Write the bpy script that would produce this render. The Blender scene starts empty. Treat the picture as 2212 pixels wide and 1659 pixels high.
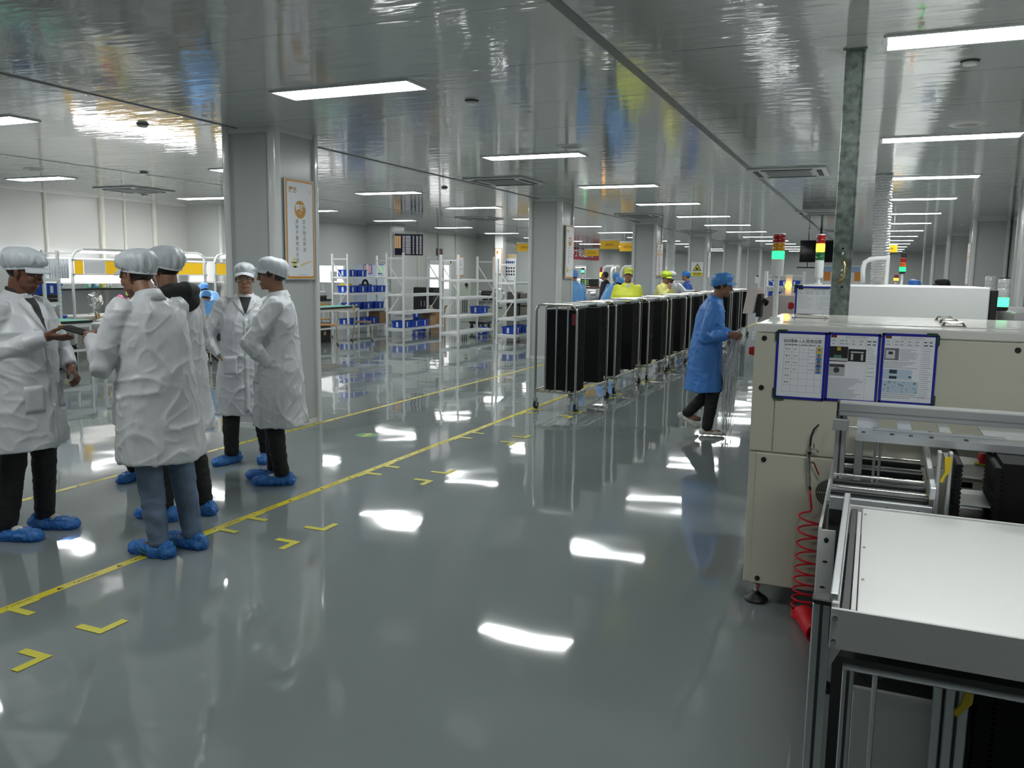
import bpy, bmesh, math, random
from math import sin, cos, pi, radians, sqrt, tan, atan2
from mathutils import Vector as V, Matrix as M, noise
from mathutils.bvhtree import BVHTree

SC = bpy.context.scene
COL = SC.collection

# ------------------------------------------------------------------ camera, world, exposure
CAM_H = 1.60
FPX, YAW, PITCH, ROLL = 1794.2, 0.40764, 0.13348, 0.01393      # focal length in pixels of the 2212x1659 frame
_f = V((-sin(YAW) * cos(PITCH), cos(YAW) * cos(PITCH), -sin(PITCH)))
_r = V((cos(YAW), sin(YAW), 0))
_u = _r.cross(_f)
_r, _u = cos(ROLL) * _r + sin(ROLL) * _u, -sin(ROLL) * _r + cos(ROLL) * _u
cam_data = bpy.data.cameras.new('camera')
cam = bpy.data.objects.new('camera', cam_data)
COL.objects.link(cam)
cam_data.sensor_width = 36.0
cam_data.lens = FPX / 2212 * 36.0
cam_data.clip_start = 0.05
cam_data.clip_end = 200
cam.matrix_world = M(((_r.x, _u.x, -_f.x, 0), (_r.y, _u.y, -_f.y, 0), (_r.z, _u.z, -_f.z, CAM_H), (0, 0, 0, 1)))
SC.camera = cam
SC.view_settings.view_transform = 'Standard'
SC.view_settings.look = 'None'
SC.view_settings.gamma = 1.0
SC.view_settings.use_curve_mapping = False
SC.view_settings.exposure = 0.0
PANEL_STRENGTH = 33.0                       # the ceiling LED panels are what lights the hall
wd = bpy.data.worlds.new('world')
SC.world = wd
wd.use_nodes = True
wd.node_tree.nodes['Background'].inputs[0].default_value = (0.8, 0.9, 1.0, 1)
wd.node_tree.nodes['Background'].inputs[1].default_value = 0.3
CEIL = 2.95


def ray(px, py):
    return _f + _r * ((px - 1106) / FPX) - _u * ((py - 829.5) / FPX)


def fl(px, py, z=0.0):                      # survey point: where the sight line meets height z
    d = ray(px, py)
    return V((0, 0, CAM_H)) + d * ((z - CAM_H) / d.z)


def ay(px, py, y):                          # ... meets the cross plane at distance y
    d = ray(px, py)
    return V((0, 0, CAM_H)) + d * (y / d.y)


def ax(px, py, x):                          # ... meets the long plane at x
    d = ray(px, py)
    return V((0, 0, CAM_H)) + d * (x / d.x)


# ------------------------------------------------------------------ materials
MATS = {}


def mat(name, col=(0.8, 0.8, 0.8), rough=0.5, metal=0.0, spec=0.5, bump=None, emit=None, var=None, coat=0.0, trans=0.0,
        ior=None, sheen=0.0, sss=0.0, clear=0.0):
    """bump=(scale, strength, distance, stretch) ; var=(scale, amount) colour variation by noise."""
    if name in MATS:
        return MATS[name]
    m = bpy.data.materials.new(name)
    m.use_nodes = True
    nt = m.node_tree
    b = nt.nodes['Principled BSDF']
    b.inputs['Base Color'].default_value = (*col, 1)
    b.inputs['Roughness'].default_value = rough
    b.inputs['Metallic'].default_value = metal
    b.inputs['Specular IOR Level'].default_value = spec
    if ior: b.inputs['IOR'].default_value = ior
    if coat: b.inputs['Coat Weight'].default_value = coat; b.inputs['Coat Roughness'].default_value = 0.04
    if trans: b.inputs['Transmission Weight'].default_value = trans
    if sheen: b.inputs['Sheen Weight'].default_value = sheen
    if sss:
        b.inputs['Subsurface Weight'].default_value = sss
        b.inputs['Subsurface Radius'].default_value = (0.02, 0.008, 0.005)
        b.inputs['Subsurface Scale'].default_value = 0.4
    if emit:
        b.inputs['Emission Color'].default_value = (*emit[0], 1)
        b.inputs['Emission Strength'].default_value = emit[1]
    if bump or var:
        tc = nt.nodes.new('ShaderNodeTexCoord')
    if bump:
        mp = nt.nodes.new('ShaderNodeMapping')
        if len(bump) > 3: mp.inputs['Scale'].default_value = bump[3]
        nz = nt.nodes.new('ShaderNodeTexNoise')
        nz.inputs['Scale'].default_value = bump[0]
        nz.inputs['Detail'].default_value = 3
        bp = nt.nodes.new('ShaderNodeBump')
        bp.inputs['Strength'].default_value = bump[1]
        bp.inputs['Distance'].default_value = bump[2]
        nt.links.new(tc.outputs['Object'], mp.inputs['Vector'])
        nt.links.new(mp.outputs['Vector'], nz.inputs['Vector'])
        nt.links.new(nz.outputs['Fac'], bp.inputs['Height'])
        nt.links.new(bp.outputs['Normal'], b.inputs['Normal'])
    if var:
        nz2 = nt.nodes.new('ShaderNodeTexNoise')
        nz2.inputs['Scale'].default_value = var[0]
        nz2.inputs['Detail'].default_value = 5
        rp = nt.nodes.new('ShaderNodeValToRGB')
        k = var[1]
        rp.color_ramp.elements[0].position = 0.3
        rp.color_ramp.elements[1].position = 0.7
        rp.color_ramp.elements[0].color = (*[max(0, c * (1 - k)) for c in col], 1)
        rp.color_ramp.elements[1].color = (*[min(1, c * (1 + k)) for c in col], 1)
        nt.links.new(tc.outputs['Object'], nz2.inputs['Vector'])
        nt.links.new(nz2.outputs['Fac'], rp.inputs['Fac'])
        nt.links.new(rp.outputs['Color'], b.inputs['Base Color'])
    if clear:                                # thin see-through plastic
        out = nt.nodes['Material Output']
        tr = nt.nodes.new('ShaderNodeBsdfTransparent')
        tr.inputs[0].default_value = (*[0.35 + 0.65 * c for c in col], 1)
        mx = nt.nodes.new('ShaderNodeMixShader')
        mx.inputs[0].default_value = clear
        nt.links.new(b.outputs[0], mx.inputs[1])
        nt.links.new(tr.outputs[0], mx.inputs[2])
        nt.links.new(mx.outputs[0], out.inputs['Surface'])
    MATS[name] = m
    return m


def glow(name, col, strength):
    if name in MATS:
        return MATS[name]
    m = bpy.data.materials.new(name)
    m.use_nodes = True
    nt = m.node_tree
    nt.nodes.remove(nt.nodes['Principled BSDF'])
    e = nt.nodes.new('ShaderNodeEmission')
    e.inputs[0].default_value = (*col, 1)
    e.inputs[1].default_value = strength
    nt.links.new(e.outputs[0], nt.nodes['Material Output'].inputs['Surface'])
    MATS[name] = m
    return m


# ------------------------------------------------------------------ mesh builder
class MB:
    def __init__(s):
        s.v, s.f, s.mi, s.cur = [], [], [], 0

    def mat(s, i):
        s.cur = i
        return s

    def add(s, vs, fs):
        o = len(s.v)
        s.v += [V(p) for p in vs]
        for q in fs:
            s.f.append(tuple(i + o for i in q))
            s.mi.append(s.cur)
        return s

    def box(s, c, d, rz=0.0, bev=0.0, rot=None):
        """box centred at c with full size d, turned rz about z (or matrix rot)."""
        c = V(c)
        R = rot if rot is not None else M.Rotation(rz, 3, 'Z')
        hx, hy, hz = d[0] / 2, d[1] / 2, d[2] / 2
        if bev <= 0:
            vs = [(x, y, z) for x in (-hx, hx) for y in (-hy, hy) for z in (-hz, hz)]
            fs = [(0, 1, 3, 2), (4, 6, 7, 5), (0, 4, 5, 1), (2, 3, 7, 6), (0, 2, 6, 4), (1, 5, 7, 3)]
        else:
            b = min(bev, hx * 0.9, hy * 0.9, hz * 0.9)
            vs, fs, ix = [], [], {}
            for sx in (-1, 1):
                for sy in (-1, 1):
                    for sz in (-1, 1):
                        for a in range(3):
                            p = [sx * (hx - b), sy * (hy - b), sz * (hz - b)]
                            p[a] = (sx, sy, sz)[a] * (hx, hy, hz)[a]
                            ix[(sx, sy, sz, a)] = len(vs)
                            vs.append(p)
            S = (-1, 1)
            for q in S:
                fs.append([ix[(q, -1, -1, 0)], ix[(q, q, -q, 0)] if False else ix[(q, 1, -1, 0)], ix[(q, 1, 1, 0)], ix[(q, -1, 1, 0)]])
                fs.append([ix[(-1, q, -1, 1)], ix[(1, q, -1, 1)], ix[(1, q, 1, 1)], ix[(-1, q, 1, 1)]])
                fs.append([ix[(-1, -1, q, 2)], ix[(1, -1, q, 2)], ix[(1, 1, q, 2)], ix[(-1, 1, q, 2)]])
            for p in S:
                for q in S:
                    fs.append([ix[(p, q, -1, 0)], ix[(p, q, 1, 0)], ix[(p, q, 1, 1)], ix[(p, q, -1, 1)]])
                    fs.append([ix[(p, -1, q, 0)], ix[(p, 1, q, 0)], ix[(p, 1, q, 2)], ix[(p, -1, q, 2)]])
                    fs.append([ix[(-1, p, q, 1)], ix[(1, p, q, 1)], ix[(1, p, q, 2)], ix[(-1, p, q, 2)]])
                    for t in S:
                        fs.append([ix[(p, q, t, 0)], ix[(p, q, t, 1)], ix[(p, q, t, 2)]])
            # make normals point out
            out = []
            for f in fs:
                a, b_, c_ = V(vs[f[0]]), V(vs[f[1]]), V(vs[f[2]])
                n = (b_ - a).cross(c_ - a)
                mid = sum((V(vs[i]) for i in f), V()) / len(f)
                out.append(f if n.dot(mid) > 0 else f[::-1])
            fs = out
        return s.add([R @ V(p) + c for p in vs], fs)

    def b2(s, x0, x1, y0, y1, z0, z1, bev=0.0):
        return s.box(((x0 + x1) / 2, (y0 + y1) / 2, (z0 + z1) / 2), (abs(x1 - x0), abs(y1 - y0), abs(z1 - z0)), 0, bev)

    def beam(s, p, q, w, h, bev=0.0):
        """rectangular bar from p to q, w across, h in the 'up' sense."""
        p, q = V(p), V(q)
        d = q - p
        L = d.length
        y = d.normalized()
        up = V((0, 0, 1)) if abs(y.z) < 0.95 else V((0, 1, 0))
        x = y.cross(up).normalized()
        z = x.cross(y)
        return s.box((p + q) / 2, (w, L, h), 0, bev, M((x, y, z)).transposed())

    def cyl(s, p, q, r0, r1=None, n=16, cap=True):
        p, q = V(p), V(q)
        r1 = r0 if r1 is None else r1
        d = (q - p).normalized()
        up = V((0, 0, 1)) if abs(d.z) < 0.95 else V((1, 0, 0))
        x = d.cross(up).normalized()
        y = d.cross(x)
        vs = []
        for c, r in ((p, r0), (q, r1)):
            for i in range(n):
                a = 2 * pi * i / n
                vs.append(c + x * (r * cos(a)) + y * (r * sin(a)))
        fs = [(i, (i + 1) % n, n + (i + 1) % n, n + i) for i in range(n)]
        if cap:
            fs += [tuple(range(n))[::-1], tuple(range(n, 2 * n))]
        return s.add(vs, fs)

    def tube(s, pts, r, n=10, closed=False):
        pts = [V(p) for p in pts]
        m = len(pts)
        rr = r if isinstance(r, (list, tuple)) else [r] * m
        vs, fs = [], []
        prev = None
        for i, p in enumerate(pts):
            if closed:
                d = pts[(i + 1) % m] - pts[i - 1]
            else:
                d = pts[min(i + 1, m - 1)] - pts[max(i - 1, 0)]
            d.normalize()
            if prev is None:
                up = V((0, 0, 1)) if abs(d.z) < 0.9 else V((1, 0, 0))
                x = d.cross(up).normalized()
            else:
                x = (prev - d * prev.dot(d)).normalized()
            prev = x
            y = d.cross(x)
            for k in range(n):
                a = 2 * pi * k / n
                vs.append(p + (x * cos(a) + y * sin(a)) * rr[i])
        for i in range(m if closed else m - 1):
            j = (i + 1) % m
            for k in range(n):
                fs.append((i * n + k, i * n + (k + 1) % n, j * n + (k + 1) % n, j * n + k))
        if not closed:
            fs += [tuple(range(n))[::-1], tuple(range((m - 1) * n, m * n))]
        return s.add(vs, fs)

    def ell(s, c, r, n=14, m=9, rot=None):
        c = V(c)
        r = (r, r, r) if isinstance(r, (int, float)) else r
        R = rot if rot is not None else M.Identity(3)
        vs = [V((0, 0, -r[2]))]
        for j in range(1, m):
            t = -pi / 2 + pi * j / m
            for i in range(n):
                a = 2 * pi * i / n
                vs.append(V((r[0] * cos(t) * cos(a), r[1] * cos(t) * sin(a), r[2] * sin(t))))
        vs.append(V((0, 0, r[2])))
        fs = [(0, 1 + (i + 1) % n, 1 + i) for i in range(n)]
        for j in range(m - 2):
            for i in range(n):
                a, b = 1 + j * n + i, 1 + j * n + (i + 1) % n
                fs.append((a, b, b + n, a + n))
        L = len(vs) - 1
        fs += [(1 + (m - 2) * n + i, 1 + (m - 2) * n + (i + 1) % n, L) for i in range(n)]
        return s.add([R @ p + c for p in vs], fs)

    def cap(s, p, q, r0, r1=None, n=12):
        r1 = r0 if r1 is None else r1
        s.cyl(p, q, r0, r1, n)
        s.ell(p, r0, n, 8)
        s.ell(q, r1, n, 8)
        return s

    def lathe(s, prof, c=(0, 0, 0), n=20, axis=None):
        """prof: list of (r, h) from bottom to top."""
        c = V(c)
        R = axis if axis is not None else M.Identity(3)
        vs, fs = [], []
        for r, h in prof:
            for i in range(n):
                a = 2 * pi * i / n
                vs.append(c + R @ V((r * cos(a), r * sin(a), h)))
        for j in range(len(prof) - 1):
            for i in range(n):
                fs.append((j * n + i, j * n + (i + 1) % n, (j + 1) * n + (i + 1) % n, (j + 1) * n + i))
        fs += [tuple(range(n))[::-1], tuple(range((len(prof) - 1) * n, len(prof) * n))]
        return s.add(vs, fs)

    def loft(s, rings, cap=True):
        n = len(rings[0])
        vs = [p for rg in rings for p in rg]
        fs = []
        for j in range(len(rings) - 1):
            for i in range(n):
                fs.append((j * n + i, j * n + (i + 1) % n, (j + 1) * n + (i + 1) % n, (j + 1) * n + i))
        if cap:
            fs += [tuple(range(n))[::-1], tuple(range((len(rings) - 1) * n, len(rings) * n))]
        return s.add(vs, fs)

    def prism(s, pts, off):
        """closed polygon pts extruded by vector off."""
        n = len(pts)
        off = V(off)
        vs = [V(p) for p in pts] + [V(p) + off for p in pts]
        fs = [tuple(range(n))[::-1], tuple(range(n, 2 * n))] + [(i, (i + 1) % n, n + (i + 1) % n, n + i) for i in range(n)]
        return s.add(vs, fs)

    def quad(s, a, b, c, d):
        return s.add([a, b, c, d], [(0, 1, 2, 3)])

    def moved(s, mtx):
        s.v = [mtx @ p for p in s.v]
        return s

    def mesh(s, name, mats=(), smooth=False):
        me = bpy.data.meshes.new(name)
        me.from_pydata([tuple(p) for p in s.v], [], s.f)
        for m in mats:
            me.materials.append(m)
        if len(mats) > 1:
            me.polygons.foreach_set('material_index', s.mi)
        bm = bmesh.new()
        bm.from_mesh(me)
        bmesh.ops.recalc_face_normals(bm, faces=bm.faces)
        bm.to_mesh(me)
        bm.free()
        if smooth:
            shade(me, smooth)
        me.update()
        return me

    def build(s, name, m, parent=None, smooth=False, label=None):
        mats = m if isinstance(m, (list, tuple)) else [m]
        if parent is not None and parent.name in OFF:
            o = OFF[parent.name]
            s.v = [p - o for p in s.v]
        return put(name, s.mesh(name, mats, smooth), parent, label)


OFF = {}


def shade(me, smooth):
    me.polygons.foreach_set('use_smooth', [True] * len(me.polygons))
    if smooth is not True:                    # sharp edges above the angle
        me.set_sharp_from_angle(angle=radians(smooth))


def put(name, me, parent=None, label=None):
    o = bpy.data.objects.new(name, me)
    COL.objects.link(o)
    if parent is not None:
        o.parent = parent
        if parent.name in OFF:
            OFF[o.name] = OFF[parent.name]
    if label:
        o['label'] = label
    return o


def tag(o, label=None, cat=None, group=None, kind=None):
    if label: o['label'] = label
    if cat: o['category'] = cat
    if group: o['group'] = group
    if kind: o['kind'] = kind
    return o


def thing(name, label, cat, loc=(0, 0, 0), rz=0.0, group=None, world=False):
    o = bpy.data.objects.new(name, None)
    COL.objects.link(o)
    o.empty_display_size = 0.1
    o.location = loc
    o.rotation_euler = (0, 0, rz)
    if world:
        OFF[o.name] = V(loc)
    return tag(o, label, cat, group)


def single(name, mb, m, label, cat, group=None, smooth=False, kind=None, origin=None):
    """a thing that is one mesh; built in world space, its origin moved to the middle of its base."""
    if origin is None:
        xs = [p.x for p in mb.v]; ys = [p.y for p in mb.v]; zs = [p.z for p in mb.v]
        origin = V(((min(xs) + max(xs)) / 2, (min(ys) + max(ys)) / 2, min(zs)))
    mb.v = [p - origin for p in mb.v]
    o = mb.build(name, m, None, smooth)
    o.location = origin
    return tag(o, label, cat, group, kind)


def struct(name, mb, m, smooth=False):
    return tag(mb.build(name, m, None, smooth), kind='structure')


def dup(root, loc=None, rz=None, label=None, group=None):
    def cp(o, par):
        c = o.copy()
        COL.objects.link(c)
        c.parent = par
        for ch in o.children:
            cp(ch, c)
        return c
    r = cp(root, root.parent)
    if loc is not None: r.location = loc
    if rz is not None: r.rotation_euler = (0, 0, rz)
    if label: r['label'] = label
    if group: r['group'] = group
    return r


def remesh(mb, voxel, smooth=2, disp=None):
    """fuse overlapping closed shapes into one continuous surface."""
    me = mb.mesh('fuse')
    o = bpy.data.objects.new('fuse', me)
    COL.objects.link(o)
    md = o.modifiers.new('r', 'REMESH')
    md.mode = 'VOXEL'
    md.voxel_size = voxel
    if smooth:
        sm = o.modifiers.new('s', 'SMOOTH')
        sm.factor = 0.5
        sm.iterations = smooth
    dg = bpy.context.evaluated_depsgraph_get()
    dg.update()
    r = bpy.data.meshes.new_from_object(o.evaluated_get(dg), depsgraph=dg)
    bpy.data.objects.remove(o)
    bpy.data.meshes.remove(me)
    if disp:
        nv = [v.normal.copy() for v in r.vertices]
        for v, n in zip(r.vertices, nv):
            v.co += n * disp(v.co)
    r.polygons.foreach_set('use_smooth', [True] * len(r.polygons))
    r.update()
    return r


def putmesh(name, me, m, parent, label=None):
    me.materials.clear()
    me.materials.append(m)
    me.name = name
    if parent is not None and parent.name in OFF:
        me.transform(M.Translation(-OFF[parent.name]))
    return put(name, me, parent, label)


_txt_cache = {}


def text_mb(mb, s, origin, xdir, ydir, size, depth=0.0, align='CENTER', bold=0.0, lift=0.0):
    """add lettering to mb: origin is the middle of the line, xdir/ydir unit vectors, size = letter height."""
    key = (s, align, bold)
    if key not in _txt_cache:
        cu = bpy.data.curves.new('lettering', 'FONT')
        cu.body = s
        cu.size = 1.0
        cu.align_x = align
        cu.align_y = 'CENTER'
        cu.resolution_u = 3
        cu.offset = bold
        o = bpy.data.objects.new('lettering', cu)
        COL.objects.link(o)
        dg = bpy.context.evaluated_depsgraph_get()
        dg.update()
        me = bpy.data.meshes.new_from_object(o.evaluated_get(dg), depsgraph=dg)
        _txt_cache[key] = ([v.co.copy() for v in me.vertices], [tuple(p.vertices) for p in me.polygons])
        bpy.data.objects.remove(o)
        bpy.data.meshes.remove(me)
        bpy.data.curves.remove(cu)
    vs, fs = _txt_cache[key]
    xd, yd = V(xdir), V(ydir)
    nn = xd.cross(yd)
    o = V(origin) + nn * lift
    mb.add([o + xd * (p.x * size) + yd * (p.y * size) for p in vs], fs)
    return mb


def arc(c, r, a0, a1, n, u=(1, 0, 0), w=(0, 0, 1)):
    c, u, w = V(c), V(u), V(w)
    return [c + u * (r * cos(a0 + (a1 - a0) * i / n)) + w * (r * sin(a0 + (a1 - a0) * i / n)) for i in range(n + 1)]
# ------------------------------------------------------------------ shared materials
WHITE_PAINT = mat('white_paint', (0.72, 0.74, 0.73), 0.35)
CHROME = mat('chrome', (0.62, 0.60, 0.56), 0.18, 1.0)
STEEL = mat('brushed_steel', (0.55, 0.56, 0.57), 0.32, 1.0)
ALU = mat('aluminium', (0.62, 0.64, 0.66), 0.38, 0.9)
BLACK = mat('black_plastic', (0.012, 0.012, 0.013), 0.45)
RUBBER = mat('black_rubber', (0.015, 0.015, 0.015), 0.7)
PAPER = mat('paper_white', (0.78, 0.80, 0.84), 0.5)
INK = mat('ink_black', (0.02, 0.02, 0.025), 0.6)
GREYINK = mat('ink_grey', (0.22, 0.23, 0.26), 0.6)
BLUEPLASTIC = mat('blue_bin_plastic', (0.012, 0.075, 0.52), 0.4)
ORANGE = mat('poster_orange', (0.62, 0.27, 0.02), 0.4)
YELLOW = mat('sign_yellow', (0.85, 0.45, 0.02), 0.35)
RED = mat('red_plastic', (0.55, 0.02, 0.02), 0.35)
GREENMAT = mat('green_antistatic_mat', (0.10, 0.36, 0.27), 0.45)
CREAM = mat('cream_machine_paint', (0.56, 0.55, 0.455), 0.38, bump=(180, 0.05, 0.001))
MACHWHITE = mat('white_machine_paint', (0.68, 0.70, 0.69), 0.32)
MACHGREY = mat('grey_machine_paint', (0.42, 0.40, 0.40), 0.4)


def floor_material():
    m = bpy.data.materials.new('epoxy_floor')
    m.use_nodes = True
    nt = m.node_tree
    b = nt.nodes['Principled BSDF']
    b.inputs['Roughness'].default_value = 0.045
    b.inputs['IOR'].default_value = 1.8
    N = nt.nodes.new
    tc = N('ShaderNodeTexCoord')
    big = N('ShaderNodeTexNoise'); big.inputs['Scale'].default_value = 0.9; big.inputs['Detail'].default_value = 4
    rp = N('ShaderNodeValToRGB')
    rp.color_ramp.elements[0].position = 0.3; rp.color_ramp.elements[0].color = (0.195, 0.226, 0.228, 1)
    rp.color_ramp.elements[1].position = 0.7; rp.color_ramp.elements[1].color = (0.212, 0.245, 0.247, 1)
    nt.links.new(tc.outputs['Object'], big.inputs['Vector'])
    nt.links.new(big.outputs['Fac'], rp.inputs['Fac'])
    nt.links.new(rp.outputs['Color'], b.inputs['Base Color'])
    w1 = N('ShaderNodeTexNoise'); w1.inputs['Scale'].default_value = 2.6; w1.inputs['Detail'].default_value = 1.0
    w2 = N('ShaderNodeTexNoise'); w2.inputs['Scale'].default_value = 1.3; w2.inputs['Detail'].default_value = 1.0
    ad = N('ShaderNodeMath'); ad.operation = 'MULTIPLY_ADD'; ad.inputs[1].default_value = 0.22
    nt.links.new(tc.outputs['Object'], w1.inputs['Vector'])
    nt.links.new(tc.outputs['Object'], w2.inputs['Vector'])
    nt.links.new(w1.outputs['Fac'], ad.inputs[0]); nt.links.new(w2.outputs['Fac'], ad.inputs[2])
    bp = N('ShaderNodeBump'); bp.inputs['Strength'].default_value = 0.4; bp.inputs['Distance'].default_value = 0.010
    nt.links.new(ad.outputs[0], bp.inputs['Height'])
    nt.links.new(bp.outputs['Normal'], b.inputs['Normal'])
    return m


def ceiling_material():
    m = bpy.data.materials.new('ceiling_panels')
    m.use_nodes = True
    nt = m.node_tree
    b = nt.nodes['Principled BSDF']
    b.inputs['Roughness'].default_value = 0.06
    b.inputs['IOR'].default_value = 1.95
    N = nt.nodes.new
    L = nt.links.new
    tc = N('ShaderNodeTexCoord')
    sp = N('ShaderNodeSeparateXYZ')
    L(tc.outputs['Object'], sp.inputs[0])
    # seams across the hall every 1.15 m
    a = N('ShaderNodeMath'); a.operation = 'SUBTRACT'; a.inputs[1].default_value = 4.09 - 1.15 * 30
    d = N('ShaderNodeMath'); d.operation = 'DIVIDE'; d.inputs[1].default_value = 1.15
    fr = N('ShaderNodeMath'); fr.operation = 'FRACT'
    pp = N('ShaderNodeMath'); pp.operation = 'PINGPONG'; pp.inputs[1].default_value = 0.5
    lt = N('ShaderNodeMath'); lt.operation = 'LESS_THAN'; lt.inputs[1].default_value = 0.0035
    L(sp.outputs['Y'], a.inputs[0]); L(a.outputs[0], d.inputs[0]); L(d.outputs[0], fr.inputs[0])
    L(fr.outputs[0], pp.inputs[0]); L(pp.outputs[0], lt.inputs[0])
    mx = N('ShaderNodeMix'); mx.data_type = 'RGBA'
    mx.inputs['A'].default_value = (0.50, 0.525, 0.51, 1)
    mx.inputs['B'].default_value = (0.16, 0.17, 0.165, 1)
    L(lt.outputs[0], mx.inputs['Factor']); L(mx.outputs['Result'], b.inputs['Base Color'])
    mp = N('ShaderNodeMapping'); mp.inputs['Scale'].default_value = (0.8, 3.0, 1)
    w1 = N('ShaderNodeTexNoise'); w1.inputs['Scale'].default_value = 3.2; w1.inputs['Detail'].default_value = 2.0
    L(tc.outputs['Object'], mp.inputs['Vector']); L(mp.outputs['Vector'], w1.inputs['Vector'])
    bp = N('ShaderNodeBump'); bp.inputs['Strength'].default_value = 0.5; bp.inputs['Distance'].default_value = 0.006
    L(w1.outputs['Fac'], bp.inputs['Height']); L(bp.outputs['Normal'], b.inputs['Normal'])
    return m


WALLP = mat('wall_panels', (0.50, 0.515, 0.50), 0.22, bump=(1.2, 0.25, 0.01))
COLP = mat('column_panels', (0.46, 0.485, 0.48), 0.24, bump=(1.5, 0.3, 0.01))
TRIMW = mat('white_aluminium_trim', (0.66, 0.68, 0.67), 0.2, coat=0.3)
GROOVE = mat('grey_ceiling_strip', (0.16, 0.17, 0.165), 0.35)

X0, X1, Y0, Y1 = -13.9, 2.75, -7.0, 50.0
mb = MB(); mb.quad((X0, Y0, 0), (X1, Y0, 0), (X1, Y1, 0), (X0, Y1, 0))
mb.quad((X0, Y0, -.1), (X0, Y1, -.1), (X1, Y1, -.1), (X1, Y0, -.1))
struct('floor', mb, floor_material())
mb = MB(); mb.quad((X0, Y0, CEIL), (X0, Y1, CEIL), (X1, Y1, CEIL), (X1, Y0, CEIL))
mb.quad((X0, Y0, CEIL + .1), (X1, Y0, CEIL + .1), (X1, Y1, CEIL + .1), (X0, Y1, CEIL + .1))
struct('ceiling', mb, ceiling_material())
mb = MB(); mb.b2(X0 - .1, X0, Y0, Y1, 0, CEIL); struct('wall_left', mb, WALLP)
mb = MB(); mb.b2(X1, X1 + .1, Y0, Y1, 0, CEIL); struct('wall_right', mb, WALLP)
mb = MB(); mb.b2(X0, X1, Y1, Y1 + .1, 0, CEIL); struct('wall_back', mb, WALLP)
mb = MB(); mb.b2(X0, X1, Y0 - .1, Y0, 0, CEIL); struct('wall_front', mb, WALLP)

# ceiling strips running down the hall
mb = MB(); mb.b2(-1.592, -1.530, Y0, Y1, CEIL - .006, CEIL + .02); struct('trim_1', mb, GROOVE)
mb = MB()
mb.b2(-5.80, -5.765, Y0, Y1, CEIL - .008, CEIL + .02)
struct('trim_2', mb, mat('brown_grey_strip', (0.24, 0.225, 0.22), 0.35))
mb = MB(); mb.b2(-9.92, -9.90, Y0, Y1, CEIL - .006, CEIL + .02); struct('trim_3', mb, TRIMW)
# wall seams: upright joint profiles on the left wall, cove along the ceiling
n = 4
for x, y0, y1 in ((X0, Y0, Y1),):
    mb = MB(); mb.b2(x, x + .035, y0, y1, CEIL - .035, CEIL); struct('trim_%d' % n, mb, TRIMW); n += 1
for y, w in ((9.25, .03), (10.7, .035), (11.9, .09), (12.45, .03), (13.2, .08), (24.2, .03), (25.6, .03), (26.9, .03), (31, .03), (32.5, .03)):
    mb = MB(); mb.cyl((X0 + .01, y, 0), (X0 + .01, y, CEIL), w / 2 + .02, n=12)
    struct('trim_%d' % n, mb, mat('cream_trim', (0.62, 0.62, 0.56), 0.25), 40); n += 1
# pilasters against the left wall
for y0, y1, xo in ((14.1, 14.85, -12.95), (21.15, 21.9, -13.05), (28.7, 29.4, -13.1)):
    mb = MB(); mb.b2(X0, xo, y0, y1, 0, CEIL)
    mb.cyl((xo, y0, 0), (xo, y0, CEIL), .05, n=12)
    struct('wall_pilaster', mb, WALLP, 40)


def column(x0, x1, y0, y1, name='column'):
    core = MB(); core.b2(x0 + .03, x1 - .03, y0 + .03, y1 - .03, 0, CEIL)
    c = struct(name, core, COLP)
    t = MB()
    for cx in (x0, x1):
        for cy in (y0, y1):
            sx, sy = (1 if cx == x0 else -1), (1 if cy == y0 else -1)
            # quarter-round corner profile
            r = .05
            pts = [V((cx + sx * .085, cy, 0)), V((cx + sx * r, cy, 0))]
            for k in range(1, 6):
                a = pi / 2 * k / 6
                pts.append(V((cx + sx * (r - r * sin(a)), cy + sy * (r - r * cos(a)), 0)))
            pts += [V((cx, cy + sy * r, 0)), V((cx, cy + sy * .085, 0)), V((cx + sx * .028, cy + sy * .085, 0)), V((cx + sx * .085, cy + sy * .028, 0))]
            t.prism(pts, (0, 0, CEIL))
    t.build('corner_trim', TRIMW, c, 40)
    k = MB()
    for z0, z1 in ((0, .05), (CEIL - .05, CEIL)):
        k.b2(x0 + .02, x1 - .02, y0 + .018, y0 + .03, z0, z1); k.b2(x0 + .02, x1 - .02, y1 - .03, y1 - .018, z0, z1)
        k.b2(x0 + .018, x0 + .03, y0 + .02, y1 - .02, z0, z1); k.b2(x1 - .03, x1 - .018, y0 + .02, y1 - .02, z0, z1)
    k.build('edge_trim', TRIMW, c)
    return c


LEFT_COLS = [(6.53, 7.24), (14.45, 15.2), (21.68, 22.42), (28.9, 29.65), (36.1, 36.85), (43.3, 44.05)]
for y0, y1 in LEFT_COLS:
    column(-5.97, -5.31, y0, y1)
for y0, y1 in [(21.8, 22.55), (29.0, 29.75), (36.2, 36.95), (43.4, 44.1), (14.5, 15.25)]:
    column(1.97, 2.72, y0, y1)
column(-13.6, -13.0, 36.0, 36.7)
column(-9.75, -9.55, 36.2, 36.4)

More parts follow.
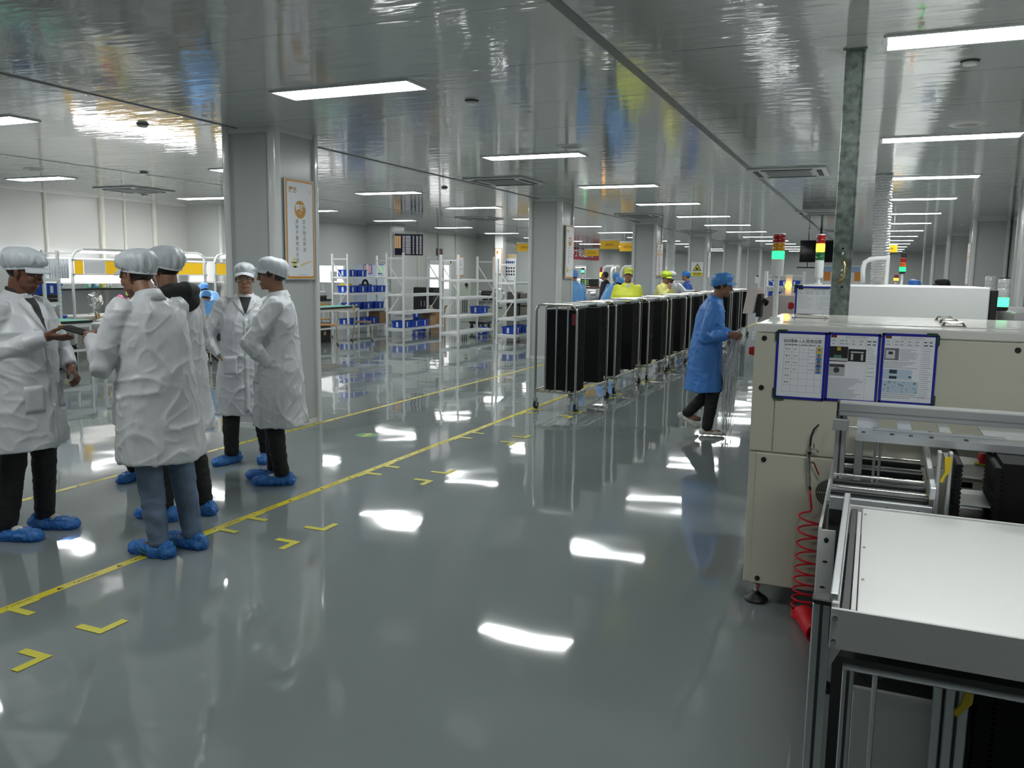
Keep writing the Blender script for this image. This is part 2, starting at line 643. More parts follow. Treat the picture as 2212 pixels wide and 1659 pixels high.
# ------------------------------------------------------------------ ceiling LED panels
LED = glow('led_diffuser', (0.97, 1.0, 0.985), PANEL_STRENGTH)
LEDFRAME = mat('led_frame', (0.72, 0.73, 0.72), 0.35)
p0 = thing('ceiling_light', 'flush LED ceiling panel, large and bright above the first column', 'ceiling light', (-3.745, 5.47, CEIL), group='LED panels in the ceiling')
mb = MB()
W, D = 1.21, .31
for a in (-1, 1):
    mb.b2(-W / 2, W / 2, a * D / 2 - .012, a * D / 2 + .012, -.012, 0)
    mb.b2(a * W / 2 - .012, a * W / 2 + .012, -D / 2, D / 2, -.012, 0)
mb.build('frame', LEDFRAME, p0)
mb = MB(); mb.b2(-W / 2 + .012, W / 2 - .012, -D / 2 + .012, D / 2 - .012, -.009, -.001)
mb.build('diffuser', LED, p0)
YS = [5.47, 9.22, 12.73, 16.1, 19.7, 23.15, 26.75, 30.3, 33.65, 36.9, 40.4, 43.9, 47.3]
YB = [1.97]
ROWS = [(-3.745, 'the row over the trolleys'), (-7.9, 'the row between columns and racks'), (-12.03, 'the row along the left wall'), (0.57, 'the row above the machines')]
ORD = ['first', 'second', 'third', 'fourth', 'fifth', 'sixth', 'seventh', 'eighth', 'ninth', 'tenth', 'eleventh', 'twelfth', 'thirteenth']
for x, rn in ROWS:
    for i, y in enumerate(YS):
        lab = '%s LED ceiling panel from the camera in %s' % (ORD[i], rn)
        if x == -3.745 and i == 0:
            p0['label'] = lab
            continue
        dup(p0, (x, y, CEIL), label=lab)
    for i, y in enumerate(YB):
        dup(p0, (x, y, CEIL), label='LED ceiling panel just above and behind the camera in %s' % rn)

# ------------------------------------------------------------------ ceiling air conditioners, detectors, downlights
acw = mat('air_conditioner_white', (0.66, 0.68, 0.67), 0.4)
acd = mat('air_conditioner_dark', (0.03, 0.03, 0.03), 0.5)
acg = mat('air_conditioner_grille', (0.34, 0.35, 0.345), 0.5)
a0 = thing('ceiling_air_conditioner', '', 'air conditioner', (-1.12, 11.6, CEIL), group='ceiling cassette air conditioners')
mb = MB(); mb.box((0, 0, -.012), (.95, .95, .024), 0, .008); mb.build('panel', acw, a0)
for k in range(4):
    mb = MB(); mb.box((0, .385, -.026), (.62, .06, .01)); mb.moved(M.Rotation(k * pi / 2, 4, 'Z')); mb.build('air_outlet', acd, a0)
mb = MB()
for i in range(16):
    mb.box((0, -.26 + i * .035, -.027), (.52, .02, .012))
mb.box((0, 0, -.0245), (.55, .55, .004)); mb.build('intake_grille', acg, a0)
AC = [(-1.12, 11.6, 'over the aisle left of the galvanized duct'), (-5.15, 11.55, 'in front of the second column'), (-5.1, 19.1, 'in front of the third column'), (-1.15, 19.0, 'beyond the galvanized duct near the hanging screen'),
      (-9.3, 19.3, 'above the metal racks'), (-5.1, 26.3, 'in front of the fourth column'), (-5.1, 33.4, 'in front of the fifth column'), (-1.15, 26.4, 'far over the aisle past the hanging screen'), (-12.0, 11.0, 'beside the left wall row of lights'), (-1.2, 4.4 - 6, 'behind the camera')]
for i, (x, y, t) in enumerate(AC):
    lab = 'square white cassette air conditioner in the ceiling %s' % t
    if i == 0: a0['label'] = lab
    elif i < 9: dup(a0, (x, y, CEIL), label=lab)
for (px, py), t in (((1019, 217), 'between the two nearest light rows'), ((308, 268), 'left of the first column'), ((311, 372), 'farther out left of the first column'), ((2096, 131), 'at the top right below the first machine light'), ((960, 405), 'left of the second column'), ((312, 421), 'close to the left wall')):
    p = fl(px, py, CEIL)
    d = thing('smoke_detector', 'small round dark-rimmed detector on the ceiling %s' % t, 'smoke detector', p, group='ceiling detectors')
    mb = MB(); mb.lathe([(.05, -.012), (.058, 0)], n=20); mb.build('rim', acd, d, 40)
    mb = MB(); mb.lathe([(.03, -.03), (.042, -.026), (.046, -.012)], n=20); mb.build('cap', acw, d, 40)
for (px, py), t in (((1230, 316), 'just above the second light'), ((2088, 268), 'above the second light over the machines'), ((75, 365), 'by the left wall lights')):
    p = fl(px, py, CEIL)
    d = thing('ceiling_downlight', 'round white unlit ring fixture in the ceiling %s' % t, 'ceiling fixture', p, group='round ceiling fixtures')
    mb = MB(); mb.lathe([(.10, -.012), (.135, -.01), (.15, 0)], n=28); mb.build('ring', acw, d, 40)
    mb = MB(); mb.lathe([(.09, -.0135), (.095, -.011)], n=28); mb.build('cover', acg, d, 40)

# ------------------------------------------------------------------ floor tape and corner marks
TAPE = mat('yellow_floor_tape', (0.63, 0.54, 0.02), 0.35)
TAPE2 = mat('pale_yellow_floor_tape', (0.60, 0.56, 0.06), 0.4)


def tape_line(x, w, y0, y1, label, printed):
    o = thing('floor_tape', label, 'floor tape', (x, (y0 + y1) / 2, 0), world=True)
    mb = MB(); mb.b2(x - w / 2, x + w / 2, y0, y1, .0004, .0014); mb.build('tape', TAPE, o)
    if printed:
        mb = MB()
        y = y0 + .1
        while y < min(y1, 14):
            mb.add([(x + .014, y, .0016), (x - .012, y + .02, .0016), (x + .014, y + .042, .0016)], [(0, 1, 2)])
            text_mb(mb, 'CAUTION', (x + .003, y + .17, .0016), (0, 1, 0), (-1, 0, 0), .03, bold=.01)
            for k in (-1, 0, 1):
                mb.add([(x - .012, y + .07 + .07 * (k + 1), .0016), (x - .014, y + .07 + .07 * (k + 1), .0016), (x - .014, y + .12 + .07 * (k + 1), .0016), (x - .012, y + .12 + .07 * (k + 1), .0016)], [(0, 1, 2, 3)])
            y += .36
        mb.build('lettering', INK, o, label='black caution lettering along the yellow tape')
    return o


tape_line(-3.645, .058, 1.2, 34, 'nearer yellow caution tape line on the floor running under the trolleys', True)
tape_line(-5.28, .05, 1.2, 6.52, 'yellow tape line on the floor in front of the first column, left group of people', True)
tape_line(-5.272, .05, 6.53, 34, 'farther yellow tape line on the floor running past the right side of the columns', True)
BOX0 = [2.47 + 1.628 * i for i in range(10)]
mk = [0]


def corner_mark(x, y, sx, sy, label):
    mb = MB(); t = .042; z0, z1 = .0018, .0028
    pts = [(x, y), (x + sx * .16, y), (x + sx * .16, y + sy * t), (x + sx * t, y + sy * t), (x + sx * t, y + sy * .155), (x, y + sy * .155)]
    mb.prism([(a, b, z0) for a, b in pts], (0, 0, z1 - z0))
    single('corner_mark', mb, TAPE2, label, 'floor mark', 'yellow corner marks of the trolley bays')


for i, y in enumerate(BOX0):
    b = y + 1.40
    nth = ORD[i]
    corner_mark(-3.64, y, 1, 1, 'yellow tape corner by the line, near left of trolley bay %s from camera' % nth)
    corner_mark(-3.02, y, -1, 1, 'yellow tape corner, near right of trolley bay %s from camera' % nth)
    corner_mark(-3.64, b, 1, -1, 'yellow tape corner by the line, far left of trolley bay %s from camera' % nth)
    corner_mark(-3.02, b, -1, -1, 'yellow tape corner, far right of trolley bay %s from camera' % nth)
y = 2.47 - .23
corner_mark(-3.02, y, -1, -1, 'yellow tape corner nearest the camera, lower left of the picture')
corner_mark(-3.64, y, 1, -1, 'yellow tape corner nearest the camera, beside the tape line')
gm = thing('floor_sticker', 'round green floor sticker with a yellow arrow beside the far tape line', 'floor sticker', (-4.47, 6.78, 0))
mb = MB(); mb.lathe([(.11, .0005), (.11, .0015)], n=28); mb.build('disc', mat('floor_green', (0.06, 0.25, 0.08), 0.4), gm)
mb = MB(); mb.prism([(-.02, -.07, .0017), (.02, -.07, .0017), (.02, .02, .0017), (.045, .02, .0017), (0, .08, .0017), (-.045, .02, .0017), (-.02, .02, .0017)], (0, 0, .0008)); mb.build('arrow', TAPE2, gm)
# ------------------------------------------------------------------ stainless trolleys with black comb racks
COMB = mat('black_comb_plastic', (0.004, 0.004, 0.0045), 0.65, spec=.2)
CLAMP = mat('grey_clamp', (0.33, 0.37, 0.38), 0.35)


def caster(parent, x, y, ang):
    c = MB()
    c.box((x, y, .128), (.05, .06, .012)); c.cyl((x, y, .10), (x, y, .13), .016)
    dx, dy = sin(ang) * .02, cos(ang) * .02
    for sgn in (-1, 1):
        c.box((x + cos(ang) * .018 * sgn + dx * .5, y - sin(ang) * .018 * sgn + dy * .5, .075), (.004, .036, .085), -ang)
    o = c.build('caster', STEEL, parent)
    w = MB(); ax_ = V((cos(ang), -sin(ang), 0)); ctr = V((x + dx, y + dy, .043))
    w.cyl(ctr - ax_ * .013, ctr + ax_ * .013, .043, n=18)
    w.cyl(ctr - ax_ * .016, ctr + ax_ * .016, .014, n=10)
    w.build('wheel', RUBBER, o, 40)


def u_frame(parent, y, w, top, r, foot=.13):
    R = .075
    pts = [V((0, y, foot)), V((0, y, top - R))] + [V((R - R * cos(a), y, top - R + R * sin(a))) for a in (pi / 8, pi / 4, 3 * pi / 8)] + [V((R, y, top))]
    pts += [V((w - R, y, top))] + [V((w - R + R * sin(a), y, top - R + R * cos(a))) for a in (pi / 8, pi / 4, 3 * pi / 8)] + [V((w, y, top - R)), V((w, y, foot))]
    mb = MB(); mb.tube(pts, r, 12)
    mb.cyl((0, y, .215), (w, y, .215), .013, n=10)
    mb.build('end_frame', CHROME, parent, 50)


def comb_layer(mb, x0, x1, y0, y1, z0, z1, pitch=.022):
    pts = []
    k = int((z1 - z0) / pitch)
    for i in range(k):
        z = z0 + i * pitch
        pts += [(x1 - .006, y0, z), (x1, y0, z + pitch * .3), (x1, y0, z + pitch * .6), (x1 - .006, y0, z + pitch * .8)]
    for i in range(k, 0, -1):
        z = z0 + i * pitch
        pts += [(x0 + .006, y0, z - pitch * .2), (x0, y0, z - pitch * .5), (x0, y0, z - pitch * .7), (x0 + .006, y0, z - pitch)]
    mb.prism(pts, (0, y1 - y0, 0))


def make_trolley(loc, label):
    t = thing('rack_trolley', label, 'trolley', loc, group='stainless trolleys with black comb racks in a row')
    L, Wd = 1.22, .5
    u_frame(t, 0, Wd, 1.235, .0145); u_frame(t, L, Wd, 1.235, .0145)
    for x in (.0, Wd):
        mb = MB(); mb.cyl((x, 0, .225), (x, L, .225), .012, n=10); mb.build('base_rail', CHROME, t, 50)
    for x in (.12, .30, .45):
        mb = MB(); mb.cyl((x, 0, .205), (x, L, .205), .009, n=8); mb.build('base_rail', STEEL, t, 50)
    for x in (.06, .15, .24, .33, .42):
        mb = MB(); mb.cyl((x, -.02, 1.225), (x, L + .02, 1.225), .007, n=8); mb.build('top_rod', STEEL, t, 50)
    for ya, n in ((.03, 5), (L - .30, 4)):
        for i in range(n):
            mb = MB(); comb_layer(mb, .115, .485, ya + i * .068, ya + i * .068 + .05, .235, 1.19); c_ = mb.build('comb_plate', COMB, t)
            yy = ya + i * .068 + .025
            for x_, w_, h_ in ((.475, .07, .045), (.13, .05, .035)):
                mb = MB(); mb.box((x_, yy, 1.215), (w_, .05, h_), 0, .01); mb.build('comb_clamp', CLAMP, c_)
            mb = MB(); mb.cyl((.49, yy, .215), (.52, yy, .205), .02, n=10); mb.build('clamp_knob', CLAMP, c_)
    for yy in (.018, L - .018):
        for x in (.118, .245, .385):
            mb = MB(); mb.box((x, yy, .72), (.022, .012, 1.0), 0, .003); mb.build('upright_strip', CHROME, t)
    for x, y, a in ((0, 0, .2), (Wd, 0, .1), (0, L, 1.9), (Wd, L, 2.2)):
        caster(t, x, y, a)
    return t


tr0 = make_trolley((-3.61, BOX0[4] + .07, 0), 'first stainless comb trolley, nearest the camera, standing at the front of the row')
for i in range(1, 9):
    dup(tr0, (-3.61 + random.Random(i).uniform(-.02, .02), BOX0[4 + (i if i < 6 else 5)] + .07 + (0 if i < 6 else (i - 5) * 1.628), 0),
        label='%s stainless comb trolley from the front of the row' % ORD[i])
pc = thing('circuit_board', 'dark red circuit board with bright pins sticking out of the first trolley', 'circuit board', (-3.155, BOX0[4] + .1, 1.02))
mb = MB(); mb.box((0, 0, .05), (.05, .004, .13)); mb.build('board', mat('board_red', (.16, .01, .015), .4), pc)
mb = MB()
for i in range(6): mb.ell((.026, 0, -.005 + i * .02), (.004, .004, .004), 8, 6)
mb.build('pins', CHROME, pc)

# ------------------------------------------------------------------ white boltless racks
RACKW = mat('rack_white', (0.70, 0.72, 0.72), 0.35)


def make_rack(x0, x1, y0, y1, H, zs, label):
    t = thing('storage_rack', label, 'rack', (x0, y0, 0), group='white boltless storage racks', world=True)
    for x in (x0, x1):
        for y in (y0, y1):
            mb = MB(); mb.b2(x - .02, x + .02, y - .025, y + .025, 0, H); mb.build('post', RACKW, t)
    for y in (y0, y1):
        mb = MB()
        mb.beam((x0, y, H - .13), (x1, y, H - .13), .012, .03); mb.beam((x0, y, .16), (x1, y, .16), .012, .03)
        s = 1
        zz = [.25, .25 + (H - .4) * .34, .25 + (H - .4) * .67, H - .2]
        for a, b in ((H - .2, H - .85), (H - .85, H - 1.5)):
            mb.beam((x0 if s > 0 else x1, y + .012, a), (x1 if s > 0 else x0, y + .012, b), .012, .022); s = -s
        mb.build('end_brace', RACKW, t)
    for z in zs:
        mb = MB()
        mb.b2(x0, x1, y0, y1, z - .012, z)
        for x in (x0 + .005, x1 - .005): mb.b2(x - .02, x + .02, y0, y1, z - .055, z - .012)
        for y in (y0, y1): mb.b2(x0, x1, y - .012, y + .012, z - .045, z - .012)
        mb.build('shelf_board', RACKW, t)
    return t


RK = [(-12.36, -11.91, 17.3, 19.3), (-10.82, -10.36, 17.35, 19.35), (-9.08, -8.63, 16.85, 18.75), (-7.73, -7.29, 17.0, 18.9)]
ZS = [(.22, .615, 1.04, 1.44), (.22, .615, 1.04, 1.45), (.22, .60, 1.02, 1.42), (.22, .58, .98, 1.38)]
make_rack(*RK[0], 2.0, ZS[0], 'white storage rack full of blue bins behind the wooden chairs')
make_rack(*RK[1], 2.03, ZS[1], 'white storage rack in front of the black cabinet, bins on its lowest shelf')
make_rack(*RK[2], 1.98, ZS[2], 'white storage rack mostly empty, one blue bin at its far end')
make_rack(*RK[3], 1.90, ZS[3], 'white storage rack nearest the second column')


def make_bin(loc, label, w=.3, d=.4, h=.17, rz=0.0):
    t = thing('storage_bin', label, 'bin', loc, rz, group='blue plastic storage bins')
    mb = MB()
    o = .012
    # open tub
    a = [(-w / 2 + o, -d / 2 + o, 0), (w / 2 - o, -d / 2 + o, 0), (w / 2 - o, d / 2 - o, 0), (-w / 2 + o, d / 2 - o, 0)]
    b = [(-w / 2, -d / 2, h), (w / 2, -d / 2, h), (w / 2, d / 2, h), (-w / 2, d / 2, h)]
    c = [(x * .93, y * .94, h) for x, y, _ in b]
    e = [(x * .93, y * .93, .006) for x, y, _ in a]
    mb.add(a + b + c + e, [(3, 2, 1, 0)] + [(i, (i + 1) % 4, 4 + (i + 1) % 4, 4 + i) for i in range(4)] + [(4 + i, 4 + (i + 1) % 4, 8 + (i + 1) % 4, 8 + i) for i in range(4)] + [(8 + i, 8 + (i + 1) % 4, 12 + (i + 1) % 4, 12 + i) for i in range(4)] + [(12, 13, 14, 15)])
    for sx in (-1, 1):
        mb.box((sx * (w / 2 + .004), 0, h - .012), (.016, d + .02, .022)); mb.box((0, sx * (d / 2 + .004), h - .012), (w + .02, .016, .022))
        for k in (-.3, 0, .3):
            mb.box((sx * (w / 2 - .004), k * d, h * .5), (.016, .012, h * .8)); mb.box((k * w, sx * (d / 2 - .004), h * .5), (.012, .016, h * .8))
    mb.build('tub', BLUEPLASTIC, t)
    mb = MB(); mb.box((w / 2 + .011, 0, h * .48), (.002, .055, h * .7)); mb.build('label_card', PAPER, t)
    mb = MB(); mb.box((0, -d / 2 - .006, h * .48), (.055, .002, h * .7)); mb.build('label_card', PAPER, t)
    return t


b0 = make_bin((0, 0, 0), 'x')
first = [True]


def bin_at(x, y, z, label, rz=0.0):
    if first[0]:
        first[0] = False
        b0.location = (x, y, z + .003); b0['label'] = label; b0.rotation_euler.z = rz
        return b0
    return dup(b0, (x, y, z + .003), rz, label=label)


OR5 = ['first', 'second', 'third', 'fourth', 'fifth']
for sh, ys in ((3, (17.55, 18.0)), (2, (17.55, 18.0, 18.45, 18.9)), (1, (17.7, 18.25, 18.8)), (0, (17.6, 18.05, 18.5))):
    nm = ['lowest', 'second', 'third', 'top'][sh]
    for i, y in enumerate(ys):
        bin_at(-12.1, y, ZS[0][sh], 'blue bin %s from the front on the %s shelf of the full rack' % (OR5[i], nm))
for i, y in enumerate((17.62, 18.07, 18.5)):
    bin_at(-10.58, y, ZS[1][0], 'blue bin, %s from the front on the lowest shelf before the black cabinet' % OR5[i])
bin_at(-8.85, 18.4, ZS[2][1], 'single blue bin at the far end of the mostly empty rack')
bin_at(-9.35, 19.6, 0.0, 'blue bin low on the floor behind the mostly empty rack', .4)
for i, y in enumerate((17.3, 17.8)):
    bin_at(-7.5, y, ZS[3][0], 'blue bin beside the second column, %s from the front' % OR5[i])
bin_at(-11.35, 19.9, 0.35, 'blue bin stacked beside a cardboard box near the black cabinet, upper one')
bin_at(-11.35, 19.9, 0.0, 'blue bin stacked beside a cardboard box near the black cabinet, floor one')
bin_at(-11.35, 19.9, 0.174, 'blue bin stacked beside a cardboard box near the black cabinet, middle one')
CARD = mat('cardboard', (0.36, 0.22, 0.11), 0.75)


def carton(x, y, z, w, d, h, label, rz=0.0, flap=False):
    t = thing('cardboard_box', label, 'box', (x, y, z), rz)
    mb = MB()
    mb.box((0, 0, h / 2), (w, d, h)); mb.build('carton', CARD, t)
    mb = MB(); mb.box((0, 0, h + .001), (w * .16, d, .002)); mb.build('packing_tape', mat('packing_tape', (0.42, 0.30, 0.18), .3), t)
    if flap:
        for sx in (-1, 1):
            mb = MB(); mb.box((sx * w * .55, 0, h + .07), (.008, d, .16), rot=M.Rotation(sx * .5, 3, 'Y')); mb.build('flap', CARD, t)
    return t


carton(-10.85, 20.0, 0, .34, .34, .55, 'open cardboard box left of the black cabinet', .3, True)
carton(-10.6, 18.98, ZS[1][0] + .002, .3, .3, .30, 'tall cardboard box on the lowest shelf before the black cabinet')
carton(-12.12, 18.98, ZS[0][0] + .002, .34, .40, .30, 'cardboard box on the lowest shelf at the far end of the full rack')
for k in range(3):
    single('paper_ream', MB().box((-10.58, 17.72, ZS[1][0] + .205 + .034 * k), (.27, .45, .03)), PAPER, 'white flat pack lying on a blue bin before the black cabinet, %s of three' % ['lowest', 'middle', 'topmost'][k], 'pack', 'white flat packs')
mb = MB(); mb.tube(arc((-12.1, 18.35, ZS[0][2] + .19), .12, 0, pi, 14, (0, 1, 0)), .028, 8); mb.box((-12.1, 18.35, ZS[0][2] + .195), (.2, .3, .03))
single('cable_reel', mb, BLACK, 'black arched reel lying on the bins of the full rack', 'reel', smooth=40)
mb = MB(); mb.box((-12.1, 17.5, ZS[0][2] + .20), (.2, .26, .06), .1, .01)
single('plastic_tray', mb, mat('yellow_plastic', (.75, .55, .03), .4), 'yellow tray on the front bin of the full rack, third shelf', 'tray')

# black cabinet, test machines and display board behind the racks
t = thing('metal_cabinet', 'black two door metal cabinet behind the white racks', 'cabinet', (-11.0, 21.9, 0), world=True)
p, q = ay(893, 700, 21.9), ay(936, 700, 21.9)
mb = MB(); mb.b2(p.x, q.x, 21.9, 22.35, 0, 1.12, .01); mb.build('carcass', BLACK, t)
xm = (p.x + q.x) / 2
for a, b in ((p.x + .01, xm - .005), (xm + .005, q.x - .01)):
    mb = MB(); mb.b2(a, b, 21.885, 21.9, .06, 1.08, .004); d = mb.build('door', BLACK, t)
    hx = b - .05 if a < xm - .1 and b < xm else a + .05
    mb = MB(); mb.b2(hx - .012, hx + .012, 21.865, 21.885, .55, .72, .004); mb.build('handle', STEEL, d)
GG = mat('grey_green_paint', (0.40, 0.44, 0.38), 0.45)
t = thing('control_cabinet', 'pale green-grey control cabinet with a round black knob behind the racks', 'cabinet', (-11.4, 24.0, 0), world=True)
p, q = ay(994, 700, 24.0), ay(1016, 700, 24.0)
mb = MB(); mb.b2(p.x, q.x, 24, 24.6, 0, 1.38, .01); mb.build('carcass', GG, t)
mb = MB(); c = ay(1008, 615, 23.99); mb.cyl(c, c - V((0, .03, 0)), .055, n=20); mb.build('knob', BLACK, t, 40)
mb = MB()
for i in range(3): mb.b2((p.x + q.x) / 2 - .1 + i * .07, (p.x + q.x) / 2 - .07 + i * .07, 23.985, 24, .3, .75)
mb.build('vent_slot', acd, t)
t = thing('test_machine', 'green-grey bench test machine with black motor and silver guards behind the racks', 'machine', (-10.6, 25.00, 0), world=True)
p, q = ay(1018, 700, 25.2), ay(1062, 700, 25.2)
mb = MB(); mb.b2(p.x, q.x, 25.20, 25.80, 0, .62, .01); mb.build('cabinet', GG, t)
mb = MB(); mb.b2(p.x - .02, q.x + .02, 25.10, 25.85, .62, .67, .01); mb.build('worktop', STEEL, t)
mb = MB(); mb.cyl((p.x + .35, 25.35, .85), (p.x + .75, 25.35, .85), .15, n=20); mb.b2(p.x + .4, p.x + .7, 25.20, 25.50, .67, .74); mb.build('motor', BLACK, t, 40)
mb = MB(); mb.tube(arc((p.x + .2, 25.30, .8), .16, 0, 2 * pi, 20)[:-1], .015, 8, True); mb.tube(arc((p.x + .95, 25.30, .85), .2, 0, 2 * pi, 20)[:-1], .02, 8, True); mb.b2(p.x + .15, p.x + .25, 25.25, 25.35, .65, .7); mb.build('guard_ring', CHROME, t, 40)
for i in range(3):
    mb = MB(); mb.b2(p.x + .05 + i * .42, p.x + .4 + i * .42, 25.18, 25.20, .1, .55, .004); d = mb.build('drawer', GG, t)
    mb = MB(); mb.b2(p.x + .15 + i * .42, p.x + .3 + i * .42, 25.16, 25.18, .42, .45); mb.build('handle', BLACK, d)
t = thing('equipment_cart', 'low black wheeled cart on the floor behind the mostly empty rack', 'cart', (-9.0, 21.0, 0), world=True)
p, q = ay(1020, 700, 21.0), ay(1052, 700, 21.0)
mb = MB(); mb.b2(p.x, q.x, 20.8, 21.3, .16, .24, .01); mb.build('deck', BLACK, t)
for x in (p.x + .06, q.x - .06):
    for y in (20.85, 21.25):
        mb = MB(); mb.cyl((x - .02, y, .075), (x + .02, y, .075), .075, n=16); mb.cyl((x, y, .07), (x, y, .17), .02); mb.build('wheel', RUBBER, t, 40)
BRN = mat('brown_grey_case', (0.115, 0.105, 0.095), 0.5)
t = thing('equipment_case', 'dark brown-grey boxy equipment case, left of two beside the second column', 'equipment', (-9.6, 26, 0), world=True)
p, q = ay(1094, 690, 26), ay(1115, 690, 26)
mb = MB(); mb.b2(p.x, q.x, 26, 26.6, .03, .95, .02); mb.build('body', BRN, t)
mb = MB(); mb.b2(p.x - .01, q.x + .01, 25.99, 26.61, .47, .53, .004); mb.build('band', BLACK, t)
t = thing('equipment_case', 'dark brown-grey boxy equipment case, right of two beside the second column', 'equipment', (-9.2, 25.8, 0), world=True)
p, q = ay(1117, 690, 26), ay(1132, 690, 26)
mb = MB(); mb.b2(p.x, q.x, 26.2, 26.8, .03, .92, .02); mb.build('body', mat('tan_grey_case', (0.2, 0.185, 0.165), .5), t)
mb = MB(); mb.b2(p.x - .01, q.x + .01, 26.19, 26.81, .45, .5, .004); mb.build('band', BLACK, t)

# ------------------------------------------------------------------ wooden chairs and desk behind the first column
WOOD = mat('yellow_plywood', (0.50, 0.27, 0.07), 0.4, var=(6, .25))
TUBE = mat('beige_chair_tube', (0.42, 0.38, 0.28), 0.35, 0.3)


def make_chair(loc, rz, label, seatmat=None):
    t = thing('school_chair', label, 'chair', loc, rz, group='wooden chairs with beige tube frames')
    mb = MB(); mb.box((0, .0, .44), (.38, .38, .016), 0, .006); mb.build('seat', seatmat or WOOD, t)
    mb = MB(); mb.box((0, -.20, .72), (.38, .014, .17), 0, .006, M.Rotation(-.12, 3, 'X')); mb.build('backrest', WOOD, t)
    for sx in (-1, 1):
        mb = MB()
        mb.tube([(sx * .19, -.25, .02), (sx * .18, -.21, .25), (sx * .165, -.19, .45), (sx * .16, -.205, .62), (sx * .155, -.225, .78), (sx * .13, -.23, .82), (0, -.23, .825)], .012, 8)
        mb.build('rear_leg', TUBE, t, 50)
        mb = MB(); mb.tube([(sx * .19, .2, .02), (sx * .18, .19, .36), (sx * .17, .15, .42), (sx * .16, -.19, .43)], .012, 8); mb.build('front_leg', TUBE, t, 50)
        mb = MB(); mb.cyl((sx * .19, -.25, 0), (sx * .19, -.25, .035), .017, n=10); mb.cyl((sx * .19, .2, 0), (sx * .19, .2, .035), .017, n=10); mb.build('rubber_foot', RUBBER, t)
    mb = MB(); mb.box((0, -.215, .2), (.37, .012, .035)); mb.box((0, .195, .2), (.37, .012, .02)); mb.build('stretcher', TUBE, t)
    return t


ch = make_chair((-10.6, 14.9, 0), -.95, 'wooden chair with a dark seat standing out in the aisle beside the first column', mat('dark_plywood', (.16, .07, .035), .4))
ch.location = (-10.68, 16.1, 0)
ch2 = dup(ch, (-10.70, 14.78, 0), -.9, label='wooden chair with an orange seat pushed to the desk beside the first column')
for c in ch2.children:
    if c.name.startswith('seat'):
        me = c.data.copy(); me.materials[0] = mat('orange_plywood', (.55, .25, .05), .4); c.data = me
dup(ch2, (-10.72, 13.85, 0), -.9, label='wooden chair half hidden by the edge of the first column')
dup(ch2, (-12.15, 16.45, 0), 1.2, label='wooden chair on the far side of the desk under the full rack')


def make_desk(x0, x1, y0, y1, z, label, top, mid=True):
    t = thing('work_desk', label, 'desk', (x0, y0, 0), world=True)
    mb = MB(); mb.b2(x0, x1, y0, y1, z - .03, z, .004); mb.build('desktop', MACHWHITE, t)
    mb = MB(); mb.b2(x0 + .01, x1 + .006, y0 + .01, y1 - .01, z + .001, z + .006); mb.build('mat', top, t)
    mb = MB(); mb.b2(x1 - .004, x1 + .012, y0, y1, z - .035, z + .003); mb.build('edge_strip', BLACK, t)
    for x in (x0 + .03, x1 - .03):
        for y in (y0 + .03, y1 - .03):
            mb = MB(); mb.b2(x - .02, x + .02, y - .02, y + .02, 0, z - .03); mb.cyl((x, y, 0), (x, y, .03), .028, n=12); mb.build('leg', MACHWHITE, t)
    mb = MB()
    mb.b2(x0 + .02, x1 - .02, y0 + .02, y0 + .05, z - .1, z - .03); mb.b2(x0 + .02, x1 - .02, y1 - .05, y1 - .02, z - .1, z - .03)
    mb.b2(x1 - .045, x1 - .015, y0 + .02, y1 - .02, z - .1, z - .03); mb.b2(x0 + .015, x0 + .045, y0 + .02, y1 - .02, z - .1, z - .03)
    mb.b2(x1 - .045, x1 - .015, y0 + .02, y1 - .02, .28, .32); mb.b2(x0 + .02, x1 - .02, y1 - .05, y1 - .02, .28, .32); mb.b2(x0 + .02, x1 - .02, y0 + .02, y0 + .05, .28, .32)
    mb.build('desk_frame', MACHWHITE, t)
    return t


make_desk(-11.75, -11.1, 13.9, 16.6, .77, 'white desk with a green mat behind the first column, wooden chairs beside it', GREENMAT)
for k, (y, c) in enumerate(((14.5, (.78, .8, .82)), (14.9, (.7, .74, .76)))):
    single('document', MB().box((-11.3, y, .781 + .004 * k), (.3, .42, .006), .3 * k), mat('paper_%d' % k, c, .5), 'white papers on the green mat desk, %s pile' % ['nearer', 'farther'][k], 'papers')
t = thing('storage_crate', 'black crate with a gold emblem under the desk beside the first column', 'crate', (-11.3, 15.35, 0), world=True)
mb = MB(); mb.b2(-11.6, -11.18, 15.1, 15.55, 0, .42, .01); mb.build('tub', BLACK, t)
mb = MB(); mb.cyl((-11.178, 15.32, .2), (-11.175, 15.32, .2), .05, n=18); mb.build('emblem', mat('gold_print', (.35, .22, .06), .4), t)
t = thing('notice_board', 'glazed notice board with pink and green sheets in blue frames behind the full rack', 'notice board', (-13.4, 20.6, 0), world=True)
Yb = 20.5
a, b = ay(757, 572, Yb), ay(832, 668, Yb)
mb = MB(); mb.b2(a.x, b.x, Yb, Yb + .04, b.z, a.z, .005); mb.build('panel', mat('board_blueish', (.55, .62, .72), .15), t)
mb = MB()
for x in (a.x, (a.x + b.x) / 2, b.x): mb.b2(x - .02, x + .02, Yb - .03, Yb + .05, 0, a.z + .02)
mb.build('post', RACKW, t)
for (px0, px1), c, nm in (((786, 802), (.75, .45, .45), 'pink'), ((815, 829), (.5, .72, .52), 'green')):
    p, q = ay(px0, 573, Yb - .01), ay(px1, 590, Yb - .01)
    mb = MB(); mb.b2(p.x - .02, q.x + .02, Yb - .012, Yb, q.z - .02, p.z + .02); f = mb.build('sheet_frame', mat('frame_blue', (.02, .1, .5), .4), t)
    mb = MB(); mb.b2(p.x, q.x, Yb - .016, Yb - .012, q.z, p.z); mb.build('sheet', mat('sheet_' + nm, c, .5), f)
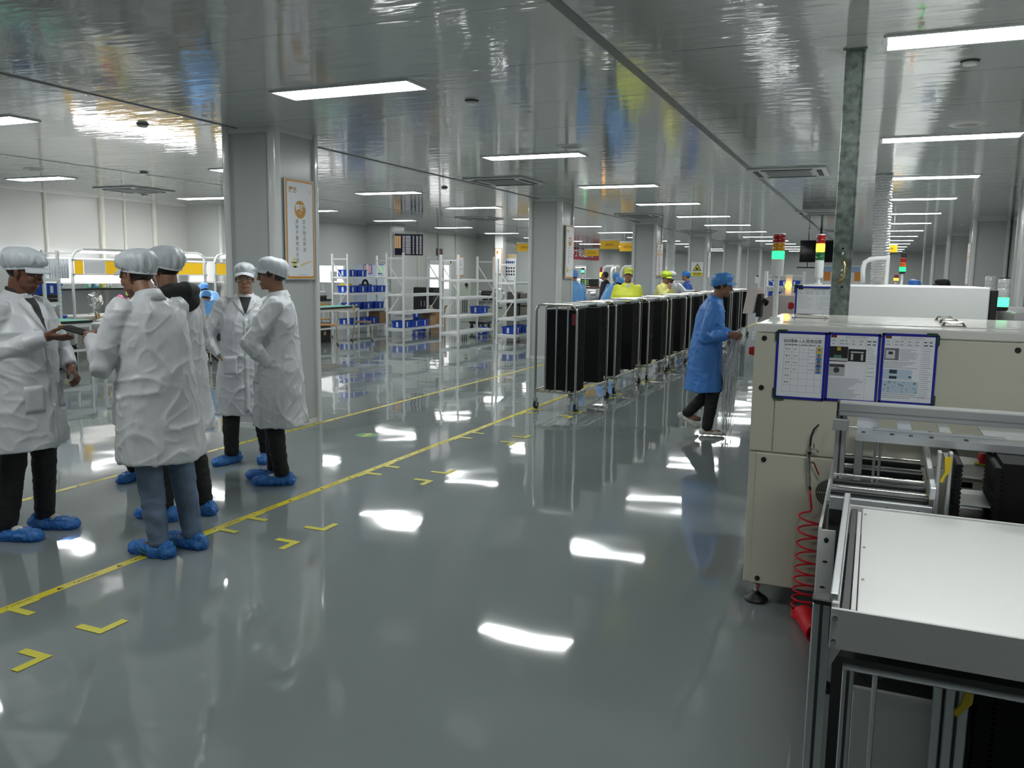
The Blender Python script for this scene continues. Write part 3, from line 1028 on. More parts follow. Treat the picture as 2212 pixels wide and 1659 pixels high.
t = thing('work_bench_lamp', 'white LED bench lamp glowing behind the edge of the first column', 'lamp', (-12.6, 17.0, 1.84), world=True)
mb = MB(); mb.b2(-13.3, -12.55, 16.7, 16.95, 1.88, 1.93, .01); mb.build('housing', RACKW, t)
mb = MB(); mb.b2(-13.28, -12.57, 16.72, 16.93, 1.872, 1.88); mb.build('tube', glow('bench_led', (1, .98, .95), 14), t)
for y in (16.8,):
    mb = MB(); mb.b2(-13.1, -13.06, y, y + .04, 0, 1.88); mb.build('post', RACKW, t)
t = thing('light_box', 'bright white light box with taped drawings at the edge of the first column', 'light box', (-13.3, 18.6, 0), world=True)
a, b = ay(684, 572, 18.6), ay(741, 612, 18.6)
mb = MB(); mb.b2(a.x, b.x, 18.65, 18.72, b.z, a.z, .005); mb.b2(a.x + .1, a.x + .15, 18.66, 18.7, 0, b.z); mb.b2(b.x - .15, b.x - .1, 18.66, 18.7, 0, b.z); mb.build('case', RACKW, t)
mb = MB(); mb.b2(a.x + .02, b.x - .02, 18.645, 18.65, b.z + .02, a.z - .02); mb.build('screen', glow('lightbox_glow', (1, 1, 1), 1.4), t)
mb = MB(); mb.b2(b.x - .42, b.x - .22, 18.64, 18.645, b.z + .05, a.z - .17); mb.build('drawing', PAPER, t)
for k, (z, c, nm) in enumerate(((.91, (.02, .02, .02), 'black'), (1.01, (.5, .52, .54), 'grey'))):
    single('equipment_tray', MB().box((-13.0, 17.2, z), (.7, .5, .1), 0, .01), mat('tray_' + nm, c, .4), '%s equipment tray stacked on the far bench left of the full rack' % nm, 'tray')
make_desk(-13.4, -12.7, 16.9, 17.7, .86, 'white far bench with a black edge left of the full rack', GREENMAT)

# ------------------------------------------------------------------ wall display, door, boards on the left wall
t = thing('wall_display', 'black wall display with red, tan and white rows of a schedule', 'display', (-13.05, 21.9, 2.05), world=True)
th = M.Rotation(-.35, 3, 'Z')
ctr = V((-12.78, 21.55, 2.37))
ux, uz = V((.87, .48, 0)).normalized(), V((0, 0, 1))
nn = ux.cross(uz)
mb = MB(); mb.box(ctr, (1.0, .05, .62), atan2(ux.y, ux.x), .006); mb.build('casing', BLACK, t)
F0 = ctr + nn * .027
def scr(mb, u0, u1, v0, v1, l=0):
    P = F0 + nn * l
    mb.quad(P + ux * u0 + uz * v0, P + ux * u1 + uz * v0, P + ux * u1 + uz * v1, P + ux * u0 + uz * v1)
mb = MB(); scr(mb, -.48, .48, -.29, .29); s_ = mb.build('screen', glow('screen_dark', (.012, .012, .02), 1), t)
for nm, c, u0, u1 in (('red_column', (.55, .03, .06), -.42, -.35), ('tan_column', (.42, .27, .14), -.33, -.14)):
    mb = MB()
    for i in range(12):
        for k in range(1 if nm[0] == 'r' else 3):
            w_ = (u1 - u0) / (1 if nm[0] == 'r' else 3)
            scr(mb, u0 + k * w_, u0 + (k + 1) * w_ - .008, .25 - i * .03 - .026, .25 - i * .03, .001)
    mb.build(nm, glow('screen_' + nm, c, 1), s_)
mb = MB()
for i in range(18):
    for u0, u1 in ((-.1, -.03), (-.01, .14), (.2, .24), (.30, .36), (.4, .46)):
        scr(mb, u0, u1, .255 - i * .03 - .012, .255 - i * .03, .001)
mb.build('white_rows', glow('screen_white', (.45, .47, .5), 1), s_)
mb = MB(); mb.cyl(ctr - nn * .02, V((-13.05, 21.45, 2.37)), .03); mb.build('bracket', BLACK, t)

XW = X0
d0 = tag(MB().b2(XW, XW + .04, 24.8, 26.45, 0, 1.98).build('door_1', WHITE_PAINT), kind='structure')
mb = MB()
for y0, y1 in ((24.8, 24.88), (26.37, 26.45), (25.58, 25.66)): mb.b2(XW + .04, XW + .06, y0, y1, 0, 1.98)
mb.b2(XW + .04, XW + .06, 24.8, 26.45, 1.88, 1.98); mb.build('door_frame', RACKW, d0)
mb = MB(); mb.b2(XW + .04, XW + .045, 24.95, 25.55, 1.0, 1.82); mb.b2(XW + .04, XW + .045, 25.7, 26.32, 1.0, 1.82); mb.build('window_pane', glow('lit_window', (1, 1, 1), 1.5), d0)
mb = MB(); mb.b2(XW + .04, XW + .09, 25.5, 25.53, .9, 1.05); mb.build('door_handle', STEEL, d0)
t = thing('exit_sign', 'small dark sign with orange lettering above the bright door', 'sign', (XW, 25.6, 2.12), world=True)
mb = MB(); mb.b2(XW, XW + .02, 25.45, 25.9, 2.14, 2.38, .004); mb.build('plate', BLACK, t)
mb = MB(); text_mb(mb, 'EXIT', (XW + .023, 25.67, 2.26), (0, 1, 0), (0, 0, 1), .15); mb.build('lettering', mat('orange_letters', (.5, .2, .03), .5), t)


def wall_notice(y0, y1, z0, z1, x, label, seed):
    t = thing('wall_notice', label, 'notice', (x, y0, z0), world=True)
    mb = MB(); mb.b2(x, x + .015, y0, y1, z0, z1); mb.build('frame', ORANGE, t)
    mb = MB(); mb.b2(x + .015, x + .018, y0 + .03, y1 - .03, z0 + .03, z1 - .03); mb.build('sheet', PAPER, t)
    rr = random.Random(seed)
    mb = MB()
    for i in range(9):
        z = z1 - .15 - i * (z1 - z0 - .3) / 9
        mb.b2(x + .018, x + .0185, y0 + .08, y0 + .08 + (y1 - y0 - .16) * rr.uniform(.4, 1), z, z + .02)
    mb.build('text_lines', GREYINK, t)


wall_notice(26.9, 27.55, 1.45, 2.15, XW, 'white notice sheet with an orange frame right of the bright door', 3)
t = thing('display_board', 'white display board with a tan header, blue photos and green badges behind the racks', 'display board', (-12.4, 28.4, 0), world=True)
Yb = 28.0
def bb(px0, py0, px1, py1, y=Yb): 
    a, b = ay(px0, py0, y), ay(px1, py1, y); return a.x, b.x, b.z, a.z
x0, x1, z0, z1 = bb(1085, 549, 1115, 606)
mb = MB(); mb.b2(x0, x1, Yb, Yb + .04, z0, z1); mb.b2(x0 + .05, x0 + .09, Yb, Yb + .04, 0, z0); mb.b2(x1 - .09, x1 - .05, Yb, Yb + .04, 0, z0); mb.build('panel', PAPER, t)
x0, x1, za, zb = bb(1085, 549, 1115, 558); mb = MB(); mb.b2(x0, x1, Yb - .01, Yb, za, zb); mb.build('header', mat('tan_header', (.52, .40, .26), .4), t)
mb = MB()
for i in range(6):
    a = bb(1087 + i * 4.6, 564, 1090.6 + i * 4.6, 569); mb.b2(a[0], a[1], Yb - .006, Yb, a[2], a[3])
mb.build('photo', mat('photo_blue', (.03, .07, .25), .4), t)
mb = MB()
for j in range(3):
    for i in range(4):
        a = bb(1093 + i * 5.2, 577 + j * 7, 1096 + i * 5.2, 581 + j * 7); mb.b2(a[0], a[1], Yb - .006, Yb, a[2], a[3])
mb.build('small_photo', INK, t)
mb = MB()
for px, py in ((1088, 584), (1087, 592)):
    c = ay(px, py, Yb - .005); mb.cyl(c, c - V((0, .008, 0)), .05, n=14)
mb.build('badge', mat('badge_green', (.03, .45, .15), .4), t)
# ------------------------------------------------------------------ cream cabinet machine on the right
Y1F = 4.03


def round_plug(mb, p, r=.0125):
    mb.cyl(p, p - V((0, .006, 0)), r, r * .85, n=20)


def estop(parent, c, d, r=.022):
    """red mushroom button at c pointing along d."""
    c, d = V(c), V(d)
    mb = MB(); mb.cyl(c, c + d * .018, r * .7, n=18); mb.cyl(c + d * .018, c + d * .03, r, r * .95, n=18); mb.cyl(c + d * .03, c + d * .045, r * .95, r * .8, n=18)
    return mb.build('stop_button', RED, parent, 40)


m1 = thing('cabinet_machine', 'large cream sheet metal machine cabinet with three blue framed sheets on its front', 'machine', (.4, 4.6, 0), world=True)
mb = MB(); mb.b2(-.5, 1.45, Y1F + .006, 5.2, .12, 1.335, .006); mb.build('body', CREAM, m1)
mb = MB(); mb.b2(-.5, 1.45, Y1F, 5.2, 1.338, 1.38, .006); mb.build('top_cover', mat('cream_top', (.70, .70, .66), .16, coat=.3), m1)
mb = MB(); mb.b2(-.396, .60, Y1F + .2, 5.0, 1.379, 1.3835, .002); mb.build('top_lid', mat('cream_top', (.70, .70, .66), .16), m1)
mb = MB(); mb.b2(-.5, -.398, Y1F - .003, Y1F + .01, .775, 1.336, .003); mb.build('front_panel', CREAM, m1)
mb = MB(); mb.b2(-.394, 1.44, Y1F - .003, Y1F + .01, .775, 1.336, .003); mb.build('front_panel', CREAM, m1)
mb = MB(); mb.b2(-.466, 1.44, Y1F - .004, Y1F + .01, .122, .766, .004); mb.build('door', CREAM, m1)
mb = MB()
for p in ((-.457, Y1F - .003, 1.312), (-.459, Y1F - .003, 1.079), (.568, Y1F - .003, 1.306), (-.43, Y1F - .004, .736), (-.43, Y1F - .004, .149)):
    round_plug(mb, V(p))
mb.build('round_plug', BLACK, m1, 40)
for x, y in ((-.441, 4.12), (.9, 4.12), (-.44, 5.1)):
    mb = MB(); mb.lathe([(.055, 0), (.058, .012), (.05, .022), (.022, .04), (.018, .048)], (x, y, 0), 28); f = mb.build('levelling_foot', BLACK, m1, 40)
    mb = MB(); mb.cyl((x, y, .045), (x, y, .13), .011, n=12); mb.cyl((x, y, .07), (x, y, .09), .019, n=6); mb.build('threaded_stem', CHROME, f, 40)
estop(m1, (-.5, 4.2, 1.235), (-1, 0, 0))
# fan vent on the door
vc = V((-.127, Y1F - .005, .607)); mb = MB()
for k in range(7):
    r = .012 + k * .0085
    mb.tube([vc + V((r * cos(a * pi / 14), 0, r * sin(a * pi / 14))) for a in range(28)], .0014, 6, True)
for a in (0, pi / 2): mb.beam(vc + V((.064 * cos(a), 0, .064 * sin(a))), vc - V((.064 * cos(a), 0, .064 * sin(a))), .003, .003)
mb.build('vent_guard', CREAM, m1, 50)
mb = MB(); mb.cyl(vc + V((0, .003, 0)), vc + V((0, .0005, 0)), .066, n=28); mb.build('vent_opening', BLACK, m1)
# small handles and latches on the top
for (px, py), L in (((1750, 687), .16), ((2040, 692), .08), ((2050, 698), .08), ((2060, 705), .09)):
    p = fl(px, py, 1.384); mb = MB()
    mb.tube([p + V((-L / 2, 0, 0)), p + V((-L / 2 + .01, 0, .016)), p + V((L / 2 - .01, 0, .016)), p + V((L / 2, 0, 0))], .006, 8); mb.box(p + V((0, 0, .002)), (L * 1.15, .03, .004))
    mb.build('latch', CHROME, m1, 40)


def tower(loc, label, r, z0, z1, cols, lit, pole=True, housing=True, group='signal tower lights'):
    """stack light; cols from top to bottom, lit = index of the lit one."""
    t = thing('signal_tower', label, 'signal light', loc, world=True, group=group)
    x, y, z = loc
    if pole:
        mb = MB(); mb.cyl((x, y, z), (x, y, z0), r * .42, n=14); mb.cyl((x, y, z), (x, y, z + .012), r * .85, n=18); mb.build('pole', WHITE_PAINT, t, 40)
    H = z1 - z0
    hz = z0 + (H * .4 if housing else H * .12)
    mb = MB(); mb.lathe([(r * .8, z0), (r * .95, z0 + .01), (r, hz)], (x, y, 0), 22); mb.build('housing', WHITE_PAINT if housing else BLACK, t, 40)
    n = len(cols)
    h = (z1 - .006 - hz) / n
    for i, c in enumerate(cols):
        zb = z1 - .006 - (i + 1) * h
        mb = MB(); mb.lathe([(r * .94, zb + .001), (r, zb + .004), (r, zb + h * .5 - .002), (r * .95, zb + h * .5), (r, zb + h * .5 + .002), (r, zb + h - .004), (r * .94, zb + h - .001)], (x, y, 0), 22)
        if i == lit:
            mb.build('lens', glow('lit_%s' % c[0], c[2], c[3]), t, 40)
        else:
            mb.build('lens', mat('lens_%s' % c[0], c[1], .2, coat=.5), t, 40)
    mb = MB(); mb.cyl((x, y, z1 - .006), (x, y, z1), r, r * .9, n=22); mb.build('cap', WHITE_PAINT if housing else BLACK, t, 40)
    return t


cR = ('red', (.30, .008, .008), (1, .03, .03), 3)
cA = ('amber', (.55, .26, .01), (1, .42, .03), 5)
cG = ('green', (.01, .13, .03), (.03, 1, .22), 2.6)
cK = ('black', (.012, .012, .012), (0, 0, 0), 0)
cO = ('orange', (.6, .12, .01), (1, .3, .02), 6)
cW = ('white', (.62, .64, .64), (1, 1, 1), 4)
zt, zb = ay(1686, 504, 4.45).z, ay(1680, 597, 4.45).z
tower((-.46, 4.45, 1.38), 'tall signal tower with green light lit on the cream cabinet machine', .031, zb, zt, (cR, cA, cG), 2)
zt, zb = ay(1770, 506, 6.3).z, ay(1768, 600, 6.3).z
xx = ay(1769, 590, 6.3).x
tower((xx, 6.3, 1.545), 'signal tower with amber light lit below a red lens, before the hanging screen', .030, zb, zt, (cR, cA, cG), 1)

# ------------------------------------------------------------------ framed work sheets
FRAMEB = mat('frame_dark_blue', (.015, .02, .30), .35)
GREENC = mat('dark_green_corner', (.012, .05, .02), .5)


def sheet(label, x0, x1, z0, z1, y, kind, tilt=0.0, group=None):
    t = thing('framed_sheet', label, 'framed sheet', ((x0 + x1) / 2, y, z0), world=True, group=group)
    b = .011
    mb = MB()
    for a in ((x0, x1, z0, z0 + b), (x0, x1, z1 - b, z1), (x0, x0 + b, z0, z1), (x1 - b, x1, z0, z1)):
        mb.b2(a[0], a[1], y - .006, y, a[2], a[3], .001)
    mb.build('frame', FRAMEB, t)
    mb = MB(); mb.b2(x0 + b * .5, x1 - b * .5, y - .003, y - .0005, z0 + b * .5, z1 - b * .5); p = mb.build('paper', PAPER, t)
    yf = y - .0034
    W, H = x1 - x0, z1 - z0
    U = lambda u: x0 + u * W
    Z = lambda v: z0 + v * H

    def rect(mb, u0, u1, v0, v1, l=0):
        mb.quad((U(u0), yf - l, Z(v0)), (U(u1), yf - l, Z(v0)), (U(u1), yf - l, Z(v1)), (U(u0), yf - l, Z(v1)))
    ink, gry = MB(), MB()
    rr = random.Random(kind)
    if kind == 1:                           # roster table
        text_mb(ink, 'S05线体—人员岗位图', (U(.52), yf, Z(.855)), (1, 0, 0), (0, 0, 1), .0175, bold=.012)
        us = (.16, .32, .47, .64, .79, .92)
        for k in range(8):
            v = .79 - k * .098
            rect(gry, .16, .92, v, v + .003)
        for u in us: rect(gry, u, u + .004, .79 - .098 * 7, .91)
        rect(gry, .16, .92, .905, .908)
        for k, s in enumerate(('岗位名称', '岗位责任人', '当班组长', '联系方式', '照片')):
            text_mb(ink, s, (U((us[k] + us[min(k + 1, 5)]) / 2), yf, Z(.80)), (1, 0, 0), (0, 0, 1), .0072, bold=.015)
        for k in range(6):
            v = .735 - k * .098
            text_mb(ink, ('组 长', '操 作', '目 检', '贴 片', '炉 后', '物 料')[k], (U(.24), yf, Z(v)), (1, 0, 0), (0, 0, 1), .0085, bold=.01)
            if k < 4:
                rect(gry, .35, .35 + rr.uniform(.06, .09), v - .004, v + .006); rect(gry, .55, .56, v - .004, v + .006); rect(gry, .655, .775, v - .003, v + .004)
        cols = ((.62, .55, .03), (.05, .22, .60), (.04, .12, .32), (.05, .20, .55))
        for k in range(4):
            v = .69 - k * .098
            ph = MB(); rect(ph, .79, .92, v - .005, v + .09, .0002); o = ph.build('photo', mat('photo_grey', (.42, .43, .42), .5), p)
            ph = MB(); ph.prism([(U(.80), yf - .0004, Z(v - .004)), (U(.91), yf - .0004, Z(v - .004)), (U(.895), yf - .0004, Z(v + .03)), (U(.815), yf - .0004, Z(v + .03))], (0, -.0002, 0)); c_ = U(.855)
            ph.cyl((c_, yf - .0004, Z(v + .068)), (c_, yf - .0006, Z(v + .068)), .008, n=12)
            ph.build('portrait', mat('portrait_%d' % k, cols[k], .5), p)
            ph = MB(); ph.cyl((c_, yf - .0007, Z(v + .05)), (c_, yf - .0009, Z(v + .05)), .006, n=12); ph.build('face', mat('photo_skin', (.30, .16, .09), .5), p)
    else:
        m_ = MB(); rect(m_, .06, .17, .925, .965, .0002); m_.build('header_mark', mat('mark_brown', (.13, .035, .012), .5), p)
        text_mb(gry, '标准工位作业指导书', (U(.55), yf, Z(.935)), (1, 0, 0), (0, 0, 1), .0105, bold=.008)
        for v in (.91, .865, .82): rect(gry, .05, .96, v, v + .0025)
        for u in (.05, .2, .3, .42, .56, .72, .82, .96): rect(gry, u, u + .004, .82, .912)
        for v in (.885, .84):
            for u in (.08, .23, .33, .46, .6, .75, .85):
                rect(ink if u > .7 else gry, u, u + rr.uniform(.05, .08), v - .006, v + .008)
        if kind == 4:
            for i in range(7):
                v = .77 - i * .045; rect(gry, .07, rr.uniform(.25, .42), v, v + .006); rect(gry, .52, rr.uniform(.6, .9), v - .02, v - .014)
            for u in (.48, .96, .05): rect(gry, u, u + .003, .05, .82)
            for k in range(4): rect(gry, .08 + .1 * k, .15 + .1 * k, .36, .365); rect(gry, .08 + .1 * k, .083 + .1 * k, .30, .36); rect(gry, .08 + .1 * k, .15 + .1 * k, .30, .303)
            for i in range(8):
                v = .26 - i * .026; rect(gry, .07, rr.uniform(.2, .44), v, v + .005); rect(gry, .52, rr.uniform(.6, .94), v + .1, v + .105)
        elif kind == 2:
            m_ = MB(); rect(m_, .05, .40, .58, .80, .0002); rect(m_, .405, .74, .59, .77, .0002); m_.build('photo', mat('photo_black', (.015, .017, .017), .5), p)
            m_ = MB(); rect(m_, .05, .40, .592, .63, .0003); rect(m_, .45, .70, .715, .735, .0003); rect(m_, .46, .50, .61, .70, .0003); rect(m_, .65, .69, .61, .70, .0003); m_.build('photo_highlight', mat('photo_light', (.5, .52, .52), .5), p)
            m_ = MB(); rect(m_, .13, .28, .63, .675, .0003); m_.build('photo_detail', mat('photo_green', (.08, .2, .15), .5), p)
            m_ = MB(); rect(m_, .19, .26, .74, .79, .0003); m_.build('photo_detail', mat('photo_yellow', (.5, .38, .03), .5), p)
            m_ = MB(); rect(m_, .05, .36, .37, .545, .0002); m_.build('photo', mat('photo_light2', (.45, .46, .47), .5), p)
            m_ = MB(); m_.cyl((U(.2), yf - .0004, Z(.455)), (U(.2), yf - .0006, Z(.455)), .013, n=14); rect(m_, .06, .35, .50, .54, .0004); m_.build('photo_detail', mat('photo_dark', (.06, .055, .05), .5), p)
            for i in range(15):
                v = .325 - i * .0195; rect(gry, .06, rr.uniform(.45, .72), v, v + .007)
            for u in (.05, .75, .96): rect(gry, u, u + .003, .04, .82)
            for v in (.34, .035, .55): rect(gry, .05, .96, v, v + .002)
            for i in range(8): v = .78 - i * .03; rect(gry, .77, rr.uniform(.86, .95), v, v + .006)
            for i in range(3): v = .50 - i * .06; rect(gry, .77, rr.uniform(.82, .93), v, v + .008)
        else:
            m_ = MB(); rect(m_, .06, .32, .62, .79, .0002); m_.build('photo', mat('photo_greyblue', (.16, .165, .19), .5), p)
            m_ = MB(); rect(m_, .08, .25, .64, .76, .0003); m_.build('photo_detail', mat('photo_white', (.6, .61, .62), .5), p)
            m_ = MB(); rect(m_, .13, .21, .70, .74, .0004); m_.build('photo_detail', mat('photo_dark2', (.03, .05, .07), .5), p)
            for i in range(8): v = .77 - i * .021; rect(gry, .34, rr.uniform(.5, .70), v, v + .007)
            for i in range(5): v = .59 - i * .02; rect(gry, .06, rr.uniform(.4, .70), v, v + .007)
            m_ = MB(); rect(m_, .05, .58, .35, .49, .0002); rect(m_, .04, .70, .15, .33, .0002); m_.build('diagram', mat('diagram_blue', (.48, .60, .70), .5), p)
            m_ = MB(); rect(m_, .17, .31, .43, .485, .0003); rect(m_, .17, .31, .355, .395, .0003); rect(m_, .52, .57, .38, .40, .0003); m_.build('diagram_block', mat('diagram_dark', (.03, .045, .07), .5), p)
            m_ = MB()
            for i in range(26):
                u, v = rr.uniform(.06, .66), rr.uniform(.16, .31); rect(m_, u, u + rr.uniform(.01, .04), v, v + rr.uniform(.004, .03), .0003)
            m_.build('diagram_lines', mat('diagram_grey', (.25, .33, .42), .5), p)
            for i in range(24): v = .79 - i * .03; rect(gry, .74, rr.uniform(.85, .94), v, v + .006)
            for i in range(3): v = .13 - i * .025; rect(gry, .06, rr.uniform(.5, .9), v, v + .008)
            for u in (.04, .72, .95): rect(gry, u, u + .003, .04, .82)
    ink.build('print_black', INK, p)
    gry.build('print_grey', mat('print_grey', (.34, .35, .37), .6), p)
    return t


g3 = 'blue framed work sheets on the cream cabinet machine'
yS = Y1F - .004
sheet('blue framed roster table with four small portraits, left sheet on the cream machine', -.402, -.181, 1.036, 1.350, yS, 1, group=g3)
sheet('blue framed work instruction with dark photos, middle sheet on the cream machine', -.179, .041, 1.040, 1.352, yS, 2, group=g3)
sheet('blue framed work instruction with pale blue diagrams, right sheet on the cream machine', .046, .268, 1.046, 1.358, yS, 3, group=g3)
for i, (x, z, sx, sz, w) in enumerate(((-.407, 1.356, 1, -1, 'upper left'), (-.407, 1.030, 1, 1, 'lower left'), (.274, 1.364, -1, -1, 'upper right'), (.274, 1.040, -1, 1, 'lower right'))):
    mb = MB(); L, t_ = .052, .011
    pts = [(x + sx * .012, z), (x + sx * L, z), (x + sx * L, z + sz * t_), (x + sx * t_, z + sz * t_), (x + sx * t_, z + sz * L), (x, z + sz * L), (x, z + sz * .012)]
    mb.prism([(a, yS, b) for a, b in pts], (0, -.009, 0))
    single('frame_corner', mb, GREENC, 'dark green corner clip at the %s of the three framed sheets' % w, 'corner clip', 'green corner clips')

# ------------------------------------------------------------------ air gun and red coil hose hanging on the cream machine
ag = thing('air_gun', 'silver air blow gun with a red lever hanging on the cream machine', 'air gun', (-.22, Y1F, .6), world=True)
yg = Y1F - .03
A = lambda px, py, y=yg: ay(px, py, y)
mb = MB(); mb.tube([A(1769, 917), A(1758, 928), A(1752, 945), A(1750, 965)], [.0035, .0045, .005, .005], 10); mb.build('nozzle_tube', RUBBER, ag, 50)
mb = MB(); mb.cyl(A(1749, 963), A(1749, 980), .007, n=12); mb.tube([A(1744, 968), A(1756, 969), A(1763, 970), A(1767, 978)], .0045, 8); mb.cyl(A(1758, 958), A(1758, 970), .003); mb.cyl(A(1747, 982), A(1747, 1020), .0085, n=12); mb.cyl(A(1742, 999), A(1756, 999), .006, n=10); mb.cyl(A(1747, 1018), A(1748, 1030), .0065, n=12); mb.cyl(A(1748, 1030), A(1748, 1050), .0085, .0075, n=12); mb.build('body', CHROME, ag, 40)
mb = MB(); mb.cyl(A(1749, 976), A(1748, 984), .0085, .006, n=12); mb.cyl(A(1749, 1049), A(1750, 1058), .0055, n=10); mb.build('grip_ring', RUBBER, ag, 40)
mb = MB(); mb.tube([A(1757, 998), A(1760, 1004), A(1764, 1015), A(1769, 1026)], .0035, 8); mb.build('trigger_lever', mat('lever_red', (.2, .012, .008), .35), ag, 50)
HOSE = mat('red_hose', (.80, .012, .025), .3)
pts = [A(1750, 1058), A(1751, 1078), A(1753, 1100)]
z = A(1753, 1106).z
xc = A(1750, 1106).x
path = []
pitch = [.066, .066, .064, .060, .055, .050, .044, .036, .030] + [.009] * 8
cz = z
for k, pc_ in enumerate(pitch):
    for s_ in range(18):
        a = -pi / 2 + 2 * pi * s_ / 18
        f = s_ / 18
        R1 = .046 if k < 9 else .041
        cc = V((xc - .012 * min(1, (k + f) / 9), yg - .02, cz - pc_ * f))
        path.append(cc + V((R1 * cos(a + pi), .6 * R1 * sin(a + pi), 0)))
    cz -= pc_
bc = V((xc - .012, yg - .02, cz)); R_ = .06
dirf = V((.30, -.95, 0)).normalized()
for k in range(30):
    for s_ in range(18):
        f = k + s_ / 18
        th_ = min(f / 9, 1) * pi / 2
        cen = bc + dirf * (R_ - R_ * cos(th_) + max(0, f - 9) * .0105) + V((0, 0, -R_ * sin(th_)))
        cen.z = max(cen.z, .0455 if f > 6 else cen.z)
        ax1 = dirf * cos(th_) + V((0, 0, sin(th_)))
        sd_ = V((dirf.y, -dirf.x, 0))
        a = -pi / 2 + 2 * pi * s_ / 18
        path.append(cen + sd_ * (-.041 * cos(a + pi)) + ax1 * (.041 * sin(a + pi)))
mb = MB(); mb.tube(pts + path, .0045, 7)
single('coil_hose', mb, HOSE, 'bright red coiled air hose hanging from the air gun down to the floor', 'hose', smooth=True)

# ------------------------------------------------------------------ second machine row: white cover, poster, galvanized duct
m2 = thing('cabinet_machine', 'white machine behind the cream one, long white cover and one blue framed sheet', 'machine', (.3, 6.4, 0), world=True)
mb = MB(); mb.b2(-.49, 1.5, 5.92, 7.0, .12, 1.30, .01); mb.build('body', MACHWHITE, m2)
mb = MB(); mb.b2(-.155, .655, 5.90, 6.9, 1.305, 1.548, .006); mb.build('cover', mat('white_cover', (.78, .80, .80), .3), m2)
mb = MB(); mb.b2(-.49, -.16, 5.90, 6.9, 1.305, 1.545, .006); mb.build('top_box', MACHWHITE, m2)
mb = MB(); mb.b2(.66, .70, 5.9, 6.9, 1.30, 1.535, .006); mb.build('side_panel', BLACK, m2)
estop(m2, (-.49, 6.0, 1.4), (-1, 0, 0), .026)
sheet('blue framed form with printed tables on the white machine beside the galvanized duct', -.485, -.20, 1.25, 1.535, 5.896, 4)
mb = MB(); mb.prism([(-.493, 5.895, 1.52), (-.493, 5.895, 1.545), (-.44, 5.895, 1.545), (-.44, 5.895, 1.535), (-.483, 5.895, 1.535), (-.483, 5.895, 1.49), (-.493, 5.895, 1.49)], (0, -.008, 0))
single('frame_corner', mb, GREENC, 'dark green corner clip on the single sheet beside the galvanized duct', 'corner clip', 'green corner clips')
GALV = mat('galvanized_steel', (.30, .35, .325), .3, .85, var=(22, .45), bump=(9, .25, .004))
t = thing('cable_duct', 'square galvanized steel duct dropping from the ceiling behind the cream machine', 'duct', (-.2, 5.6, 1.2), world=True)
mb = MB(); mb.b2(-.25, -.145, 5.54, 5.65, 1.2, CEIL, .004); mb.b2(-.147, -.138, 5.535, 5.548, 1.2, CEIL); mb.build('casing', GALV, t)
mb = MB(); mb.b2(-.265, -.13, 5.525, 5.665, CEIL - .012, CEIL); mb.build('collar', GALV, t)
hp = [ay(1823, 566, 5.53), ay(1826, 575, 5.512), ay(1825, 590, 5.50), ay(1821, 602, 5.505), ay(1812, 607, 5.53)]
mb = MB(); mb.tube(hp, .006, 8); mb.box(hp[0], (.025, .01, .03)); mb.box(hp[-1], (.03, .01, .022)); mb.build('handle', mat('brass', (.55, .43, .2), .25, 1.0), t, 50)
mb = MB()
for q in ((1821, 537), (1819, 620)): c = ay(*q, 5.538); mb.cyl(c, c - V((0, .004, 0)), .008, n=12)
mb.build('screw', BLACK, t, 40)
mb = MB()
for q in ((1820, 548), (1818, 584), (1817, 595)): c = ay(*q, 5.539); mb.ell(c, (.009, .004, .009), 10, 6)
mb.build('bolt', CHROME, t, True)

# foil air hoses from the ceiling
FOIL = mat('foil_duct', (.80, .81, .82), .34, .75, bump=(38, 1.0, .02))


def foil_duct(x, y, z0, z1, r, label, seed, amp=.012, tilt=(0, 0)):
    rr = random.Random(seed)
    mb = MB(); n, st = 28, .018
    k = int((z1 - z0) / st)
    rings = []
    for j in range(k + 1):
        f = j / k
        zz = z0 + (z1 - z0) * f
        rj = r * (1 + (.09 if j % 2 else -.05))
        ring = []
        for i in range(n):
            a = 2 * pi * i / n
            q = rj + amp * noise.noise(V((cos(a) * 2.2, sin(a) * 2.2, zz * 14 + seed))) * 1.3
            ring.append(V((x + tilt[0] * (1 - f) + q * cos(a), y + tilt[1] * (1 - f) + q * sin(a), zz + .012 * noise.noise(V((cos(a) * 2, sin(a) * 2, zz * 9 + 5))))))
        rings.append(ring)
    mb.loft(rings)
    return single('foil_duct', mb, FOIL, label, 'duct', 'silver foil ducts', smooth=25)


foil_duct(.02, 12.27, 1.5, CEIL, .105, 'crumpled silver foil duct hanging from the ceiling right of the galvanized duct', 1, tilt=(.03, 0))
p = ay(1448, 560, 25.5)
foil_duct(p.x, 25.5, 1.62, CEIL, .13, 'slim silver foil duct far off beside the third column', 2)


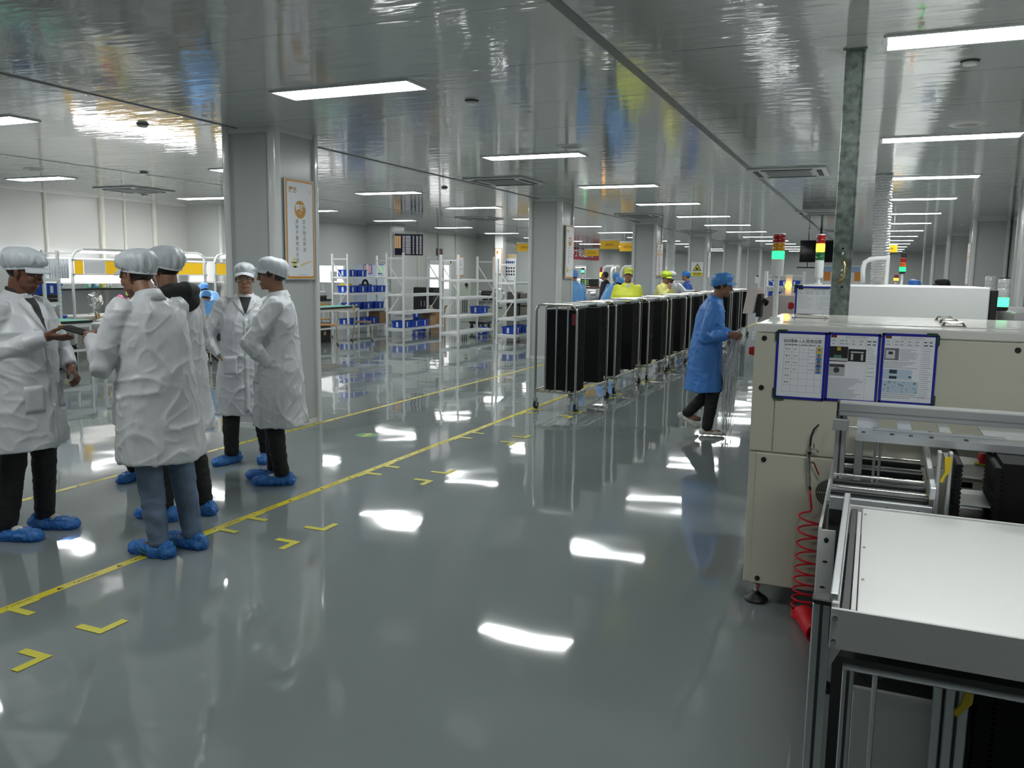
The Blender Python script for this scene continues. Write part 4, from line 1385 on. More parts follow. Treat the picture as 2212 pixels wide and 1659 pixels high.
def smt_machine(x0, x1, y0, y1, h, label, m=MACHGREY, rnd=.12):
    t = thing('assembly_machine', label, 'machine', ((x0 + x1) / 2, (y0 + y1) / 2, 0), world=True)
    # rounded shoulder profile
    pts = [(x0, .1), (x0, h - rnd)] + [(x0 + rnd - rnd * cos(a), h - rnd + rnd * sin(a)) for a in (.4, .8, 1.2)] + [(x0 + rnd, h), (x1 - rnd, h)] + [(x1 - rnd + rnd * sin(a), h - rnd + rnd * cos(a)) for a in (.4, .8, 1.2)] + [(x1, h - rnd), (x1, .1)]
    mb = MB(); mb.prism([(a, y0, b) for a, b in pts], (0, y1 - y0, 0)); mb.build('body', m, t)
    mb = MB(); mb.b2(x0 + .03, x1 - .03, y0 + .05, y1 - .05, 0, .1); mb.build('plinth', BLACK, t)
    mb = MB(); mb.b2(x0 + .06, x1 - .06, y0 - .006, y0, .2, h - .25, .003); mb.build('door', m, t)
    mb = MB(); mb.b2(x0 + .07, x0 + .085, y0 - .012, y0, .25, h - .3); mb.build('door_gap', BLACK, t)
    mb = MB(); mb.b2(x0 - .006, x0, y0 + .1, y1 - .1, .2, h - .3, .003); mb.build('side_door', m, t)
    return t


m4 = smt_machine(-.92, .9, 7.6, 9.1, 1.435, 'pinkish grey machine with rounded shoulder left of the single blue framed sheet', mat('pink_grey_machine', (.46, .42, .41), .4))
t = thing('beacon_post', 'square white post with a lit amber beacon on the pinkish grey machine', 'signal light', (-.66, 7.8, 1.435), world=True, group='signal tower lights')
x_ = ay(1705, 600, 7.8).x
mb = MB(); mb.b2(x_ - .027, x_ + .027, 7.77, 7.83, 1.435, ay(1705, 593, 7.8).z, .004); mb.build('post', WHITE_PAINT, t)
mb = MB(); mb.cyl((x_, 7.765, ay(1705, 617, 7.8).z), (x_, 7.735, ay(1705, 617, 7.8).z), .028, n=20); mb.build('lens', glow('lit_amber2', (1, .42, .03), 9), t)
t = thing('operator_panel', 'tilted pinkish operator monitor on a black arm at the pinkish grey machine', 'monitor', (-1.08, 7.7, 1.1), world=True)
a, b = ay(1632, 622, 7.5), ay(1622, 676, 7.5)
mb = MB(); mb.prism([(a.x - .045, 7.35, a.z), (a.x + .035, 7.35, a.z), (b.x + .03, 7.35, b.z), (b.x - .05, 7.35, b.z)], (0, .38, 0)); mb.build('screen_case', mat('pink_grey_panel', (.50, .45, .44), .4), t)
mb = MB(); mb.tube([V((a.x + .03, 7.55, a.z - .08)), V((a.x + .09, 7.6, a.z - .12)), V((-.92, 7.7, 1.2))], .02, 8); mb.b2(a.x + .02, a.x + .06, 7.45, 7.65, b.z - .03, a.z - .05); mb.build('arm', BLACK, t)
m3 = smt_machine(.95, 1.9, 7.05, 8.6, 1.36, 'grey machine at the right edge with a lit green lamp on top', mat('mid_grey_machine', (.36, .36, .365), .4), .02)
x_ = ay(2167, 640, 7.3).x
tower((x_, 7.3, 1.36), 'short clear signal lamp with its green base lit at the right edge', .042, 1.362, ay(2167, 600, 7.3).z, (cW, cW, ('green2', (.01, .13, .03), (.06, 1, .25), 3.5)), 2, False, False)
x_ = ay(2140, 605, 8).x
tower((x_, 8.0, 1.36), 'short unlit white signal lamp behind the black side panel', .04, 1.362, ay(2140, 599, 8).z + .01, (cW, cW), -1, False, True)
smt_machine(-.95, .85, 9.3, 11.2, 1.46, 'white machine in the second row just beyond the pinkish grey machine', MACHWHITE)
smt_machine(-.95, .85, 11.5, 14.6, 1.48, 'white oven machine under the crumpled foil duct', MACHWHITE)
smt_machine(-.95, .85, 15.2, 19.5, 1.42, 'long white machine farther down the right row', MACHWHITE)
smt_machine(-.95, .85, 20.5, 27.5, 1.4, 'last long white machine of the right row', MACHWHITE)
x_ = ay(1949, 590, 9.6).x
tower((x_, 9.6, 1.46), 'black capped signal tower with green light lit, right of the foil duct', .031, ay(1949, 592, 9.6).z, ay(1953, 546, 9.6).z, (cK, cR, cO, cG), 3, True, False)
x_ = ay(1936, 600, 12).x
tower((x_, 12.0, 1.48), 'tiny signal tower with amber light lit below the black capped tower', .03, ay(1936, 608, 12).z, ay(1936, 594, 12).z, (cR, cA), 1, True, False)
t = thing('pipe_arch', 'white bent pipe arch on the machine in front of the foil duct', 'pipe', (.0, 10.5, 1.46), world=True)
P = lambda px, py: ay(px, py, 10.4)
mb = MB(); mb.tube([P(1864, 612), P(1864, 582), P(1868, 567), P(1880, 560), P(1896, 558), P(1916, 558)], .028, 10); mb.build('pipe', WHITE_PAINT, t, True)
mb = MB(); a = P(1918, 558); mb.cyl((a.x, 10.4, a.z + .02), (a.x, 10.4, 1.46), .024, n=12); mb.build('down_pipe', WHITE_PAINT, t, 40)
t = thing('hanging_screen', 'black flat screen hung from the ceiling beyond the signal towers', 'screen', (-1.5, 25, 2.2), world=True)
a, b = ay(1729, 519, 25), ay(1806, 567, 25)
mb = MB(); mb.b2(a.x, b.x, 25, 25.08, b.z, a.z, .01); mb.build('casing', BLACK, t)
mb = MB(); mb.b2(a.x + .02, b.x - .02, 24.995, 25, b.z + .02, a.z - .02); mb.build('screen', mat('screen_glass', (.008, .008, .01), .06), t)
mb = MB(); c = ay(1773, 520, 25.1); mb.cyl((c.x, 25.1, a.z - .1), (c.x, 25.1, CEIL), .03); mb.build('ceiling_pole', BLACK, t, 40)
mb = MB(); c = ay(1752, 510, 25.05); mb.tube([V((c.x, 25.05, a.z - .05)), V((c.x - .05, 25.05, a.z + .3)), V((c.x + .1, 25.05, CEIL))], .012, 6); mb.build('cable', WHITE_PAINT, t)
mb = MB(); a = ay(1746, 570, 25); mb.box((ay(1742, 574, 25).x, 25.3, a.z - .1), (.55, .3, .03), 0, .01); mb.cyl((ay(1742, 574, 25).x, 25.3, a.z - .1), (ay(1742, 574, 25).x, 25.3, CEIL), .012)
single('hanging_tray', mb, BLACK, 'thin dark tray hung below the black flat screen', 'tray')
# ------------------------------------------------------------------ loading lift in the right foreground
lf = thing('loading_lift', 'white and aluminium loading lift with a flat white tray in the right foreground', 'machine', (.4, 2.8, 0), world=True)
LW = mat('lift_white_paint', (.66, .67, .655), .42, bump=(260, .08, .0008))
ALUB = mat('anodised_aluminium', (.52, .54, .55), .36, .75)
DARKG = mat('dark_grey_steel_and_shade', (.05, .052, .055), .45)
XR = 1.15


def profile(parent, x0, x1, y0, y1, z0, z1, name='upright', grooves=True):
    mb = MB(); mb.b2(x0, x1, y0, y1, z0, z1, .003)
    o = mb.build(name, ALUB, parent)
    if grooves:
        xm, ym, g = (x0 + x1) / 2, (y0 + y1) / 2, .004
        mb = MB()
        mb.b2(xm - g, xm + g, y0 - .0006, y0 + .004, z0, z1)
        mb.b2(x0 - .0006, x0 + .004, ym - g, ym + g, z0, z1)
        mb.build('groove', DARKG, o)
    return o


# front left upright, its cap and foot
profile(lf, -.090, -.047, 2.105, 2.15, .03, .80)
mb = MB(); mb.b2(-.092, -.045, 2.103, 2.152, .80, .812, .003); mb.build('upright_cap', BLACK, lf)
for x, y in ((-.068, 2.13), (-.068, 3.3), (.95, 2.13), (.95, 3.3)):
    mb = MB(); mb.lathe([(.03, 0), (.03, .008), (.012, .02), (.01, .035)], (x, y, 0), 18); mb.build('levelling_foot', BLACK, lf, 40)
profile(lf, .93, .975, 2.105, 2.15, .03, .80)
# tray
TZ = .80
mb = MB()
mb.b2(-.046, XR, 2.090, 2.100, .697, TZ, .002)                      # front face
mb.b2(-.046, -.028, 2.10, 3.10, .70, TZ + .012, .003)               # left flange
mb.b2(-.036, XR, 3.09, 3.10, .70, TZ + .004, .002)
mb.build('tray_frame', LW, lf)
mb = MB(); mb.b2(.012, XR, 2.10, 3.085, TZ - .012, TZ - .002, .002); mb.build('tray_sheet', mat('tray_white', (.76, .77, .755), .3, bump=(300, .1, .0006)), lf)
mb = MB(); mb.b2(-.002, .0095, 2.105, 3.03, TZ - .02, TZ - .001, .001); mb.build('sheet_edge', LW, lf)
mb = MB(); mb.b2(-.023, -.004, 2.105, 3.09, TZ - .022, TZ - .008, .002); mb.build('belt', DARKG, lf)
mb = MB(); mb.b2(-.05, -.03, 2.11, 3.15, TZ + .001, TZ + .032, .003); mb.build('side_rail', ALU, lf)
mb = MB()
for y in (2.33, 2.62, 3.0):
    mb.cyl((.022, y, TZ - .002), (.022, y, TZ + .002), .004, n=10)
for x, z in ((-.036, .775), (-.036, .715)):
    mb.cyl((x, 2.09, z), (x, 2.082, z), .005, n=10); mb.cyl((x, 2.0905, z), (x, 2.088, z), .008, n=6)
mb.build('screw', CHROME, lf, 40)
mb = MB(); mb.prism([(-.046, 2.11, .697), (-.015, 2.11, .697), (-.046, 2.11, .63)], (0, .012, 0)); mb.build('gusset', LW, lf)
# left side bracket plate behind the tray
mb = MB(); mb.b2(-.128, -.07, 3.10, 3.108, .44, .70, .002); mb.b2(-.130, -.123, 3.108, 3.75, .44, .70, .002); mb.prism([(-.128, 3.1, .70), (-.118, 3.1, .70), (-.105, 3.85, .83), (-.115, 3.85, .83)], (0, 0, .008))
mb.build('side_plate', LW, lf)
mb = MB()
for px, py, rx, rz in ((1785, 1167, .008, .010), (1782, 1213, .009, .0035), (1776, 1268, .009, .0035)):
    c = ay(px, py, 3.099); mb.ell(c, (rx, .002, rz), 14, 8)
mb.build('slot_hole', BLACK, lf, True)
# lower front: round bar, inner upright, thin rod, cover panel
mb = MB(); mb.cyl((-.012, 2.2, .615), (XR, 2.2, .615), .016, n=20); mb.build('cross_bar', STEEL, lf, 40)
profile(lf, -.012, .017, 2.24, 2.27, .03, .60)
mb = MB(); mb.cyl((.067, 2.23, .03), (.067, 2.23, .60), .0065, n=12); mb.build('guide_rod', ALU, lf, 40)
mb = MB(); mb.b2(.017, .215, 2.32, 2.33, .03, .50, .002); mb.b2(.017, .215, 2.315, 2.33, .492, .502); mb.build('cover_panel', LW, lf)
profile(lf, .205, .225, 2.25, 2.28, .03, .585, grooves=False)
profile(lf, .232, .255, 2.25, 2.28, .03, .60, grooves=False)
profile(lf, .262, .285, 2.25, 2.29, .03, .60, grooves=False)
mb = MB(); mb.b2(-.045, XR, 2.6, 2.62, .03, .69); mb.b2(-.045, XR, 2.12, 2.6, .655, .668); mb.build('interior_shade_panel', DARKG, lf)  # dark sheets stand in for the shaded inside of the lift
mb = MB(); mb.cyl((.07, 2.59, .53), (.07, 2.5, .53), .04, n=22); mb.b2(.03, .11, 2.585, 2.6, .42, .6, .004); mb.build('motor', LW, lf, 40)
mb = MB(); mb.tube([V((.10, 2.49, .50)), V((.115, 2.49, .54)), V((.11, 2.49, .47)), V((.06, 2.49, .44)), V((.02, 2.49, .47))], .004, 6); mb.build('motor_cable', BLACK, lf, True)
YC = mat('yellow_clamp', (.62, .46, .01), .35)
mb = MB(); mb.prism([(.274, 2.235, .59), (.292, 2.235, .59), (.290, 2.235, .555), (.276, 2.235, .535), (.262, 2.235, .515), (.254, 2.235, .515), (.252, 2.235, .525), (.266, 2.235, .548)], (0, .012, 0)); mb.build('clamp_handle', YC, lf)
# tower behind: twin uprights, wide top beam, slotted carriage plate
YT = 3.5
profile(lf, -.108, -.066, YT + .02, YT + .06, .03, 1.065)
profile(lf, -.03, .0, YT + .03, YT + .06, .45, 0.97, grooves=False)
mb = MB()
for x in (.043, .062): mb.cyl((x, YT + .05, .45), (x, YT + .05, .97), .0055, n=12)
mb.build('guide_rod', STEEL, lf, 40)
mb = MB(); mb.b2(-.1, XR, YT + .0, YT + .085, 1.055, 1.108, .004)
mb.build('top_beam', ALUB, lf)
mb = MB()
for k in range(3): mb.b2(-.099, XR, YT + .018 + k * .026, YT + .023 + k * .026, 1.106, 1.1086)
mb.b2(-.099, XR, YT - .0006, YT + .004, 1.072, 1.078)
mb.build('beam_groove', mat('groove_grey', (.28, .29, .30), .4, .6), lf)
mb = MB(); mb.b2(-.106, -.1, YT - .002, YT + .087, 1.05, 1.11, .002); mb.build('beam_end_cap', BLACK, lf)
mb = MB(); mb.b2(-.118, -.06, YT - .03, YT + .0, 1.0, 1.045, .003); mb.b2(-.062, -.056, YT - .035, YT, .985, 1.04); mb.build('clamp_block', ALU, lf)
mb = MB(); mb.cyl((-.06, YT - .015, 1.015), (-.025, YT - .015, 1.015), .007, n=12); mb.build('stub_shaft', CHROME, lf, 40)
# carriage plate with openings
PZ = 1.0
mb = MB(); x0, x1, ya, yb = -.03, XR, 3.40, 3.90
for a in ((x0, x1, ya, ya + .05), (x0, x1, yb - .045, yb)): mb.b2(a[0], a[1], a[2], a[3], PZ, PZ + .008)
for a, b in ((x0, .05), (.12, .17), (.27, .31), (.42, x1)): mb.b2(a, b, ya + .14, yb - .045, PZ, PZ + .008)
mb.b2(x0, x1, ya + .05, ya + .14, PZ, PZ + .008)
mb.b2(x0, x1, ya - .004, ya, PZ - .02, PZ + .008)
mb.build('carriage_plate', mat('plate_silver', (.58, .61, .64), .3, .6), lf)
mb = MB(); mb.b2(.03, .48, ya + .09, ya + .12, PZ + .008, PZ + .018, .004); mb.build('carriage_rib', mat('bright_rib', (.8, .82, .84), .15, .8), lf)
mb = MB()
for x in (-.01, .09, .155, .225, .34): mb.b2(x, x + .014, ya + .02, ya + .05, PZ + .0082, PZ + .0095)
mb.build('plate_slot', BLACK, lf)
# roller bed between the tray and the cream machine
for y0, z, r, m_ in ((3.22, .812, .010, BLACK), (3.29, .818, .006, CHROME), (3.40, .812, .011, BLACK), (3.50, .818, .006, CHROME), (3.60, .815, .012, BLACK), (3.69, .82, .007, CHROME), (3.79, .818, .013, BLACK), (3.87, .828, .007, CHROME)):
    mb = MB(); mb.cyl((-.10, y0, z), (.225, y0, z), r, n=14); mb.build('roller', m_, lf, 40)
mb = MB(); mb.b2(-.11, .23, 3.17, 3.95, .775, .79); mb.b2(-.08, .22, 3.24, 3.27, .79, .805); mb.b2(-.08, .22, 3.33, 3.38, .79, .80); mb.b2(-.08, .22, 3.44, 3.48, .79, .803); mb.build('bed_plate', ALU, lf)
mb = MB(); mb.b2(-.1, .235, 3.15, 3.17, .765, .812, .002); mb.build('bed_front', ALUB, lf)
mb = MB()
for x in (.09, .19): mb.cyl((x, 3.149, .79), (x, 3.151, .79), .004, n=10)
mb.build('bed_hole', BLACK, lf)
mb = MB(); mb.b2(-.1, .235, 3.19, 3.2, .45, .77); mb.build('interior_shade_panel', DARKG, lf)  # dark sheet added where the space below the bed lies in shade
mb = MB(); mb.beam((.232, 3.15, .86), (.245, 3.95, .885), .022, .045, .003); mb.build('guide_rail', ALU, lf)
mb = MB(); mb.ell((.222, 3.25, .83), (.004, .006, .006), 8, 6); mb.ell((.222, 3.52, .83), (.004, .006, .006), 8, 6); mb.build('brass_fitting', mat('brass', (.55, .43, .2), .25, 1.0), lf, True)
mb = MB(); mb.box((.40, 3.75, .84), (.13, .42, .012), -.28, .002, M.Rotation(-.2, 3, 'Z')); mb.b2(.315, .335, 3.5, 3.95, .80, .86); mb.build('side_cover', LW, lf)
for y0, z, r, m_ in ((3.3, .80, .008, CHROME), (3.4, .80, .012, BLACK), (3.52, .80, .007, CHROME), (3.62, .80, .012, BLACK), (3.75, .81, .008, BLACK)):
    mb = MB(); mb.cyl((.315, y0, z), (.40, y0, z), r, n=12); mb.build('roller', m_, lf, 40)
c = V((.452, 3.82, .850)); mb = MB(); mb.cyl(c, c + V((0, 0, .004)), .03, n=24); mb.build('stop_button_plate', mat('stop_yellow', (.75, .68, .02), .4), lf)
estop(lf, c, (0, 0, 1), .021)
profile(lf, .24, .255, 3.2, 3.24, .45, 1.0, grooves=False)
profile(lf, .275, .29, 3.2, 3.24, .45, 1.0, grooves=False)
mb = MB(); mb.prism([(.262, 3.19, .985), (.285, 3.19, .985), (.282, 3.19, .935), (.268, 3.19, .915), (.262, 3.19, .895), (.252, 3.19, .895), (.255, 3.19, .905), (.266, 3.19, .93)], (0, .012, 0)); mb.build('clamp_handle', YC, lf)
mg = thing('comb_magazine', 'black slotted board magazine standing in the loading lift', 'magazine', (.45, 3.4, .45), world=True)
for xa, xb in ((.296, .32), (.415, .44)):
    mb = MB(); comb_layer(mb, xa, xb, 3.18, 3.46, .49, .985, .016); mb.build('slotted_wall', COMB, mg)
mb = MB(); mb.b2(.29, .9, 3.17, 3.47, .45, .49, .003); mb.build('base', BLACK, mg)
mb = MB()
for k in range(6): mb.b2(.32, .415, 3.2, 3.44, .52 + k * .06, .524 + k * .06)
mb.build('board', mat('board_silver', (.5, .52, .54), .3, .7), mg)
mb = MB(); mb.b2(.44, .9, 3.2, 3.44, .49, .98); mb.build('side_wall', COMB, mg)
mg = thing('comb_magazine', 'black slotted board magazine low under the white tray at the right edge', 'magazine', (.55, 2.4, .03), world=True)
mb = MB(); comb_layer(mb, .297, .34, 2.25, 2.5, .03, .585, .014); comb_layer(mb, .34, .8, 2.255, 2.5, .03, .585, .014); mb.build('slotted_wall', COMB, mg)
mb = MB(); mb.b2(.297, .81, 2.25, 2.51, .0, .03); mb.build('base', BLACK, mg)
# ------------------------------------------------------------------ work stations along the left wall
XB = -12.35


def station(y0, y1, label, orange, nm):
    t = thing('work_station', label, 'work bench', (XB - .4, (y0 + y1) / 2, 0), world=True, group='lit work stations along the left wall')
    mb = MB(); mb.b2(XB - .75, XB - .02, y0 + .05, y1 - .05, .72, .75, .004); mb.build('bench_top', MACHWHITE, t)
    mb = MB(); mb.b2(XB - .02, XB, y0 + .05, y1 - .05, .69, .755, .004); mb.build('edge_strip', RACKW, t)
    for y in (y0, y1):
        mb = MB(); mb.tube([(XB, y, 0), (XB, y, 1.72), (XB, y + (.03 if y == y0 else -.03), 1.80), (XB, y + (.1 if y == y0 else -.1), 1.86), (XB, y + (.2 if y == y0 else -.2), 1.88)], .024, 10); mb.build('front_post', WHITE_PAINT, t, 50)
        mb = MB(); mb.b2(XB - .74, XB - .70, y - .02, y + .02, 0, 1.75); mb.build('rear_post', ALU, t)
    mb = MB(); mb.b2(XB - .03, XB + .03, y0 + .2, y1 - .2, 1.865, 1.91, .004); mb.build('light_beam', WHITE_PAINT, t)
    mb = MB(); mb.cyl((XB - .01, y0 + .2, 1.845), (XB - .01, y1 - .15, 1.845), .016, n=10); mb.build('light_tube', glow('station_tube', (1, .99, 1), 70), t)
    mb = MB(); mb.b2(XB - .015, XB + .005, y0 + .03, y1 - .03, 1.70, 1.72); mb.b2(XB - .015, XB + .005, y0 + .03, y1 - .03, 1.455, 1.475); mb.build('panel_rail', RACKW, t)
    for k, (a, b) in enumerate(orange):
        mb = MB(); mb.b2(XB - .006, XB, a, b, 1.475, 1.70); mb.build('orange_panel', mat('self_glowing_orange', (.85, .50, .01), .35, emit=((.9, .55, .01), .30)), t)  # opaque orange with a glow put in, imitating tube light coming through
    mb = MB()
    for y in (y0, y1):
        for z in (1.465, 1.71): mb.cyl((XB + .02, y, z), (XB + .045, y, z), .022, n=8)
    mb.build('clamp_knob', ALU, t, 40)
    mb = MB(); mb.b2(XB - .75, XB - .45, y0 + .03, y1 - .03, 1.30, 1.315); mb.build('rear_shelf', RACKW, t)
    mb = MB(); mb.b2(XB - .745, XB - .735, y0 + .03, y1 - .03, 1.32, 1.75); mb.build('brightening_backing', mat('bright_white_panel', (.82, .82, .82), .35), t)  # white backing added to make the station look brighter
    mb = MB(); mb.b2(XB - .74, XB + .0, y0 - .012, y0 + .012, 1.80, 1.83); mb.b2(XB - .74, XB + .0, y1 - .012, y1 + .012, 1.80, 1.83); mb.build('top_arm', RACKW, t)
    return t


station(9.95, 12.98, 'lit work station with orange and white panels behind the group of people', ((10.0, 10.17), (10.62, 12.93)), 'a')
mb = MB(); mb.b2(XB - .002, XB + .004, 10.18, 10.61, 1.478, 1.698); t = single('drawing_sheet', mb, PAPER, 'white drawing clipped between orange panels of the left work station', 'drawing')
station(13.25, 14.05, 'lit work station half hidden behind the first column with an orange panel', ((13.3, 14.0),), 'b')
make_desk(-12.0, -11.31, 7.9, 9.42, .76, 'table with a green mat and black edge behind the left man', GREENMAT)
make_desk(-11.6, -11.3, 9.6, 11.0, .70, 'white table with trays in front of the seated woman in yellow', mat('white_laminate', (.66, .68, .70), .35))
t = thing('spray_bottle', 'pink spray bottle with a white and red trigger on the green mat table', 'bottle', (-11.5, 8.9, .767))
mb = MB(); mb.lathe([(.045, 0), (.055, .02), (.055, .08), (.04, .12), (.022, .14), (.02, .16)], n=20); mb.build('bottle', mat('pink_liquid', (.55, .02, .10), .2, trans=.3), t, 40)
mb = MB(); mb.box((0, .0, .225), (.03, .10, .035), 0, .008); mb.cyl((0, .0, .16), (0, 0, .21), .015); mb.build('nozzle', WHITE_PAINT, t, 40)
mb = MB(); mb.tube([(0, -.03, .215), (0, -.05, .19), (0, -.06, .16)], .008, 8); mb.build('trigger', RED, t)
t = thing('desk_fan', 'clear round desk fan with a white hub at the back of the work station', 'fan', ax(205, 680, -12.7), world=True)
c = ax(205, 647, -12.7)
mb = MB()
for k in range(22):
    a = 2 * pi * k / 22
    mb.tube([c + V((.06, .04 * cos(a), .04 * sin(a))), c + V((.075, .12 * cos(a), .12 * sin(a))), c + V((.02, .165 * cos(a), .165 * sin(a)))], .0028, 5)
for r in (.165, .12, .06): mb.tube([c + V((.02 + (.055 if r < .15 else 0), r * cos(q * pi / 12), r * sin(q * pi / 12))) for q in range(24)], .004, 6, True)
mb.build('guard', CHROME, t, 50)
mb = MB()
for k in range(3):
    a = 2 * pi * k / 3
    mb.prism([c + V((.02, .03 * cos(a), .03 * sin(a))), c + V((.03, .15 * cos(a - .4), .15 * sin(a - .4))), c + V((.0, .15 * cos(a + .5), .15 * sin(a + .5)))], (.004, 0, 0))
mb.cyl(c - V((.05, 0, 0)), c + V((.05, 0, 0)), .035, n=16); mb.build('blade', mat('fan_clear', (.6, .64, .65), .2), t, 40)
mb = MB(); b_ = V((c.x - .03, c.y, .752)); mb.cyl(b_ + V((0, 0, .02)), c - V((.03, 0, .0)), .018); mb.lathe([(.11, 0), (.1, .02), (.03, .035)], b_, 20); mb.build('stand', mat('fan_grey', (.5, .53, .52), .35), t, 40)
t = thing('computer_monitor', 'black computer monitor seen from behind beside the hooded man', 'monitor', (-12.66, 12.3, .752), world=True)
a, b = ax(386, 614, -12.65), ax(424, 655, -12.65)
mb = MB(); mb.b2(-12.68, -12.64, a.y, b.y, b.z, a.z, .01); mb.build('casing', BLACK, t)
mb = MB(); ym = (a.y + b.y) / 2; mb.cyl((-12.66, ym, .76), (-12.66, ym, b.z + .1), .03); mb.lathe([(.12, 0), (.11, .015)], (-12.66, ym, .752), 20); mb.build('stand', BLACK, t, 40)
t = thing('wall_shelf', 'shelf with a black front edge on the left wall behind the work station', 'shelf', (X0, 11.2, 1.15), world=True)
mb = MB(); mb.b2(X0, X0 + .35, 9.9, 12.9, 1.17, 1.19); mb.build('board', WHITE_PAINT, t)
mb = MB(); mb.b2(X0 + .35, X0 + .36, 9.9, 12.9, 1.16, 1.195); mb.build('edge_strip', BLACK, t)
for k, (px, c, w, h, nm) in enumerate(((190, (.25, .55, .42), .10, .14, 'pale green box'), (204, (.10, .35, .40), .16, .16, 'teal box'), (221, (.75, .70, .05), .14, .09, 'yellow cup'), (231, (.6, .64, .62), .08, .15, 'clear jar'), (237, (.35, .6, .4), .07, .15, 'pale green bottle'))):
    p = ax(px, 620, X0 + .2)
    t = thing('shelf_container', 'small %s standing on the black edged wall shelf' % nm, 'container', (X0 + .2, p.y, 1.191), group='containers on the wall shelf')
    mb = MB()
    if 'box' in nm: mb.box((0, 0, h / 2), (w, w, h), 0, .01)
    else: mb.lathe([(w * .42, 0), (w * .5, h * .1), (w * .5, h * .8), (w * .35, h)], n=16)
    mb.build('body', mat('container_%d' % k, c, .35), t, 40)
    mb = MB(); mb.box((w * .5, 0, h * .45), (.003, w * .5, h * .4)); mb.build('sticker', PAPER, t)
t = thing('tool_rack', 'white perforated angle rack with upright sheets and a blue bin behind the left man', 'rack', (-12.2, 8.8, 0), world=True)
yl, yr = ax(92, 560, -12.1).y, ax(124, 560, -12.1).y
for x in (-12.55, -12.1):
    for y in (yl, yr):
        mb = MB(); mb.b2(x - .02, x + .02, y - .02, y + .02, 0, 1.85); mb.build('post', RACKW, t)
mb = MB()
for k in range(24): mb.b2(-12.081, -12.079, yr - .006, yr + .006, .2 + k * .068, .22 + k * .068)
mb.build('post_holes', mat('hole_grey', (.25, .26, .26), .6), t)
for z in (.62, 1.02, 1.40):
    mb = MB(); mb.b2(-12.55, -12.1, yl, yr, z - .012, z); mb.b2(-12.11, -12.09, yl, yr, z - .05, z + .005); mb.build('shelf_board', RACKW, t)
mb = MB()
for k in range(9): mb.b2(-12.5, -12.14, yl + .12 + k * .045, yl + .135 + k * .045, 1.403, 1.72)
single('upright_sheets', mb, PAPER, 'row of white upright sheets standing on the top of the angle rack', 'sheets', kind='stuff')
bin_at(-12.33, (yl + yr) / 2 + .05, 1.145, 'blue bin on black trays in the angle rack behind the left man', 0)
for k in range(2):
    single('rack_tray', MB().box((-12.33, (yl + yr) / 2, 1.045 + k * .07), (.36, .34, .05), 0, .01), BLACK, 'flat black tray in the angle rack, %s one' % ['lower', 'upper'][k], 'tray')
bin_at(-12.33, (yl + yr) / 2 + .1, .625, 'blue bin on the low shelf of the angle rack beside the spray bottle', 0)
for k, (y, lab) in enumerate(((8.55, 'left'), (9.1, 'right'))):
    t = thing('drawer_box', 'black plastic drawer box under the green mat table, %s one' % lab, 'drawer box', (-11.75, y, 0), group='black drawer boxes under the green mat table')
    mb = MB(); mb.b2(-.2, .2, -.22, .22, 0, .36, .012); mb.build('body', BLACK, t)
    mb = MB(); mb.b2(-.21, .21, -.23, .23, .36, .385, .008); mb.build('lid', mat('lid_grey', (.16, .17, .2), .4), t)
    mb = MB(); mb.cyl((.2, 0, .19), (.203, 0, .19), .05, n=18); mb.build('emblem', mat('gold_print', (.35, .22, .06), .4), t)
t = thing('storage_crate', 'black crate with a gold emblem on the floor left of the first column', 'crate', (-10.55, 11.2, 0), world=True)
p = ax(441, 760, -10.9); mb = MB(); mb.b2(-11.3, -11.0, p.y - .05, p.y + .4, 0, .42, .012); mb.build('tub', BLACK, t)
mb = MB(); c = ax(434, 755, -10.998); mb.cyl((-11.0, c.y + .1, .24), (-10.996, c.y + .1, .24), .055, n=18); mb.build('emblem', mat('gold_print', (.35, .22, .06), .4), t)
p = ax(441, 722, -10.95)
for k in range(2):
    mb = MB(); mb.box((-11.15, p.y + .03 + k * .26, .49 + .0), (.25, .2, .13), .1, .004)
    single('parts_carton', mb, mat('yellow_card', (.55, .40, .08), .5), 'yellow card box on the black crate left of the first column, %s one' % ['left', 'right'][k], 'box')
for k, (y, z) in enumerate(((9.95, .708), (10.4, .708), (10.7, .708))):
    t = thing('paper_tray', 'white paper tray on the white table by the seated woman, %s from the left' % OR5[k], 'tray', (-11.5, y, z))
    mb = MB(); mb.box((0, 0, .02), (.35, .3, .03), .1, .006); mb.build('tray', MACHWHITE, t)
    mb = MB(); mb.box((0, 0, .042), (.3, .24, .012), .25); mb.build('papers', PAPER, t)

dup(ch2, (-10.50, 10.92, 0), .5, label='wooden chair under the seated worker in blue left of the first column')

